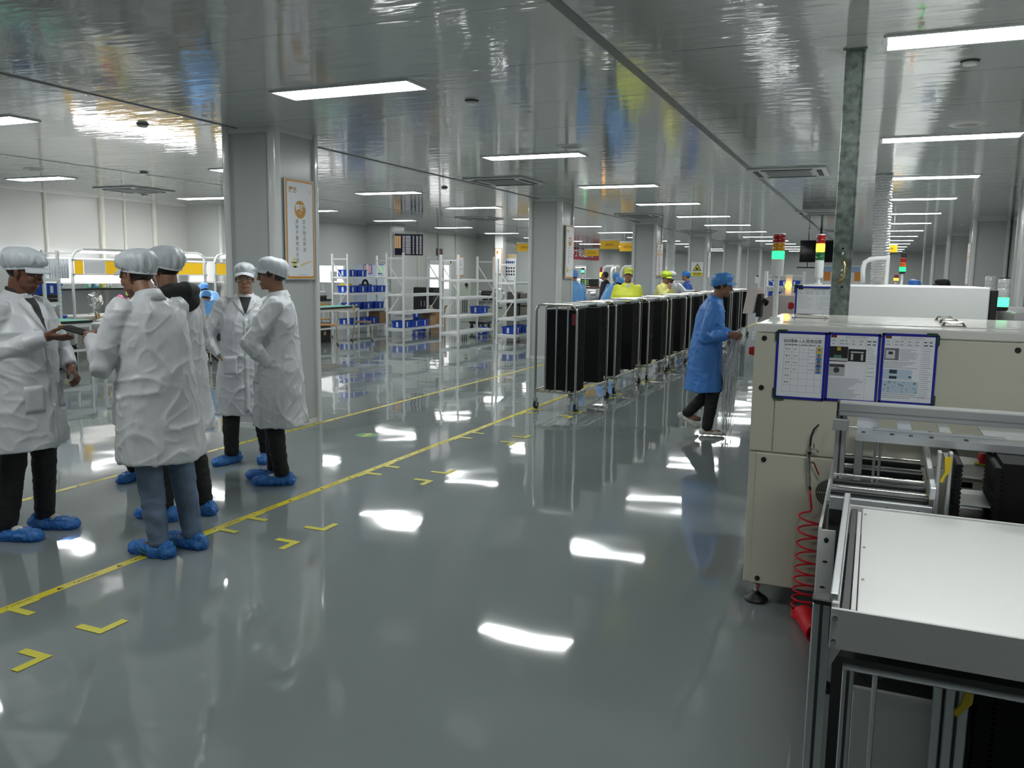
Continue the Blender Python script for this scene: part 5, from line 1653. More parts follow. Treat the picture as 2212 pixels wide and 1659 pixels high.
# ------------------------------------------------------------------ wall posters on the columns
def poster(x, y0, y1, z0, z1, sgn, label, title, c1, c2, detail=True):
    """portrait poster on a face at x; sgn = +1 faces +x (reads left to right with increasing y)."""
    t = thing('wall_poster', label, 'poster', (x, (y0 + y1) / 2, z0), world=True, group='orange framed posters on the columns')
    xf = lambda d: x + sgn * d
    W, H = y1 - y0, z1 - z0
    Yc = (lambda u: y0 + u * W) if sgn > 0 else (lambda u: y1 - u * W)
    xd = V((0, 1 if sgn > 0 else -1, 0))
    mb = MB(); mb.b2(xf(0), xf(.014), y0, y1, z0, z1, .002); mb.build('board', mat('poster_edge', (.55, .55, .53), .4), t)
    mb = MB(); mb.b2(xf(.014), xf(.0148), y0 + .012, y1 - .012, z0 + .012, z1 - .012); mb.build('border', ORANGE, t)
    mb = MB(); b = .032
    pts = []
    r = .02
    for cy, cz, a0 in ((y1 - b - r, z1 - b - r, 0), (y0 + b + r, z1 - b - r, pi / 2), (y0 + b + r, z0 + b + r, pi), (y1 - b - r, z0 + b + r, 3 * pi / 2)):
        for k in range(4):
            a = a0 + k * pi / 6
            pts.append((xf(.0148), cy + r * cos(a), cz + r * sin(a)))
    mb.prism(pts, (sgn * .0008, 0, 0)); s_ = mb.build('sheet', PAPER, t)
    T = lambda m, s, u, v, h, bold=0.0: text_mb(m, s, (xf(.0159), Yc(u), z0 + v * H), xd, (0, 0, 1), h, bold=bold)
    mb = MB(); mb.cyl((xf(.0157), Yc(.5), z0 + .70 * H), (xf(.0161), Yc(.5), z0 + .70 * H), .088, n=32); mb.build('disc', mat('disc_orange', (.52, .25, .015), .4), s_)
    mb = MB(); text_mb(mb, title, (xf(.0164), Yc(.5), z0 + .71 * H), xd, (0, 0, 1), .075, bold=.03)
    text_mb(mb, 'SEIRI', (xf(.0164), Yc(.5), z0 + .665 * H), xd, (0, 0, 1), .02); mb.build('title', PAPER, s_)
    if not detail:
        mb = MB()
        for u, n_ in ((.4, 8), (.62, 6)):
            for k in range(n_): mb.b2(xf(.0157), xf(.016), min(Yc(u), Yc(u + .1)), max(Yc(u), Yc(u + .1)), z0 + (.555 - k * .055) * H, z0 + (.585 - k * .055) * H)
        mb.build('slogan', INK, s_)
        mb = MB(); mb.b2(xf(.0157), xf(.016), min(Yc(.12), Yc(.38)), max(Yc(.12), Yc(.38)), z0 + .86 * H, z0 + .91 * H); mb.build('emblem', ORANGE, s_)
        return t
    mb = MB()
    for u, s in ((.63, c1), (.38, c2)):
        for k, c in enumerate(s): T(mb, c, u, .578 - k * .0555, .048)
    mb.build('slogan', INK, s_)
    mb = MB(); T(mb, '捷方', .26, .885, .062, .025); mb.build('emblem', mat('emblem_orange', (.42, .17, .015), .5), s_)
    mb = MB(); T(mb, '6S', .83, .885, .035); T(mb, '6S管理', .83, .868, .012); mb.build('six_mark', mat('pale_gold', (.55, .46, .28), .5), s_)
    mb = MB(); T(mb, '深圳捷方电子有限公司', .57, .045, .016); mb.build('footer', mat('footer_grey', (.4, .42, .45), .5), s_)
    mb = MB(); mb.cyl((xf(.0157), Yc(.27), z0 + .205 * H), (xf(.0159), Yc(.27), z0 + .205 * H), .02, n=14)
    for a in ((.15, .4, .165, .185), (.2, .34, .12, .175), (.24, .40, .12, .135)):
        mb.b2(xf(.0157), xf(.0159), min(Yc(a[0]), Yc(a[1])), max(Yc(a[0]), Yc(a[1])), z0 + a[2] * H, z0 + a[3] * H)
    mb.prism([(xf(.0157), Yc(.48), z0 + .13 * H), (xf(.0157), Yc(.92), z0 + .19 * H), (xf(.0157), Yc(.92), z0 + .2 * H), (xf(.0157), Yc(.48), z0 + .155 * H)], (sgn * .0003, 0, 0))
    mb.build('figure_print', mat('figure_yellow', (.70, .62, .28), .5), s_)
    return t


poster(-5.312, 6.655, 7.115, 1.50, 2.485, 1, 'orange framed poster with an orange disc on the first column', '整理', '区分物品用途', '清除不要用的东西')
poster(-5.312, 14.69, 15.15, 1.50, 2.485, 1, 'orange framed poster on the right side of the second column', '整顿', '科学布局', '取用快捷有序')
for k, y0 in enumerate((21.72, 22.08)):
    poster(-5.312, y0, y0 + .32, 1.55, 2.42, 1, 'narrow orange framed poster on the third column, %s of two' % ['nearer', 'farther'][k], '清扫', '', '', False)
poster(-5.312, 29.05, 29.5, 1.5, 2.4, 1, 'orange framed poster on the right side of the fourth column', '清洁', '', '', False)
for k, y0 in enumerate((21.84, 22.19)):
    poster(1.972, y0, y0 + .31, 1.45, 2.42, -1, 'orange framed poster on the near right pilaster, %s of two' % ['nearer', 'farther'][k], '素养', '', '', False)
poster(X1 - .002, 17.2, 17.75, 1.35, 2.3, -1, 'orange framed poster on the right wall at the edge of the picture', '安全', '', '', False)
poster(-9.548, 36.22, 36.38, 1.5, 2.4, 1, 'thin orange framed poster on the slim white far column', '安全', '', '', False)
a, b = ay(1070, 536, 27.5), ay(1084, 592, 27.5)
t = thing('wall_poster', 'narrow white poster with an orange edge on the slim white post behind the racks', 'poster', ((a.x + b.x) / 2, 27.5, b.z), world=True, group='orange framed posters on the columns')
mb = MB(); mb.b2(a.x, b.x, 27.49, 27.51, b.z, a.z); mb.build('board', ORANGE, t)
mb = MB(); mb.b2(a.x + .02, b.x - .02, 27.485, 27.49, b.z + .02, a.z - .02); s_ = mb.build('sheet', PAPER, t)
mb = MB(); mb.b2(a.x + .05, a.x + .12, 27.482, 27.485, a.z - .2, a.z - .1); mb.build('emblem', ORANGE, s_)
post = MB(); post.b2(a.x - .02, b.x + .02, 27.52, 27.8, 0, CEIL); struct('column', post, TRIMW)
# warning sign on the fourth column
t = thing('warning_sign', 'white sign with a yellow warning triangle on the fourth column', 'sign', (-5.62, 28.9, 1.56), world=True)
mb = MB(); mb.b2(-5.83, -5.42, 28.905, 28.918, 1.56, 2.04); mb.build('board', PAPER, t)
c = V((-5.625, 28.9045, 1.85))
mb = MB(); mb.prism([c + V((-.15, 0, -.11)), c + V((.15, 0, -.11)), c + V((0, 0, .15))], (0, -.002, 0)); mb.build('triangle', BLACK, t)
mb = MB(); mb.prism([c + V((-.115, -.002, -.09)), c + V((.115, -.002, -.09)), c + V((0, -.002, .11))], (0, -.002, 0)); mb.build('triangle_face', mat('warn_yellow', (.75, .62, .02), .4), t)
mb = MB(); mb.prism([c + V((-.06, -.005, -.07)), c + V((.06, -.005, -.07)), c + V((.04, -.005, -.0)), c + V((.015, -.005, -.03)), c + V((-.015, -.005, .02)), c + V((-.04, -.005, -.01))], (0, -.001, 0)); mb.build('pictogram', BLACK, t)
mb = MB(); mb.b2(-5.82, -5.43, 28.9, 28.905, 1.57, 1.69); mb.build('caption_band', mat('warn_yellow', (.75, .62, .02), .4), t)
mb = MB(); text_mb(mb, '当心危险', (-5.625, 28.8985, 1.645), (1, 0, 0), (0, 0, 1), .065, bold=.02); text_mb(mb, 'Warning danger', (-5.625, 28.8985, 1.59), (1, 0, 0), (0, 0, 1), .032); mb.build('caption', INK, t)

# ------------------------------------------------------------------ hanging yellow signs and red banner
def hang_sign(px0, py0, px1, py1, y, text, label):
    a, b = ay(px0, py0, y), ay(px1, py1, y)
    t = thing('hanging_sign', label, 'sign', ((a.x + b.x) / 2, y, b.z), world=True, group='yellow signs hanging from the ceiling')
    zt = a.z - (a.z - b.z) * .17
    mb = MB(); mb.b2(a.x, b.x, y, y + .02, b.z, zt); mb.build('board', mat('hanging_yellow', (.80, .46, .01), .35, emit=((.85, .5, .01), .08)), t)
    mb = MB(); mb.b2(a.x, b.x, y - .004, y + .024, zt, a.z); mb.build('top_strip', WHITE_PAINT, t)
    mb = MB()
    for x in (a.x + (b.x - a.x) * .25, a.x + (b.x - a.x) * .75): mb.cyl((x, y + .01, a.z), (x, y + .01, CEIL), .003, n=6)
    mb.build('wire', STEEL, t)
    mb = MB(); text_mb(mb, text, ((a.x + b.x) / 2, y - .002, (b.z + zt) / 2), (1, 0, 0), (0, 0, 1), (zt - b.z) * .36); mb.build('lettering', mat('brown_letters', (.16, .07, .01), .5), t)
    return t


hang_sign(1297, 516, 1337, 538, 20, '备料区', 'yellow hanging sign with three characters, between the second and third columns')
hang_sign(1116, 523, 1156, 543, 24, 'SMT03线', 'yellow hanging line sign half hidden by the left edge of the second column')
hang_sign(1264, 537, 1293, 553, 26, 'SMT04线', 'yellow hanging line sign in front of the red banner')
hang_sign(1339, 521, 1379, 543, 23.5, 'SMT05线', 'yellow hanging line sign half hidden by the third column')
hang_sign(1898, 526, 1938, 545, 20, 'SMT01线', 'yellow hanging line sign beside the silver foil duct')
t = thing('banner', 'dark red banner with white characters on the far left wall', 'banner', (X0, 41, 2.2), world=True)
a, b = ax(1241, 532, X0 + .03), ax(1294, 563, X0 + .03)
mb = MB(); mb.b2(X0 + .01, X0 + .03, 36, b.y, b.z, b.z + .75); mb.build('cloth', mat('banner_red', (.36, .008, .03), .6), t)
mb = MB(); text_mb(mb, '不良品,等于制造麻烦', (X0 + .033, 40.0, b.z + .37), (0, 1, 0), (0, 0, 1), .62, bold=.02); mb.build('lettering', PAPER, t)

# ------------------------------------------------------------------ assembly machines in the middle background
t = thing('inspection_machine', 'white inspection machine with a lit green trace monitor behind the trolleys', 'machine', (-7.6, 23.3, 0), world=True)
mb = MB(); mb.b2(-8.6, -7.0, 23.2, 24.4, .0, .95, .03); mb.build('body', MACHWHITE, t)
mb = MB(); a, b = ay(1240, 595, 23.6), ay(1300, 612, 23.6); mb.b2(a.x, b.x, 23.7, 24.4, .95, 1.45, .06); mb.build('hood', MACHWHITE, t)
a, b = ay(1254, 602, 23.1), ay(1273, 618, 23.1)
mb = MB(); mb.b2(a.x, b.x, 23.1, 23.14, b.z, a.z, .005); mb.cyl(((a.x + b.x) / 2, 23.14, b.z - .25), ((a.x + b.x) / 2, 23.14, b.z + .1), .03); mb.build('monitor', BLACK, t)
mb = MB(); mb.b2(a.x + .02, b.x - .02, 23.095, 23.1, b.z + .02, a.z - .02); s_ = mb.build('monitor_screen', glow('screen_green_dark', (.02, .045, .03), 1), t)
mb = MB()
for i in range(5):
    for j in range(3): mb.b2(a.x + .04 + i * .045, a.x + .07 + i * .045, 23.09, 23.095, b.z + .04 + j * .05, b.z + .065 + j * .05)
mb.build('trace', glow('screen_trace', (.2, .35, .1), 1), s_)
a, b = ay(1275, 602, 23.1), ay(1292, 620, 23.1)
mb = MB(); mb.b2(a.x, b.x, 23.05, 23.2, b.z, a.z, .01); mb.build('control_box', BLACK, t)
a, b = ay(1251, 619, 23.0), ay(1292, 624, 23.0)
mb = MB(); mb.b2(a.x, b.x, 22.95, 23.3, b.z, a.z, .01); mb.build('keyboard_shelf', mat('dark_red_shelf', (.12, .03, .03), .5), t)
mb = MB(); a, b = ay(1270, 626, 22.9), ay(1288, 645, 22.9); mb.b2(a.x, b.x, 22.9, 23.2, b.z, a.z, .02); mb.cyl((a.x + .1, 22.88, a.z - .12), (b.x, 22.88, a.z - .1), .06); mb.build('feeder', STEEL, t)
for px0, px1 in ((1299, 1318), (1310, 1322), (1336, 1348), (1345, 1357)):
    a, b = ay(px0, 600, 24.5), ay(px1, 575, 24.5)
    t = thing('pipe_arch', 'white bent pipe arch on far machines, foot at %s' % {1299: 'the amber beacon', 1310: 'the right of the amber beacon', 1336: 'the head of the man in yellow', 1345: 'the right of the man in yellow'}[px0], 'pipe', (a.x, 24.5, 1.36), world=True, group='white pipe arches')
    mb = MB(); w_ = b.x - a.x; yy_ = 24.6 + (px0 % 3) * .2; mb.tube([(a.x, yy_, 1.36), (a.x, yy_, b.z - .15), (a.x + .04, yy_, b.z - .05), (a.x + .13, yy_, b.z), (b.x + .1, yy_, b.z)], .035, 8); mb.build('pipe', WHITE_PAINT, t, 60)
smt_machine(-7.6, -5.6, 24.45, 25.5, 1.36, 'light assembly machine behind the man in yellow', MACHWHITE)
x_ = ay(1293, 583, 24.3).x
tower((x_ - .0, 24.6, 1.36), 'far signal light with amber lit behind the green trace monitor', .05, 1.45, ay(1293, 577, 24.35).z, (cR, cA), 1, True, False)
x_ = ay(1267, 583, 27).x
tower((x_, 26.6, 0.0), 'far signal light with green lit beside the second column', .05, 1.6, ay(1267, 579, 27).z + .03, (cK, ('green2', (.01, .13, .03), (.06, 1, .25), 3.5)), 1, True, False)
smt_machine(-8.4, -6.8, 26.8, 28, 1.3, 'far light machine left of the third column', MACHWHITE)
smt_machine(-8.6, -6.2, 31, 34, 1.35, 'far grey machine between the third and fourth columns', mat('mid_grey_machine', (.36, .36, .365), .4))
for y, k in ((22.6, 0), (24.9, 1)):
    a, b = ay((1243, 1316)[k], (575, 575)[k], y), ay((1264, 1329)[k], (579, 578)[k], y)
    t = thing('bench_lamp', 'small white linear lamp over the far machines, %s' % ['beside the second column', 'near the white pipe arches'][k], 'lamp', (a.x, y, a.z), world=True)
    mb = MB(); mb.b2(a.x, b.x, y, y + .1, b.z + .02, a.z + .02, .01); mb.cyl((b.x, y + .05, 0), (b.x, y + .05, b.z + .03), .015); mb.build('housing', WHITE_PAINT, t)
    mb = MB(); mb.b2(a.x, b.x, y + .005, y + .095, b.z + .012, b.z + .02); mb.build('tube', glow('bench_led', (1, .98, .95), 14), t)
# white rack with blue bins far down the aisle, sheets and clipboards, right wall fittings
make_rack(ay(1653, 600, 27).x, ay(1735, 600, 27).x, 27, 27.6, 1.75, (.5, .95, 1.3), 'far white rack with blue bins behind the signal towers')
a_, b_ = ay(1660, 600, 27).x, ay(1728, 600, 27).x
for sh in (.95, 1.3):
    for k in range(3):
        bin_at(a_ + .16 + k * (b_ - a_ - .32) / 2, 27.3, sh, 'blue bin on the far rack behind the signal towers, %s on the %s shelf' % (['left', 'middle', 'right'][k], {.95: 'middle', 1.3: 'top'}[sh]))
t = thing('clipboard', 'white sheet on a clipboard hung on the sixth column', 'clipboard', (-5.6, 43.29, 1.5), world=True)
a, b = ay(1630, 598, 28), ay(1640, 611, 28)
a, b = ay(1631, 597, 43.29), ay(1641, 612, 43.29)
mb = MB(); mb.b2(a.x, b.x, 43.29, 43.31, b.z, a.z); mb.build('sheet', PAPER, t)
mb = MB(); mb.b2((a.x + b.x) / 2 - .05, (a.x + b.x) / 2 + .05, 43.275, 43.31, a.z - .02, a.z + .04); mb.build('clip', BLACK, t)
t = thing('security_camera', 'white bullet security camera with a black lens on the right wall pilaster', 'camera', (1.95, 25.0, 2.5), world=True)
c = ay(2066, 477, 24.0)
mb = MB(); mb.cyl(c, c + V((.02, .28, .03)), .07, n=18); mb.cyl(c + V((.0, .15, .05)), V((c.x + .15, c.y + .15, CEIL)), .025); mb.build('body', WHITE_PAINT, t, 40)
mb = MB(); mb.cyl(c - V((0, .004, 0)), c + V((0, .01, 0)), .055, n=18); mb.build('lens', BLACK, t, 40)
t = thing('emergency_light', 'twin head emergency light on the right wall at the picture edge', 'emergency light', (X1, 17, 2.3), world=True)
c = ax(2205, 489, X1 - .06)
mb = MB(); mb.b2(X1 - .09, X1, c.y - .2, c.y + .2, c.z - .1, c.z + .08, .01); mb.build('case', WHITE_PAINT, t)
mb = MB()
for k in (-.12, .12): mb.cyl((X1 - .1, c.y + k, c.z + .16), (X1 - .16, c.y + k, c.z + .18), .05, .06, n=16); mb.cyl((X1 - .08, c.y + k, c.z + .08), (X1 - .09, c.y + k, c.z + .16), .015)
mb.build('lamp_head', mat('lamp_grey', (.4, .42, .42), .3), t, 40)
t = thing('wall_opening', 'orange and blue striped window board far behind the galvanized duct', 'window board', (-1, 40, 1.3), world=True)
a, b = ay(1776, 573, 40), ay(1860, 610, 40)
mb = MB(); mb.b2(a.x, b.x, 40, 40.05, 0, a.z); mb.build('board', WHITE_PAINT, t)
za = a.z - (a.z - b.z) * .42
mb = MB(); mb.b2(a.x + .05, b.x - .05, 39.99, 40, za, a.z - .05); mb.build('blue_pane', mat('pane_blue', (.30, .42, .60), .2), t)
mb = MB()
for k in range(4): mb.b2(a.x + .1 + k * .42, a.x + .38 + k * .42, 39.985, 40, b.z + .05, b.z + .45)
mb.build('orange_panel', mat('pane_orange', (.65, .24, .03), .4), t)
# ------------------------------------------------------------------ people
SKIN = {k: mat('skin_' + k, c, .48, sss=.12, spec=.35, var=(30, .06)) for k, c in dict(a=(.155, .073, .045), b=(.25, .132, .083), c=(.36, .205, .135), d=(.30, .16, .105)).items()}
LIPS = {k: mat('lips_' + k, c, .4) for k, c in dict(a=(.10, .035, .028), b=(.17, .062, .05), c=(.27, .10, .08), d=(.20, .075, .06)).items()}
HAIR = mat('black_hair', (.012, .010, .009), .42, bump=(160, .5, .002, (1, 1, .15)))
EYEW = mat('eye_white', (.55, .52, .48), .2)
EYED = mat('eye_dark', (.01, .008, .007), .12)


def cloth(name, col, rough=.5, sheen=.0, bs=26, amt=.55):
    return mat('cloth_' + name, col, rough, sheen=sheen, bump=(bs, amt, .008, (1, 1, .5)))


CW = cloth('white_coat', (.58, .60, .625), .40)
CB = cloth('blue_coat', (.055, .215, .60), .45)
CLB = cloth('light_blue_coat', (.13, .36, .74), .45)
CY = cloth('yellow_coat', (.66, .72, .05), .5)
CPY = cloth('pale_yellow_coat', (.62, .60, .20), .5)
CK = cloth('black_cloth', (.008, .008, .009), .7)
CJ = mat('blue_jeans', (.115, .165, .245), .75, bump=(60, .6, .004, (1, 1, .5)), var=(7, .35))
CAPW = cloth('white_cap', (.56, .60, .64), .42)
SHOE_COVER = mat('blue_shoe_cover', (.06, .30, .82), .18, spec=.7, bump=(48, 1.0, .014), clear=.48)
SHOEB = mat('black_shoe', (.012, .012, .013), .4)
SHOEW = mat('white_shoe', (.62, .60, .55), .5)
SHOEBR = mat('brown_shoe', (.17, .07, .025), .5)
LACE = mat('dark_laces', (.02, .018, .016), .6)


def mixv(a, b, t):
    return a + (b - a) * t


class Rig:
    pass


def make_head(mb, R, c, s):
    """head solid at centre c with orientation R (x right, y forward, z up)."""
    E = lambda p, r, rot=None: mb.ell(c + R @ (V(p) * s), tuple(q * s for q in r), 16, 11, R @ rot if rot is not None else R)
    Rx = lambda a: M.Rotation(a, 3, 'X')
    Rz = lambda a: M.Rotation(a, 3, 'Z')
    E((0, -.014, .032), (.073, .093, .083))            # cranium
    E((0, .022, .018), (.064, .068, .075))             # forehead and upper face
    E((0, .022, -.036), (.0585, .062, .060))            # mid face
    E((0, .040, -.075), (.040, .042, .032))            # jaw front
    E((0, .066, -.094), (.020, .016, .016))            # chin
    for sx in (-1, 1):
        E((sx * .028, .008, -.060), (.024, .050, .030), Rz(-sx * .28))       # jaw side
        E((sx * .037, .052, -.022), (.022, .026, .026))                     # cheekbone
        E((sx * .030, .075, .030), (.026, .013, .009), Rz(-sx * .25))       # brow
        E((sx * .030, .0745, .0065), (.0165, .010, .0085))                  # lid
        E((sx * .0105, .092, -.034), (.0085, .010, .0075))                  # nostril wing
        E((sx * .022, .062, -.058), (.022, .020, .022))                     # beside the mouth
        E((sx * .073, -.010, -.012), (.006, .014, .027), Rz(sx * .35))      # ear
        E((sx * .077, -.016, .000), (.005, .011, .015), Rz(sx * .5))
    mb.cap(c + R @ (V((0, .080, .018)) * s), c + R @ (V((0, .098, -.026)) * s), .009 * s, .0125 * s, 12)   # nose
    E((0, .104, -.030), (.0105, .010, .009))           # nose tip
    E((0, .080, -.060), (.021, .012, .0065))           # upper lip
    E((0, .079, -.071), (.018, .012, .007))            # lower lip


def make_hand(mb, W, d, p, side, curl, thumb=.5, s=1.0, spread=0.0):
    """hand at wrist W, fingers along d, palm facing p. side +1 right, -1 left."""
    d = V(d).normalized(); p = V(p); p = (p - d * p.dot(d)).normalized()
    t = d.cross(p) if side > 0 else p.cross(d)
    tip = {}
    xs = (.030, .0105, -.0095, -.028)
    ln = (.070, .077, .071, .056)
    for i in range(4):
        a = W + t * (xs[i] * .62 * s)
        b = W + d * ((.088 - (.004 if i in (0, 2) else .012 if i == 3 else 0)) * s) + t * (xs[i] * s)
        mb.cap(a, b, .0145 * s, .0118 * s, 10)
        ang = 0.0
        q = b
        cu = curl[i] if isinstance(curl[0], (list, tuple)) else curl
        L = ln[i] * s
        r0 = (.0092, .0095, .0091, .0082)[i] * s
        dd = (d + t * (spread * (1.5 - i))).normalized()
        for k, f in enumerate((.45, .30, .25)):
            ang += cu[k]
            e = q + (dd * cos(ang) + p * sin(ang)) * (L * f)
            mb.cap(q, e, r0 * (1 - .09 * k), r0 * (1 - .09 * (k + 1)), 10)
            q = e
        tip[i] = q
    mb.ell(W + d * (.045 * s) + t * (.0 * s), (.036 * s, .036 * s, .016 * s), 12, 8, M((t, d, d.cross(t) * -1)).transposed())
    a = W + d * (.018 * s) + t * (.026 * s) + p * (.006 * s)
    td = (d * (.62 + .25 * thumb) + t * (.75 - .55 * thumb) + p * (.30 + .25 * thumb)).normalized()
    b = a + td * (.042 * s)
    td2 = (td + d * .35 - t * (.12 * thumb)).normalized()
    e = b + td2 * (.030 * s)
    td3 = (td2 + d * .15).normalized()
    g = e + td3 * (.022 * s)
    mb.cap(a, b, .0155 * s, .0118 * s, 10); mb.cap(b, e, .0112 * s, .010 * s, 10); mb.cap(e, g, .010 * s, .0078 * s, 10)
    tip['t'] = g
    return tip


def patch(bvh, quad, o, dr, n=6, m=6, lift=.004):
    """cloth piece lying on a surface: quad corners in the plane through o, dropped along dr."""
    dr = V(dr).normalized()
    up, lo = [], []
    for j in range(m + 1):
        for i in range(n + 1):
            u, v = i / n, j / m
            q = (quad[0] * (1 - u) + quad[1] * u) * (1 - v) + (quad[3] * (1 - u) + quad[2] * u) * v
            hit = bvh.ray_cast(q, dr, 1.2)
            if hit[0] is None:
                return None
            up.append(hit[0] - dr * lift)
            lo.append(hit[0] + dr * .002)
    W = n + 1
    fs = [(j * W + i, j * W + i + 1, (j + 1) * W + i + 1, (j + 1) * W + i) for j in range(m) for i in range(n)]
    rim = [i for i in range(W)] + [j * W + n for j in range(1, m + 1)] + [m * W + i for i in range(n - 1, -1, -1)] + [j * W for j in range(m - 1, 0, -1)]
    mb = MB()
    vs = up + [lo[i] for i in rim]
    o_ = len(up)
    for k in range(len(rim)):
        k2 = (k + 1) % len(rim)
        fs.append((rim[k], rim[k2], o_ + k2, o_ + k))
    mb.add(vs, fs)
    return mb


def person(label, loc, rz, H=1.68, hip=(0, 0, .90), chest=(0, 0, 1.27), neck=(0, -.01, 1.425), head=(0, .03, 1.578), hyaw=0.0, hpitch=0.0, hroll=0.0,
           twist=0.0, arms=None, feet=((-.1, 0, 0), (.1, 0, 0)), knees=None, skin='b', coat=CW, hem=.56, coat_w=1.0, legs=CK, cap=('puff', CAPW),
           shoes=SHOEB, cover=True, vox=.0055, cvox=.009, undershirt=None, glasses=None, hair=True, seed=0, face=True, closed_front=True, extras=None, buttons=True, sits=False, pocket=True, hood=None, fat=1.0, laces=LACE, group=None):
    s = H / 1.70
    t = thing('person', label, 'person', loc, rz, group=group)
    S = lambda p: V(p) * s
    hip, chest, neck, head = S(hip), S(chest), S(neck), S(head)
    X = V((cos(twist), sin(twist), 0))
    spine = [hip, chest, neck]

    def sp(z):
        """centre and tangent of the trunk at the reference height z."""
        if z <= .90:
            return hip + V((0, 0, (z - .90) * s)), V((0, 0, 1)), V((1, 0, 0))
        if z <= 1.27:
            f = (z - .90) / .37
            return mixv(hip, chest, f), (chest - hip).normalized(), mixv(V((1, 0, 0)), X, f).normalized()
        f = (z - 1.27) / .155
        d = (neck - chest)
        return chest + d * f, mixv((chest - hip).normalized(), d.normalized(), min(1, f)).normalized(), X

    def ring(z, rx, ry, n=28, dy=0.0, fold=0.0, ph=0.0):
        c, tg, x = sp(z)
        fw = tg.cross(x).normalized()
        out = []
        for i in range(n):
            a = 2 * pi * i / n
            k = 1 + fold * (sin(a * 5 + ph) * .6 + sin(a * 8 + ph * 2.3) * .4)
            ca, sa = cos(a), sin(a)
            e = .86
            px = (abs(ca) ** e) * (1 if ca > 0 else -1)
            py = (abs(sa) ** e) * (1 if sa > 0 else -1)
            out.append(c + x * (rx * s * k * px) + fw * (ry * s * k * py + dy * s))
        return out

    ntg = sp(1.425)[1]
    sh = {}
    for sd in (-1, 1):
        sh[sd] = neck + X * (sd * .178 * s) - ntg * (.058 * s)
    if arms is None:
        arms = {}
    default = {sd: dict(e=(sd * .25, -.02, 1.10), w=(sd * .26, .08, .86), d=(0, .2, -1), p=(-sd, 0, 0), curl=(.35, .4, .3), thumb=.6) for sd in (-1, 1)}
    A = {}
    for sd in (-1, 1):
        a = dict(default[sd]); a.update(arms.get(sd, {}))
        a['e'], a['w'] = S(a['e']), S(a['w'])
        A[sd] = a
    # ---- legs
    hips = {sd: hip + V((sd * .088 * s, 0, -.02 * s)) for sd in (-1, 1)}
    ank, kn, toe = {}, {}, {}
    for i, sd in enumerate((-1, 1)):
        f = feet[i]
        lift = f[3] if len(f) > 3 else 0.0
        ank[sd] = V((f[0] * s, f[1] * s, .085 * s + lift))
        yaw = f[2]
        pit = f[4] if len(f) > 4 else 0.0
        toe[sd] = (V((sin(-yaw), cos(yaw), 0)), pit)
        if knees:
            kn[sd] = S(knees[i])
        else:
            mid = (hips[sd] + ank[sd]) / 2
            L = (hips[sd] - ank[sd]).length
            ext = .80 * s
            bend = sqrt(max(.0006, (ext / 2) ** 2 - (L / 2) ** 2)) if L < ext else .015
            fw = V((sin(-yaw), cos(yaw), 0))
            kn[sd] = mid + V((0, 0, .02)) + fw * bend
    # ---- body: one continuous skin
    Rh = M.Rotation(hyaw, 3, 'Z') @ M.Rotation(-hpitch, 3, 'X') @ M.Rotation(hroll, 3, 'Y')
    mb = MB()
    make_head(mb, Rh, head, s)
    mb.cap(neck - ntg * .03 * s, head + Rh @ S((0, -.022, -.055)), .058 * s * fat, .054 * s * fat, 16)
    mb.loft([ring(.86, .13, .10), ring(.98, .14, .10), ring(1.12, .135, .095), ring(1.27, .15, .10), ring(1.38, .13, .075), ring(1.425, .06, .055)])
    tips = {}
    for sd in (-1, 1):
        a = A[sd]
        mb.cap(sh[sd], a['e'], .048 * s, .04 * s, 12); mb.cap(a['e'], a['w'], .038 * s, .026 * s, 12)
        if not a.get('hide'):
            tips[sd] = make_hand(mb, a['w'], a['d'], a['p'], sd, a['curl'], a['thumb'], s * .98, a.get('spread', .04))
        mb.cap(hips[sd], kn[sd], .075 * s, .052 * s, 12); mb.cap(kn[sd], ank[sd], .05 * s, .036 * s, 12)
        fwd, pit = toe[sd]
        mb.cap(ank[sd] - V((0, 0, .03 * s)), ank[sd] + fwd * (.12 * s) - V((0, 0, .05 * s)), .034 * s, .028 * s, 10)
    body = putmesh('body', remesh(mb, vox, 2), SKIN[skin], t)
    # ---- face
    if face:
        for sd in (-1, 1):
            c = head + Rh @ S((sd * .030, .0785, .0060))
            e = MB(); e.ell(c, (.0125 * s, .0075 * s, .0052 * s), 14, 9, Rh); e.mat(1).ell(c + Rh @ S((.0, .0052, 0)), (.0055 * s, .0035 * s, .0050 * s), 10, 7, Rh)
            e.build('eye', [EYEW, EYED], t, True)
            e = MB(); e.tube([head + Rh @ S((sd * .014, .0885, .026)), head + Rh @ S((sd * .030, .0855, .0315)), head + Rh @ S((sd * .046, .072, .027))], [.0032 * s, .0036 * s, .002 * s], 8)
            e.build('eyebrow', HAIR, t, True)
            e = MB(); e.tube([head + Rh @ S((sd * .017, .0845, .0098)), head + Rh @ S((sd * .030, .0865, .0125)), head + Rh @ S((sd * .043, .0795, .0095))], .0016 * s, 6)
            e.build('eyelash', HAIR, t, True)
        e = MB(); e.ell(head + Rh @ S((0, .0845, -.0605)), (.0205 * s, .0085 * s, .0042 * s), 14, 7, Rh); e.ell(head + Rh @ S((0, .0835, -.0695)), (.0175 * s, .0088 * s, .0052 * s), 14, 7, Rh)
        e.build('lips', LIPS[skin], t, True)
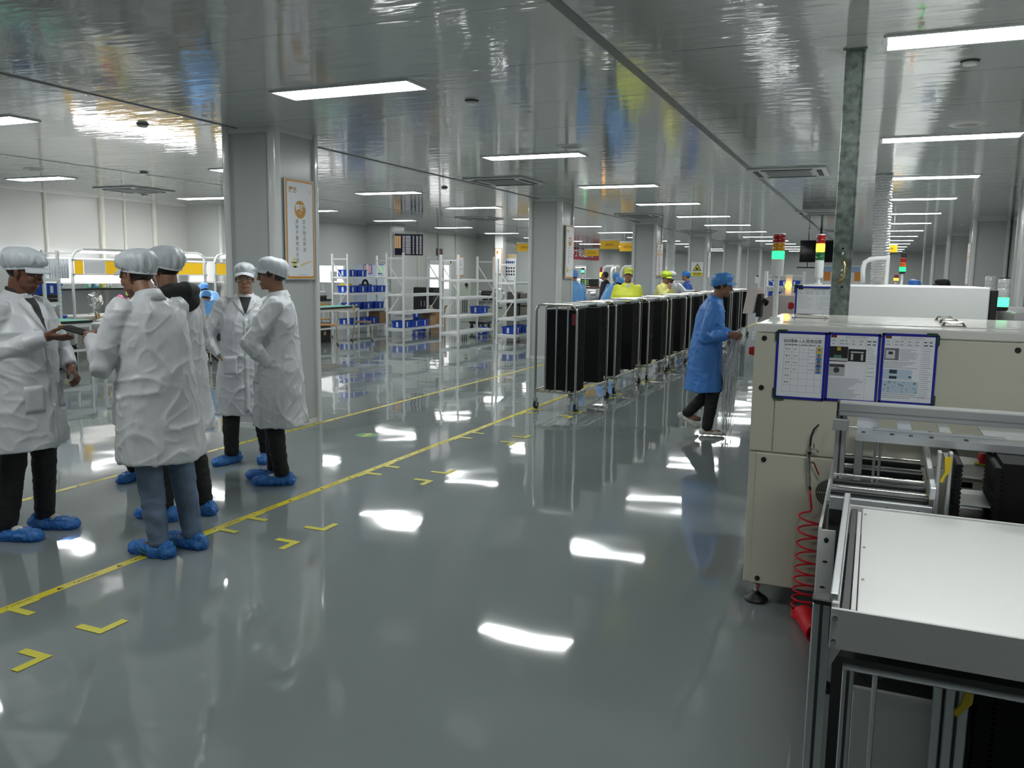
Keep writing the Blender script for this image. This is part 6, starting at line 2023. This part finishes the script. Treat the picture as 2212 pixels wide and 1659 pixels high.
    if hair:
        e = MB(); g = MB().ell((0, 0, 0), 1, 30, 22)
        for f in g.f:
            q = sum((g.v[i] for i in f), V()) / len(f)
            x, y, z = q.x * .0785, q.y * .1000 - .016, q.z * .090 + .030
            # sides above the ears, nape lower at the back
            lim = -.068 if y < -.05 else (-.068 + (y + .05) * 1.3 if y < .0 else .012 + y * .8)
            if z > lim and not (y > .035 and z < .075):
                o = len(e.v)
                e.add([head + Rh @ S((g.v[i].x * .0785, g.v[i].y * .1000 - .016, g.v[i].z * .090 + .030)) for i in f], [tuple(range(len(f)))])
                o2 = [head + Rh @ S((g.v[i].x * .070, g.v[i].y * .090 - .016, g.v[i].z * .08 + .030)) for i in f]
        e.build('hair', HAIR, t, True)
        if hair == 'sideburns':
            e = MB()
            for sd in (-1, 1): e.ell(head + Rh @ S((sd * .069, .022, .012)), (.006 * s, .012 * s, .028 * s), 10, 8, Rh)
            e.build('sideburn', HAIR, t, True)
    if glasses:
        e = MB()
        gm, th = glasses
        for sd in (-1, 1):
            cc = S((sd * .0325, .099, .002))
            pts = []
            for k in range(20):
                a = 2 * pi * k / 20
                px, pz = cos(a), sin(a)
                pts.append(head + Rh @ (cc + S((.0245 * (abs(px) ** .6) * (1 if px > 0 else -1), -.004 * abs(px), .0165 * (abs(pz) ** .6) * (1 if pz > 0 else -1)))))
            e.tube(pts, th * s, 6, True)
            e.tube([head + Rh @ S((sd * .056, .094, .008)), head + Rh @ S((sd * .076, .07, .008)), head + Rh @ S((sd * .082, -.005, .006))], th * s, 6)
        e.tube([head + Rh @ S((-.008, .1, .006)), head + Rh @ S((0, .103, .008)), head + Rh @ S((.008, .1, .006))], th * s, 6)
        e.build('glasses', gm, t, True)
    # ---- cap
    if cap:
        style, cm = cap
        rr = seed * 1.7
        e = MB()
        cen = S((0, -.022, .062))
        if style == 'puff':
            rings = []
            prof = [(.077, .096, .012, 0), (.084, .103, .019, .07), (.094, .112, .032, .12), (.101, .119, .052, .13), (.103, .121, .072, .12), (.099, .115, .092, .11), (.088, .103, .110, .10), (.068, .08, .124, .08), (.04, .048, .133, .05), (.012, .015, .137, 0)]
        else:
            prof = [(.079, .099, .012, 0), (.083, .103, .03, .04), (.087, .107, .05, .06), (.087, .107, .07, .07), (.082, .102, .092, .07), (.068, .086, .112, .06), (.045, .055, .125, .04), (.012, .015, .13, 0)]
        rings = []
        for rx, ry, z, fo in prof:
            rg = []
            for i in range(96):
                a = 2 * pi * i / 96
                k = 1 + fo * (noise.noise(V((cos(a) * 3.2 + rr, sin(a) * 3.2, z * 14))) * .75 + .5 * (.4 - abs(noise.noise(V((cos(a) * 5 + rr, sin(a) * 5, z * 22 + rr)))) * 1.6) + .42 * sin(a * 19 + 4 * noise.noise(V((cos(a) * 2, sin(a) * 2, rr)))) * max(0, 1 - (z - .012) / .075))
                dz = -.034 * max(0, -sin(a)) * (1 - (z - .012) / .14) + .038 * max(0, sin(a)) * (1 - (z - .012) / .14)
                back = -.016 * (z / .14) if style == 'puff' else 0
                rg.append(head + Rh @ S((rx * k * cos(a), -.016 + back + ry * k * sin(a), z + dz + .006)))
            rings.append(rg)
        e.loft(rings)
        cp = e.build('cap', cm, t, True)
        e = MB()
        rg0, rg1 = [], []
        for i in range(40):
            a = 2 * pi * i / 40
            w = 1 + .03 * (sin(a * 26) if sin(a) < -.1 else 0)
            dz = -.034 * max(0, -sin(a)) + .038 * max(0, sin(a))
            rg0.append(head + Rh @ S((.0795 * w * cos(a), -.016 + .099 * w * sin(a), .010 + dz)))
            rg1.append(head + Rh @ S((.0825 * w * cos(a), -.016 + .102 * w * sin(a), .034 + dz)))
        e.loft([rg0, rg1], cap=False)
        e.build('cap_band', cm, cp, True)
        e = MB()
        n = 16
        top, bot = [], []
        for j in range(5):
            f = j / 4
            for i in range(n + 1):
                a = radians(24 + 132 * i / n)
                reach = (.050 if style == 'puff' else .058) * f * (sin(a) ** 1.3)
                p_ = V((.081 * cos(a) * (1 + .04 * f), -.016 + .1015 * sin(a) + reach, .058 - .010 * f - .008 * f * f - .012 * abs(cos(a)) * f - .02 * cos(a) ** 2))
                top.append(head + Rh @ S(p_)); bot.append(head + Rh @ S(p_ - V((0, 0, .003))))
        W_ = n + 1
        fs = [(j * W_ + i, j * W_ + i + 1, (j + 1) * W_ + i + 1, (j + 1) * W_ + i) for j in range(4) for i in range(n)]
        K = len(top)
        fs2 = [tuple(K + q for q in f[::-1]) for f in fs]
        fs3 = [(4 * W_ + i, 4 * W_ + i + 1, K + 4 * W_ + i + 1, K + 4 * W_ + i) for i in range(n)]
        e.add(top + bot, fs + fs2 + fs3)
        e.build('cap_visor', cm, cp, True)
    # ---- trousers
    e = MB()
    if sits or legs is not None:
        e.ell(hip - V((0, 0, .03 * s)), (.165 * s, .125 * s, .12 * s), 18, 11)
        for sd in (-1, 1):
            e.cap(hips[sd], kn[sd], .098 * s * fat, .072 * s * fat, 16)
            bot_ = ank[sd] + V((0, 0, .012 * s))
            e.cap(kn[sd], bot_, .074 * s * fat, .058 * s * fat, 16)
        wr = lambda p: .006 * noise.noise(V((p.x * 9 + seed, p.y * 9, p.z * 20))) + .0035 * noise.noise(V((p.x * 22, p.y * 22 + seed, p.z * 48)))
        putmesh('trousers', remesh(e, .0085 if vox < .008 else .013, 3, wr), legs or CK, t)
    # ---- shoes and covers
    for sd in (-1, 1):
        fwd, pit = toe[sd]
        side_ = V((fwd.y, -fwd.x, 0))
        Rf = M((side_, fwd, V((0, 0, 1)))).transposed() @ M.Rotation(pit, 3, 'X')
        o = ank[sd] - V((0, 0, .085 * s))
        F = lambda p: o + V((0, 0, .085 * s)) + Rf @ (S(p) - V((0, 0, .085 * s)))
        e = MB()
        for p_, r in (((0, -.045, .035), (.033, .040, .034)), ((0, .02, .036), (.034, .06, .034)), ((0, .09, .030), (.041, .065, .028)), ((0, .145, .026), (.036, .045, .024)), ((0, .0, .075), (.036, .05, .03)), ((0, .055, .062), (.028, .05, .024))):
            e.ell(F(p_), tuple(q * s for q in r), 16, 10, Rf)
        sm = remesh(e, .006 if vox < .008 else .011, 3)
        base_z = min(v.co.z for v in sm.vertices)
        so = putmesh('shoe', sm, shoes, t)
        if laces and vox < .008:
            e = MB()
            for k in range(4):
                y = .03 + k * .018
                e.tube([F((-.024, y, .078 - k * .006)), F((0, y + .006, .089 - k * .008)), F((.024, y, .078 - k * .006))], .0022 * s, 6)
            e.tube([F((0, .03, .09)), F((.03, .035, .1)), F((.035, .05, .085))], .002 * s, 6); e.tube([F((0, .03, .09)), F((-.03, .035, .1)), F((-.04, .045, .085))], .002 * s, 6)
            e.build('laces', laces, so, True)
        if cover:
            e = MB()
            for p_, r in (((0, -.052, .036), (.045, .050, .040)), ((0, .02, .030), (.054, .095, .040)), ((0, .10, .032), (.056, .085, .038)), ((0, .155, .030), (.050, .058, .034)), ((0, -.058, .058), (.034, .03, .032))):
                e.ell(F(p_), tuple(q * s for q in r), 18, 11, Rf)
            cr = lambda p: .010 * (1 - 1.8 * abs(noise.noise(V((p.x * 20 + seed, p.y * 20 + sd, p.z * 20))))) + .006 * (.6 - abs(noise.noise(V((p.x * 52, p.y * 52, p.z * 46 + seed)))) * 2)
            cmh = remesh(e, .006 if vox < .008 else .011, 2, cr)
            # the elastic edge: cut the sack open around the ankle, flatten the sole
            for v in cmh.vertices:
                if v.co.z < .004 and pit == 0: v.co.z = .003
            co_ = putmesh('shoe_cover', cmh, SHOE_COVER, t)
            e = MB(); pts = []
            for k in range(26):
                a = 2 * pi * k / 26
                pts.append(F((.040 * cos(a) * (1 + .08 * sin(k * 2.4)), .018 + .085 * sin(a), .064 - .010 * sin(a) + .006 * sin(k * 1.9))))
            e.tube(pts, .0055 * s, 7, True); e.build('elastic_edge', SHOE_COVER, co_, True)
    # ---- coat
    if coat is not None:
        e = MB()
        w = coat_w
        ph = seed * 1.3
        rings = []
        if not sits:
            rings += [ring(hem, .262 * w, .205 * w, 40, -.008, .055, ph), ring(hem + (.9 - hem) * .35, .252 * w, .192 * w, 40, -.004, .05, ph), ring(hem + (.9 - hem) * .7, .240 * w, .180 * w, 40, 0, .035, ph)]
        else:
            rings += [ring(.80, .21 * w, .17 * w, 40)]
        rings += [ring(.95, .226 * w, .168 * w, 40, 0, .02, ph), ring(1.10, .212 * w, .158 * w, 40, .0, .02, ph + 1), ring(1.24, .212 * w, .150 * w, 40, 0.0, .012, ph), ring(1.33, .192, .125, 40, -.005), ring(1.385, .158, .098, 40, -.006), ring(1.42, .105, .078, 40, -.004), ring(1.448, .074, .068, 40, -.002)]
        e.loft(rings)
        for sd in (-1, 1):
            a = A[sd]
            d2 = (a['w'] - a['e']).normalized()
            cuff = a['w'] - d2 * (.018 * s)
            e.cap(sh[sd] - ntg * (.006 * s), mixv(sh[sd], a['e'], .5), .067 * s, .066 * s, 16)
            e.cap(mixv(sh[sd], a['e'], .5), a['e'], .066 * s, .060 * s, 16)
            e.cap(a['e'], mixv(a['e'], cuff, .55), .061 * s, .055 * s, 16)
            e.cyl(mixv(a['e'], cuff, .55), cuff, .055 * s, .045 * s, 16)
        big = .95 if cvox < .012 else .6
        E_ = [A[-1]['e'], A[1]['e']]

        def wr(p):
            v = .007 * noise.noise(V((p.x * 5 + ph, p.y * 5, p.z * 2.4)))
            q = V((p.x * 5 + ph, p.y * 5, p.z * 3.6)) + V((noise.noise(p * 3), noise.noise(p * 3 + V((7, 0, 0))), noise.noise(p * 3 + V((0, 7, 0))))) * .9
            r = 1 - abs(noise.noise(q)) * 1.7
            v += .0115 * max(0, r) ** 5 - .003
            q = V((p.x * 9, p.y * 9 + ph, p.z * 10 - p.x * 4)) + V((noise.noise(p * 5), noise.noise(p * 5 + V((3, 0, 0))), 0))
            r = 1 - abs(noise.noise(q)) * 1.8
            v += .006 * max(0, r) ** 5
            v += .002 * noise.noise(V((p.x * 22, p.y * 22, p.z * 16 + ph)))
            k = max(math.exp(-((p - q).length / .14) ** 2) for q in E_)
            if k > .05:
                v += k * .006 * sin((p.x * 40 + p.y * 30 + p.z * 46) + 3 * noise.noise(p * 8))
            return v * big * s
        cm_ = remesh(e, cvox, 2, wr)
        co = putmesh('coat', cm_, coat, t)
        bv = BVHTree.FromPolygons([v.co.copy() for v in cm_.vertices], [tuple(p.vertices) for p in cm_.polygons])
        tg = sp(1.35)[1]; fw = tg.cross(X).normalized()
        # collar band round the neck with two points in front
        e = MB(); n = 26; a0 = 2.55; lo, hi, lo2, hi2 = [], [], [], []
        nb = neck + ntg * (.012 * s)
        for i in range(n + 1):
            a = -a0 + 2 * a0 * i / n
            f = abs(a) / a0
            dx = X * sin(a) - fw * cos(a)
            drop = .030 * f * f
            hi.append(nb + dx * (.066 * s) + ntg * ((.036 - drop) * s)); lo.append(nb + dx * ((.098 + .012 * f ** 4) * s) + ntg * ((-.026 - drop - .025 * f ** 6) * s))
            hi2.append(nb + dx * (.060 * s) + ntg * ((.036 - drop) * s)); lo2.append(nb + dx * (.09 * s) + ntg * ((-.030 - drop - .025 * f ** 6) * s))
        W_ = n + 1
        vs = hi + lo + hi2 + lo2
        fs = []
        for i in range(n):
            fs += [(i, i + 1, W_ + i + 1, W_ + i), (2 * W_ + i, 3 * W_ + i, 3 * W_ + i + 1, 2 * W_ + i + 1), (i, 2 * W_ + i, 2 * W_ + i + 1, i + 1), (W_ + i, W_ + i + 1, 3 * W_ + i + 1, 3 * W_ + i)]
        fs += [(0, W_, 3 * W_, 2 * W_), (n, 2 * W_ + n, 3 * W_ + n, W_ + n)]
        e.add(vs, fs)
        e.build('collar', coat, co, True)
        if undershirt and len(undershirt) > 2:
            e = MB(); a1, b1, a2, b2 = [], [], [], []
            for i in range(n + 1):
                a = -2.75 + 5.5 * i / n
                dx = X * sin(a) - fw * cos(a)
                dz = .022 * (abs(a) / 2.75) ** 2
                a1.append(nb + dx * (.060 * s) + ntg * ((.052 - dz) * s)); b1.append(nb + dx * (.070 * s) + ntg * ((-.01 - dz * 1.6) * s))
                a2.append(nb + dx * (.055 * s) + ntg * ((.052 - dz) * s)); b2.append(nb + dx * (.062 * s) + ntg * ((-.012 - dz * 1.6) * s))
            e.add(a1 + b1 + a2 + b2, fs); e.build('shirt_collar', undershirt[0], t, True)
        ctr, _, _ = sp(1.27)
        O = fw * (.7 * s)

        def fq(pts):                          # points (across, height) on the chest front
            out = []
            for u, z in pts:
                c, tg_, x_ = sp(z)
                out.append(c + x_ * (u * s) + O)
            return out
        if undershirt:
            q = patch(bv, fq([(-.055, 1.425), (.055, 1.425), (.004, 1.425 - undershirt[1]), (-.004, 1.425 - undershirt[1])]), O, -fw, 10, 14, .0055 * s)
            if q: q.build('undershirt', undershirt[0], t, True)
            for sd in (-1, 1):
                q = patch(bv, fq([(sd * .052, 1.432), (sd * .10, 1.40), (sd * .062, 1.425 - undershirt[1] * .62), (sd * .004, 1.425 - undershirt[1] - .012)]), O, -fw, 7, 10, .010 * s)
                if q: q.build('lapel', coat, co, True)
        if not sits and buttons and vox < .008:
            zt = 1.38 - (undershirt[1] if undershirt else 0)
            zb = hem + .03
            q = patch(bv, fq([(-.018, zt), (.018, zt), (.018, zb), (-.018, zb)]), O, -fw, 2, 26, .0035 * s)
            if q: q.build('placket', coat, co, True)
            for k in range(5):
                z = zt - .05 - k * (zt - hem - .22) / 5
                p0 = fq([(.0, z)])[0]
                h = bv.ray_cast(p0, -fw, 1.2)
                if h[0]:
                    e = MB(); e.cyl(h[0] + fw * .002, h[0] + fw * .0075, .0085 * s, .0075 * s, 14); e.build('button', mat('button_white', (.7, .72, .74), .3), co, 40)
        if pocket and not sits and vox < .008:
            for sd in (-1, 1):
                q = patch(bv, fq([(sd * .075, .93), (sd * .185, .93), (sd * .182, .775), (sd * .078, .775)]), O, -fw, 5, 6, .0055 * s)
                if q: q.build('pocket', coat, co, True)
    if hood:
        e = MB()
        e.tube([neck + X * (q[0] * s) + sp(1.4)[1].cross(X) * (q[1] * s) + V((0, 0, q[2] * s)) for q in ((-.085, .06, -.03), (-.115, -.02, .0), (-.085, -.10, .02), (0, -.135, .028), (.085, -.10, .02), (.115, -.02, .0), (.085, .06, -.03))], [.025 * s, .04 * s, .05 * s, .058 * s, .05 * s, .04 * s, .025 * s], 14)
        e.ell(neck + V((0, -.115 * s, -.035 * s)), (.125 * s, .06 * s, .085 * s), 16, 10)
        putmesh('hood', remesh(e, .009, 2, lambda p: .006 * noise.noise(p * 16)), hood, t)
    r = Rig(); r.root, r.tips, r.A, r.s, r.head, r.Rh, r.bv = t, tips, A, s, head, Rh, (bv if coat is not None else None)
    return r
PERSON_N = [0]


def L(loc, rz, H, p):
    """world point -> a person's own frame, undone for height."""
    q = M.Rotation(-rz, 3, 'Z') @ (V(p) - V(loc))
    return q / (H / 1.70)


def D(rz, d):
    return M.Rotation(-rz, 3, 'Z') @ V(d)


# --- left man reaching out with the tablet
lc, rz, H = V((-4.57, 3.29, 0)), -1.22, 1.69
P = lambda p: L(lc, rz, H, p)
arms = {1: dict(e=P((-4.53, 3.06, 1.095)), w=P((-4.295, 3.29, 1.203)), d=D(rz, (.97, .16, -.06)), p=D(rz, (0, .45, .9)), curl=(.12, .12, .1), thumb=.95),
        -1: dict(e=P((-4.60, 3.60, 1.08)), w=P((-4.47, 3.56, .985)), d=D(rz, (.75, -.15, -.62)), p=D(rz, (-.5, -.6, -.45)), curl=(.55, .7, .4), thumb=.7)}
p1 = person('man in a white coat at the left edge, face in profile, reaching for the tablet', lc, rz, H, arms=arms, feet=((-.13, .02, .0), (.11, -.06, -.05)), chest=(0, .02, 1.27), neck=(0, .02, 1.425), head=(0, .075, 1.572), hpitch=.30, hyaw=.12,
            skin='a', hem=.545, coat_w=1.08, undershirt=(CK, .19, 1), shoes=SHOEW, seed=1, glasses=None)
# --- man seen from behind in jeans, holding the other end of the tablet
lc, rz, H = V((-3.64, 3.44, 0)), 1.45, 1.70
P = lambda p: L(lc, rz, H, p)
arms = {-1: dict(e=P((-3.79, 3.20, 1.075)), w=P((-4.005, 3.33, 1.205)), d=D(rz, (-.97, .22, -.05)), p=D(rz, (0, .75, -.2)), curl=(.25, .35, .3), thumb=.95),
        1: dict(e=P((-3.86, 3.70, 1.10)), w=P((-4.03, 3.50, 1.205)), d=D(rz, (-.95, -.15, -.02)), p=D(rz, (0, -.7, -.2)), curl=(.25, .35, .3), thumb=.95)}
p2 = person('man in a white coat and blue jeans seen from behind, holding the tablet', lc, rz, H, arms=arms, feet=((-.10, -.08, .12), (.10, -.11, .0)), chest=(0, .03, 1.27), neck=(0, .055, 1.432), head=(0, .15, 1.556), hyaw=.22, hpitch=.24, skin='b', hem=.535, coat_w=.95, legs=CJ, shoes=SHOEBR, seed=2)
tab = thing('tablet', 'thin dark tablet passed between the two men at the left', 'tablet', (-4.19, 3.405, 1.228), world=True)
Rt = M.Rotation(.27, 3, 'Z') @ M.Rotation(.26, 3, 'Y')
mb = MB(); mb.box((-4.185, 3.375, 1.238), (.155, .11, .012), 0, .004, Rt); mb.build('case', BLACK, tab)
mb = MB(); mb.box(V((-4.185, 3.375, 1.238)) + Rt @ V((0, 0, .0055)), (.14, .098, .001), 0, 0, Rt); mb.build('screen', mat('tablet_screen', (.012, .014, .018), .08), tab)
mb = MB(); mb.box(V((-4.185, 3.375, 1.238)) + Rt @ V((-.079, -.02, 0)), (.006, .05, .018), 0, .002, Rt); mb.build('port_cover', mat('yellow_clamp', (.62, .46, .01), .35), tab)
# --- hooded man behind
p3 = person('man with a black hood and earphone wire over his white coat, behind the jeans man', V((-4.08, 3.97, 0)), 1.52, 1.715, arms={-1: dict(e=(-.27, .06, 1.10), w=(-.18, .26, 1.0), d=(.4, .9, .1), p=(0, 0, -1)), 1: dict(e=(.27, .04, 1.10), w=(.2, .25, 1.0), d=(-.4, .9, .1), p=(0, 0, -1))},
            feet=((-.12, -.02, .15), (.11, -.12, -.1)), skin='b', hem=.56, hood=CK, seed=3, hyaw=.05, hpitch=.1, laces=None)
e = MB(); s_, h_, R_ = p3.s, p3.head, p3.Rh
e.tube([h_ + R_ @ (V((-.083, -.002, -.012)) * s_), h_ + R_ @ (V((-.088, .0, -.04)) * s_), h_ + R_ @ (V((-.078, -.01, -.10)) * s_), h_ + R_ @ (V((-.10, .02, -.17)) * s_)], .0016, 6); e.ell(h_ + R_ @ (V((-.083, -.0, -.008)) * s_), .006, 10, 8)
e.build('earphone_wire', mat('white_wire', (.7, .72, .72), .3), p3.root, True)
# --- person hidden behind the group, only coat edge, leg and one blue shoe show
person('person mostly hidden behind the jeans man, one blue covered shoe showing', V((-5.02, 4.58, 0)), -2.75, 1.60, feet=((-.09, 0, .1), (.09, .0, -.1)), skin='b', hem=.45, coat_w=.86, seed=4, vox=.008, cvox=.012,
       arms={-1: dict(e=(-.2, .1, 1.1), w=(-.08, .25, 1.02), d=(1, .1, 0), p=(0, -1, 0)), 1: dict(e=(.2, .1, 1.1), w=(.08, .22, 1.0), d=(-1, .1, 0), p=(0, -1, 0))})
# --- the two men by the first column
pk = lambda sd: dict(e=(sd * .315, -.02, 1.08), w=(sd * .20, .07, .925), d=(-sd * .35, -.1, -1), p=(-sd, .2, 0), curl=(.3, .4, .3), thumb=.8)
p5 = person('man facing the camera in glasses and a white coat, hands in pockets', V((-4.72, 5.40, 0)), -2.45, 1.635, arms={-1: pk(-1), 1: pk(1)}, feet=((-.14, -.02, -.15), (.15, .02, -.75)), skin='c', hem=.43, coat_w=1.0, cap=('flat', CAPW), undershirt=(CK, .135),
            glasses=(CHROME, .0016), seed=5, hyaw=-.05, hair='sideburns', fat=1.05)
p6 = person('man in black glasses and white coat, in profile, by the first column', V((-4.06, 4.98, 0)), 2.12, 1.675, arms={-1: dict(e=(-.29, .16, 1.09), w=(-.195, .03, .93), d=(.3, -.2, -.9), p=(1, .1, 0), curl=(.3, .4, .3), thumb=.8), 1: dict(e=(.25, .21, 1.14), w=(.16, .05, .98), d=(-.3, -.2, -.9), p=(-1, .1, 0))},
            feet=((-.11, -.02, .0), (.11, .06, .1)), skin='b', hem=.455, coat_w=.98, cap=('flat', CAPW), glasses=(BLACK, .0028), shoes=SHOEW, seed=6, hyaw=.12, hair='sideburns')
# --- walking man in blue with the bundle of clear strips
lc, rz, H = V((-1.52, 8.42, 0)), -1.38, 1.625
P = lambda p: L(lc, rz, H, p)
arms = {1: dict(e=P((-1.50, 8.20, .985)), w=P((-1.285, 8.30, 1.02)), d=D(rz, (.95, .15, .0)), p=D(rz, (-.1, .8, -.4)), curl=(.6, .9, .6), thumb=.9), -1: dict(e=P((-1.47, 8.66, .99)), w=P((-1.26, 8.46, 1.02)), d=D(rz, (.9, -.4, .0)), p=D(rz, (0, -.8, -.4)), curl=(.6, .9, .6), thumb=.9)}
p7 = person('man in a blue coat and blue cap walking right with a bundle of clear strips', lc, rz, H, arms=arms, chest=(0, .04, 1.27), neck=(0, .08, 1.42), head=(0, .145, 1.565), feet=((-.09, -.16, .0, .10, -.55), (.09, .05, .0)), knees=((-.09, .14, .52), (.09, .10, .50)), hpitch=.14,
            skin='b', coat=CB, hem=.47, coat_w=.95, cap=('flat', cloth('blue_cap', (.045, .22, .58), .45)), shoes=SHOEW, cover=False, seed=7, hair='sideburns', pocket=False)
b_ = (p7.root.matrix_basis)
hold = V((-1.215, 8.38, .99))
rr = random.Random(5)
mb = MB()
for i in range(70):
    a = hold + V((rr.uniform(-.04, .03), rr.uniform(-.05, .05), rr.uniform(-.03, .06)))
    x, y = a.x, a.y
    pts = [a]
    zb = rr.choice([rr.uniform(.02, .5), rr.uniform(.0, .1), rr.uniform(.3, .7)])
    n = 9
    sx, sy = rr.uniform(-.10, .05), rr.uniform(-.06, .06)
    for k in range(1, n + 1):
        f = k / n
        w_ = sin(min(1, f * 1.6) * pi / 2)
        x_ = a.x + sx * w_ * (1 - .55 * f) - .05 * f + rr.uniform(-.008, .008)
        pts.append(V((x_, a.y + sy * w_ + rr.uniform(-.008, .008), max(.006, a.z + (zb - a.z) * f))))
    mb.tube(pts, .0022, 4)
for i in range(14):
    c = hold + V((rr.uniform(-.02, .05), rr.uniform(-.04, .04), rr.uniform(-.02, .05)))
    mb.tube(arc(c, rr.uniform(.02, .045), rr.uniform(0, 2), rr.uniform(3, 6), 8, (1, 0, 0), (0, rr.uniform(-.5, .5), 1)), .002, 4)
single('clear_strip_bundle', mb, mat('clear_strip', (.86, .88, .90), .15, clear=.15, spec=.9), 'tangled bundle of clear plastic strips hanging from the hands of the man in blue', 'strips', smooth=True, kind='stuff')

# --- farther people
FAR = dict(vox=.011, cvox=.014, laces=None, cover=False)
YC_ = cloth('yellow_cap', (.52, .58, .08), .5)
CHK = dict(skin='d', cap=('flat', YC_))
person('man in a bright yellow coat and cap facing the camera behind the trolleys', V((-3.93, 14.1, 0)), -2.78, 1.70, coat=CY, hem=.78, seed=8, hyaw=-.12, undershirt=(mat('grey_shirt', (.5, .5, .5), .6), .06), coat_w=1.1, legs=mat('pale_trousers', (.42, .46, .48), .7), **CHK, **FAR)
person('man in a pale yellow coat with his hand at his chin behind the trolleys', V((-3.98, 17.0, 0)), -1.95, 1.665, coat=CPY, hem=.6, seed=9, skin='d', cap=('puff', cloth('lime_cap', (.50, .62, .04), .5)), hpitch=.3, head=(0, .07, 1.565), neck=(0, .03, 1.42),
       arms={1: dict(e=(.20, .14, 1.12), w=(.07, .20, 1.34), d=(-.25, .05, .9), p=(-.2, -.9, 0), curl=(.9, 1.0, .6)), -1: dict(e=(-.24, .12, 1.10), w=(-.02, .26, 1.12), d=(1, .1, 0), p=(0, -1, 0))}, glasses=(BLACK, .0028), **FAR)
person('man in a white coat and white cap bending his head behind the trolleys', V((-4.3, 19.0, 0)), -2.72, 1.70, hem=.6, seed=10, skin='a', cap=('puff', CAPW), hpitch=.5, head=(0, .12, 1.53), neck=(0, .05, 1.415),
       arms={1: dict(e=(.27, .10, 1.12), w=(.0, .30, 1.14), d=(-1, .1, .05), p=(0, -.5, -.5)), -1: dict(e=(-.32, .16, 1.2), w=(-.52, .32, 1.23), d=(-.6, .6, .1), p=(0, 0, -1), curl=(.8, .9, .6))}, **FAR)
q = ay(1312, 640, 17.6)
BCAP = cloth('light_blue_cap', (.11, .33, .74), .45)
person('worker in a light blue coat bending forward with his back to the trolleys', V((q.x, 17.6, 0)), -.35, 1.68, coat=CLB, hem=.66, seed=11, skin='d', cap=('puff', BCAP), chest=(0, .20, 1.20), neck=(0, .34, 1.30), head=(0, .44, 1.39), hpitch=.6, arms={1: dict(e=(.28, .42, 1.05), w=(.2, .62, .98), d=(-.2, .9, -.2), p=(0, 0, -1)), -1: dict(e=(-.28, .40, 1.05), w=(-.2, .6, .98), d=(.2, .9, -.2), p=(0, 0, -1))}, **FAR)
q = ay(1329, 640, 19.8)
person('worker in a light blue coat and cap standing behind the bending worker', V((q.x, 19.8, 0)), .15, 1.62, coat=CLB, hem=.6, seed=12, skin='d', cap=('flat', BCAP), **FAR)
q = ay(1307, 640, 21.5)
person('bare headed man in a dark shirt in profile beside the amber signal light', V((q.x, 21.5, 0)), 1.5, 1.66, coat=cloth('navy_shirt', (.012, .014, .022), .6), hem=.82, seed=13, skin='d', cap=None, coat_w=.9, **FAR)
q = ay(1240, 640, 17.0)
person('worker in a light blue coat half hidden by the right edge of the second column', V((q.x, 17.0, 0)), .9, 1.66, coat=CLB, hem=.5, seed=14, skin='d', cap=('flat', BCAP), **FAR)
q = ay(1484, 600, 21.2)
person('worker in a blue cap and coat behind the white capped man', V((q.x, 21.2, 0)), 1.9, 1.68, coat=cloth('royal_blue_coat', (.02, .09, .38), .5), hem=.5, seed=15, skin='d', cap=('flat', cloth('mid_blue_cap', (.03, .17, .55), .45)), **FAR)
q = ay(1978, 606, 14.9)
person('person in a blue cap just showing above the white cover at the right', V((q.x, 14.9, 0)), 1.2, 1.565, coat=CB, hem=.5, seed=16, skin='a', cap=('flat', cloth('mid_blue_cap', (.03, .17, .55), .45)), **FAR)
q = ay(1999, 606, 15.6)
person('person in a black hood just showing above the white cover at the right', V((q.x + .22, 14.95, 0)), 1.4, 1.58, coat=CK, hem=.8, seed=17, skin='a', cap=('puff', CK), **FAR)
SIT = dict(hip=(0, .02, .635), chest=(0, .14, .90), neck=(0, .22, 1.03), knees=((-.11, .42, .58), (.11, .42, .58)), feet=((-.11, .42, 0), (.11, .42, 0)), sits=True)
reach = {1: dict(e=(.25, .28, .80), w=(.16, .50, .82), d=(-.3, .9, -.1), p=(0, 0, -1)), -1: dict(e=(-.25, .28, .80), w=(-.16, .50, .82), d=(.3, .9, -.1), p=(0, 0, -1))}
q = ay(246, 650, 10.5)
person('seated woman in a pale yellow coat, pink hood and yellow cap', V((q.x, 10.5, 0)), -.62, 1.62, coat=cloth('cream_yellow_coat', (.66, .56, .20), .5), seed=18, skin='c', cap=('puff', cloth('lime_cap2', (.58, .66, .14), .5)), head=(0, .32, 1.14), hpitch=.45, hood=cloth('pink_hood', (.62, .03, .22), .6), arms=reach, **SIT, **FAR)
dup(ch2, (q.x - .04, 10.46, 0), -.62, label='wooden chair under the seated woman in pale yellow')
q = V((-10.50, 10.92, 0))
person('seated worker in a light blue coat seen from behind left of the first column', V((-10.55, 10.98, 0)), .5, 1.62, coat=CLB, seed=19, skin='d', cap=('flat', BCAP), head=(0, .30, 1.14), hpitch=.5, arms=reach, **SIT, **FAR)
q = ay(458, 650, 12.4)
person('worker in light blue leaning over a bench left of the first column', V((q.x, 12.4, 0)), 1.1, 1.62, coat=CLB, seed=20, skin='d', cap=('puff', BCAP), chest=(0, .2, 1.10), neck=(0, .33, 1.16), head=(0, .43, 1.22), hpitch=.7, hem=.6, arms={1: dict(e=(.27, .4, .95), w=(.2, .58, .86), d=(-.2, .9, -.2), p=(0, 0, -1)), -1: dict(e=(-.27, .4, .95), w=(-.2, .58, .86), d=(.2, .9, -.2), p=(0, 0, -1))}, **FAR)
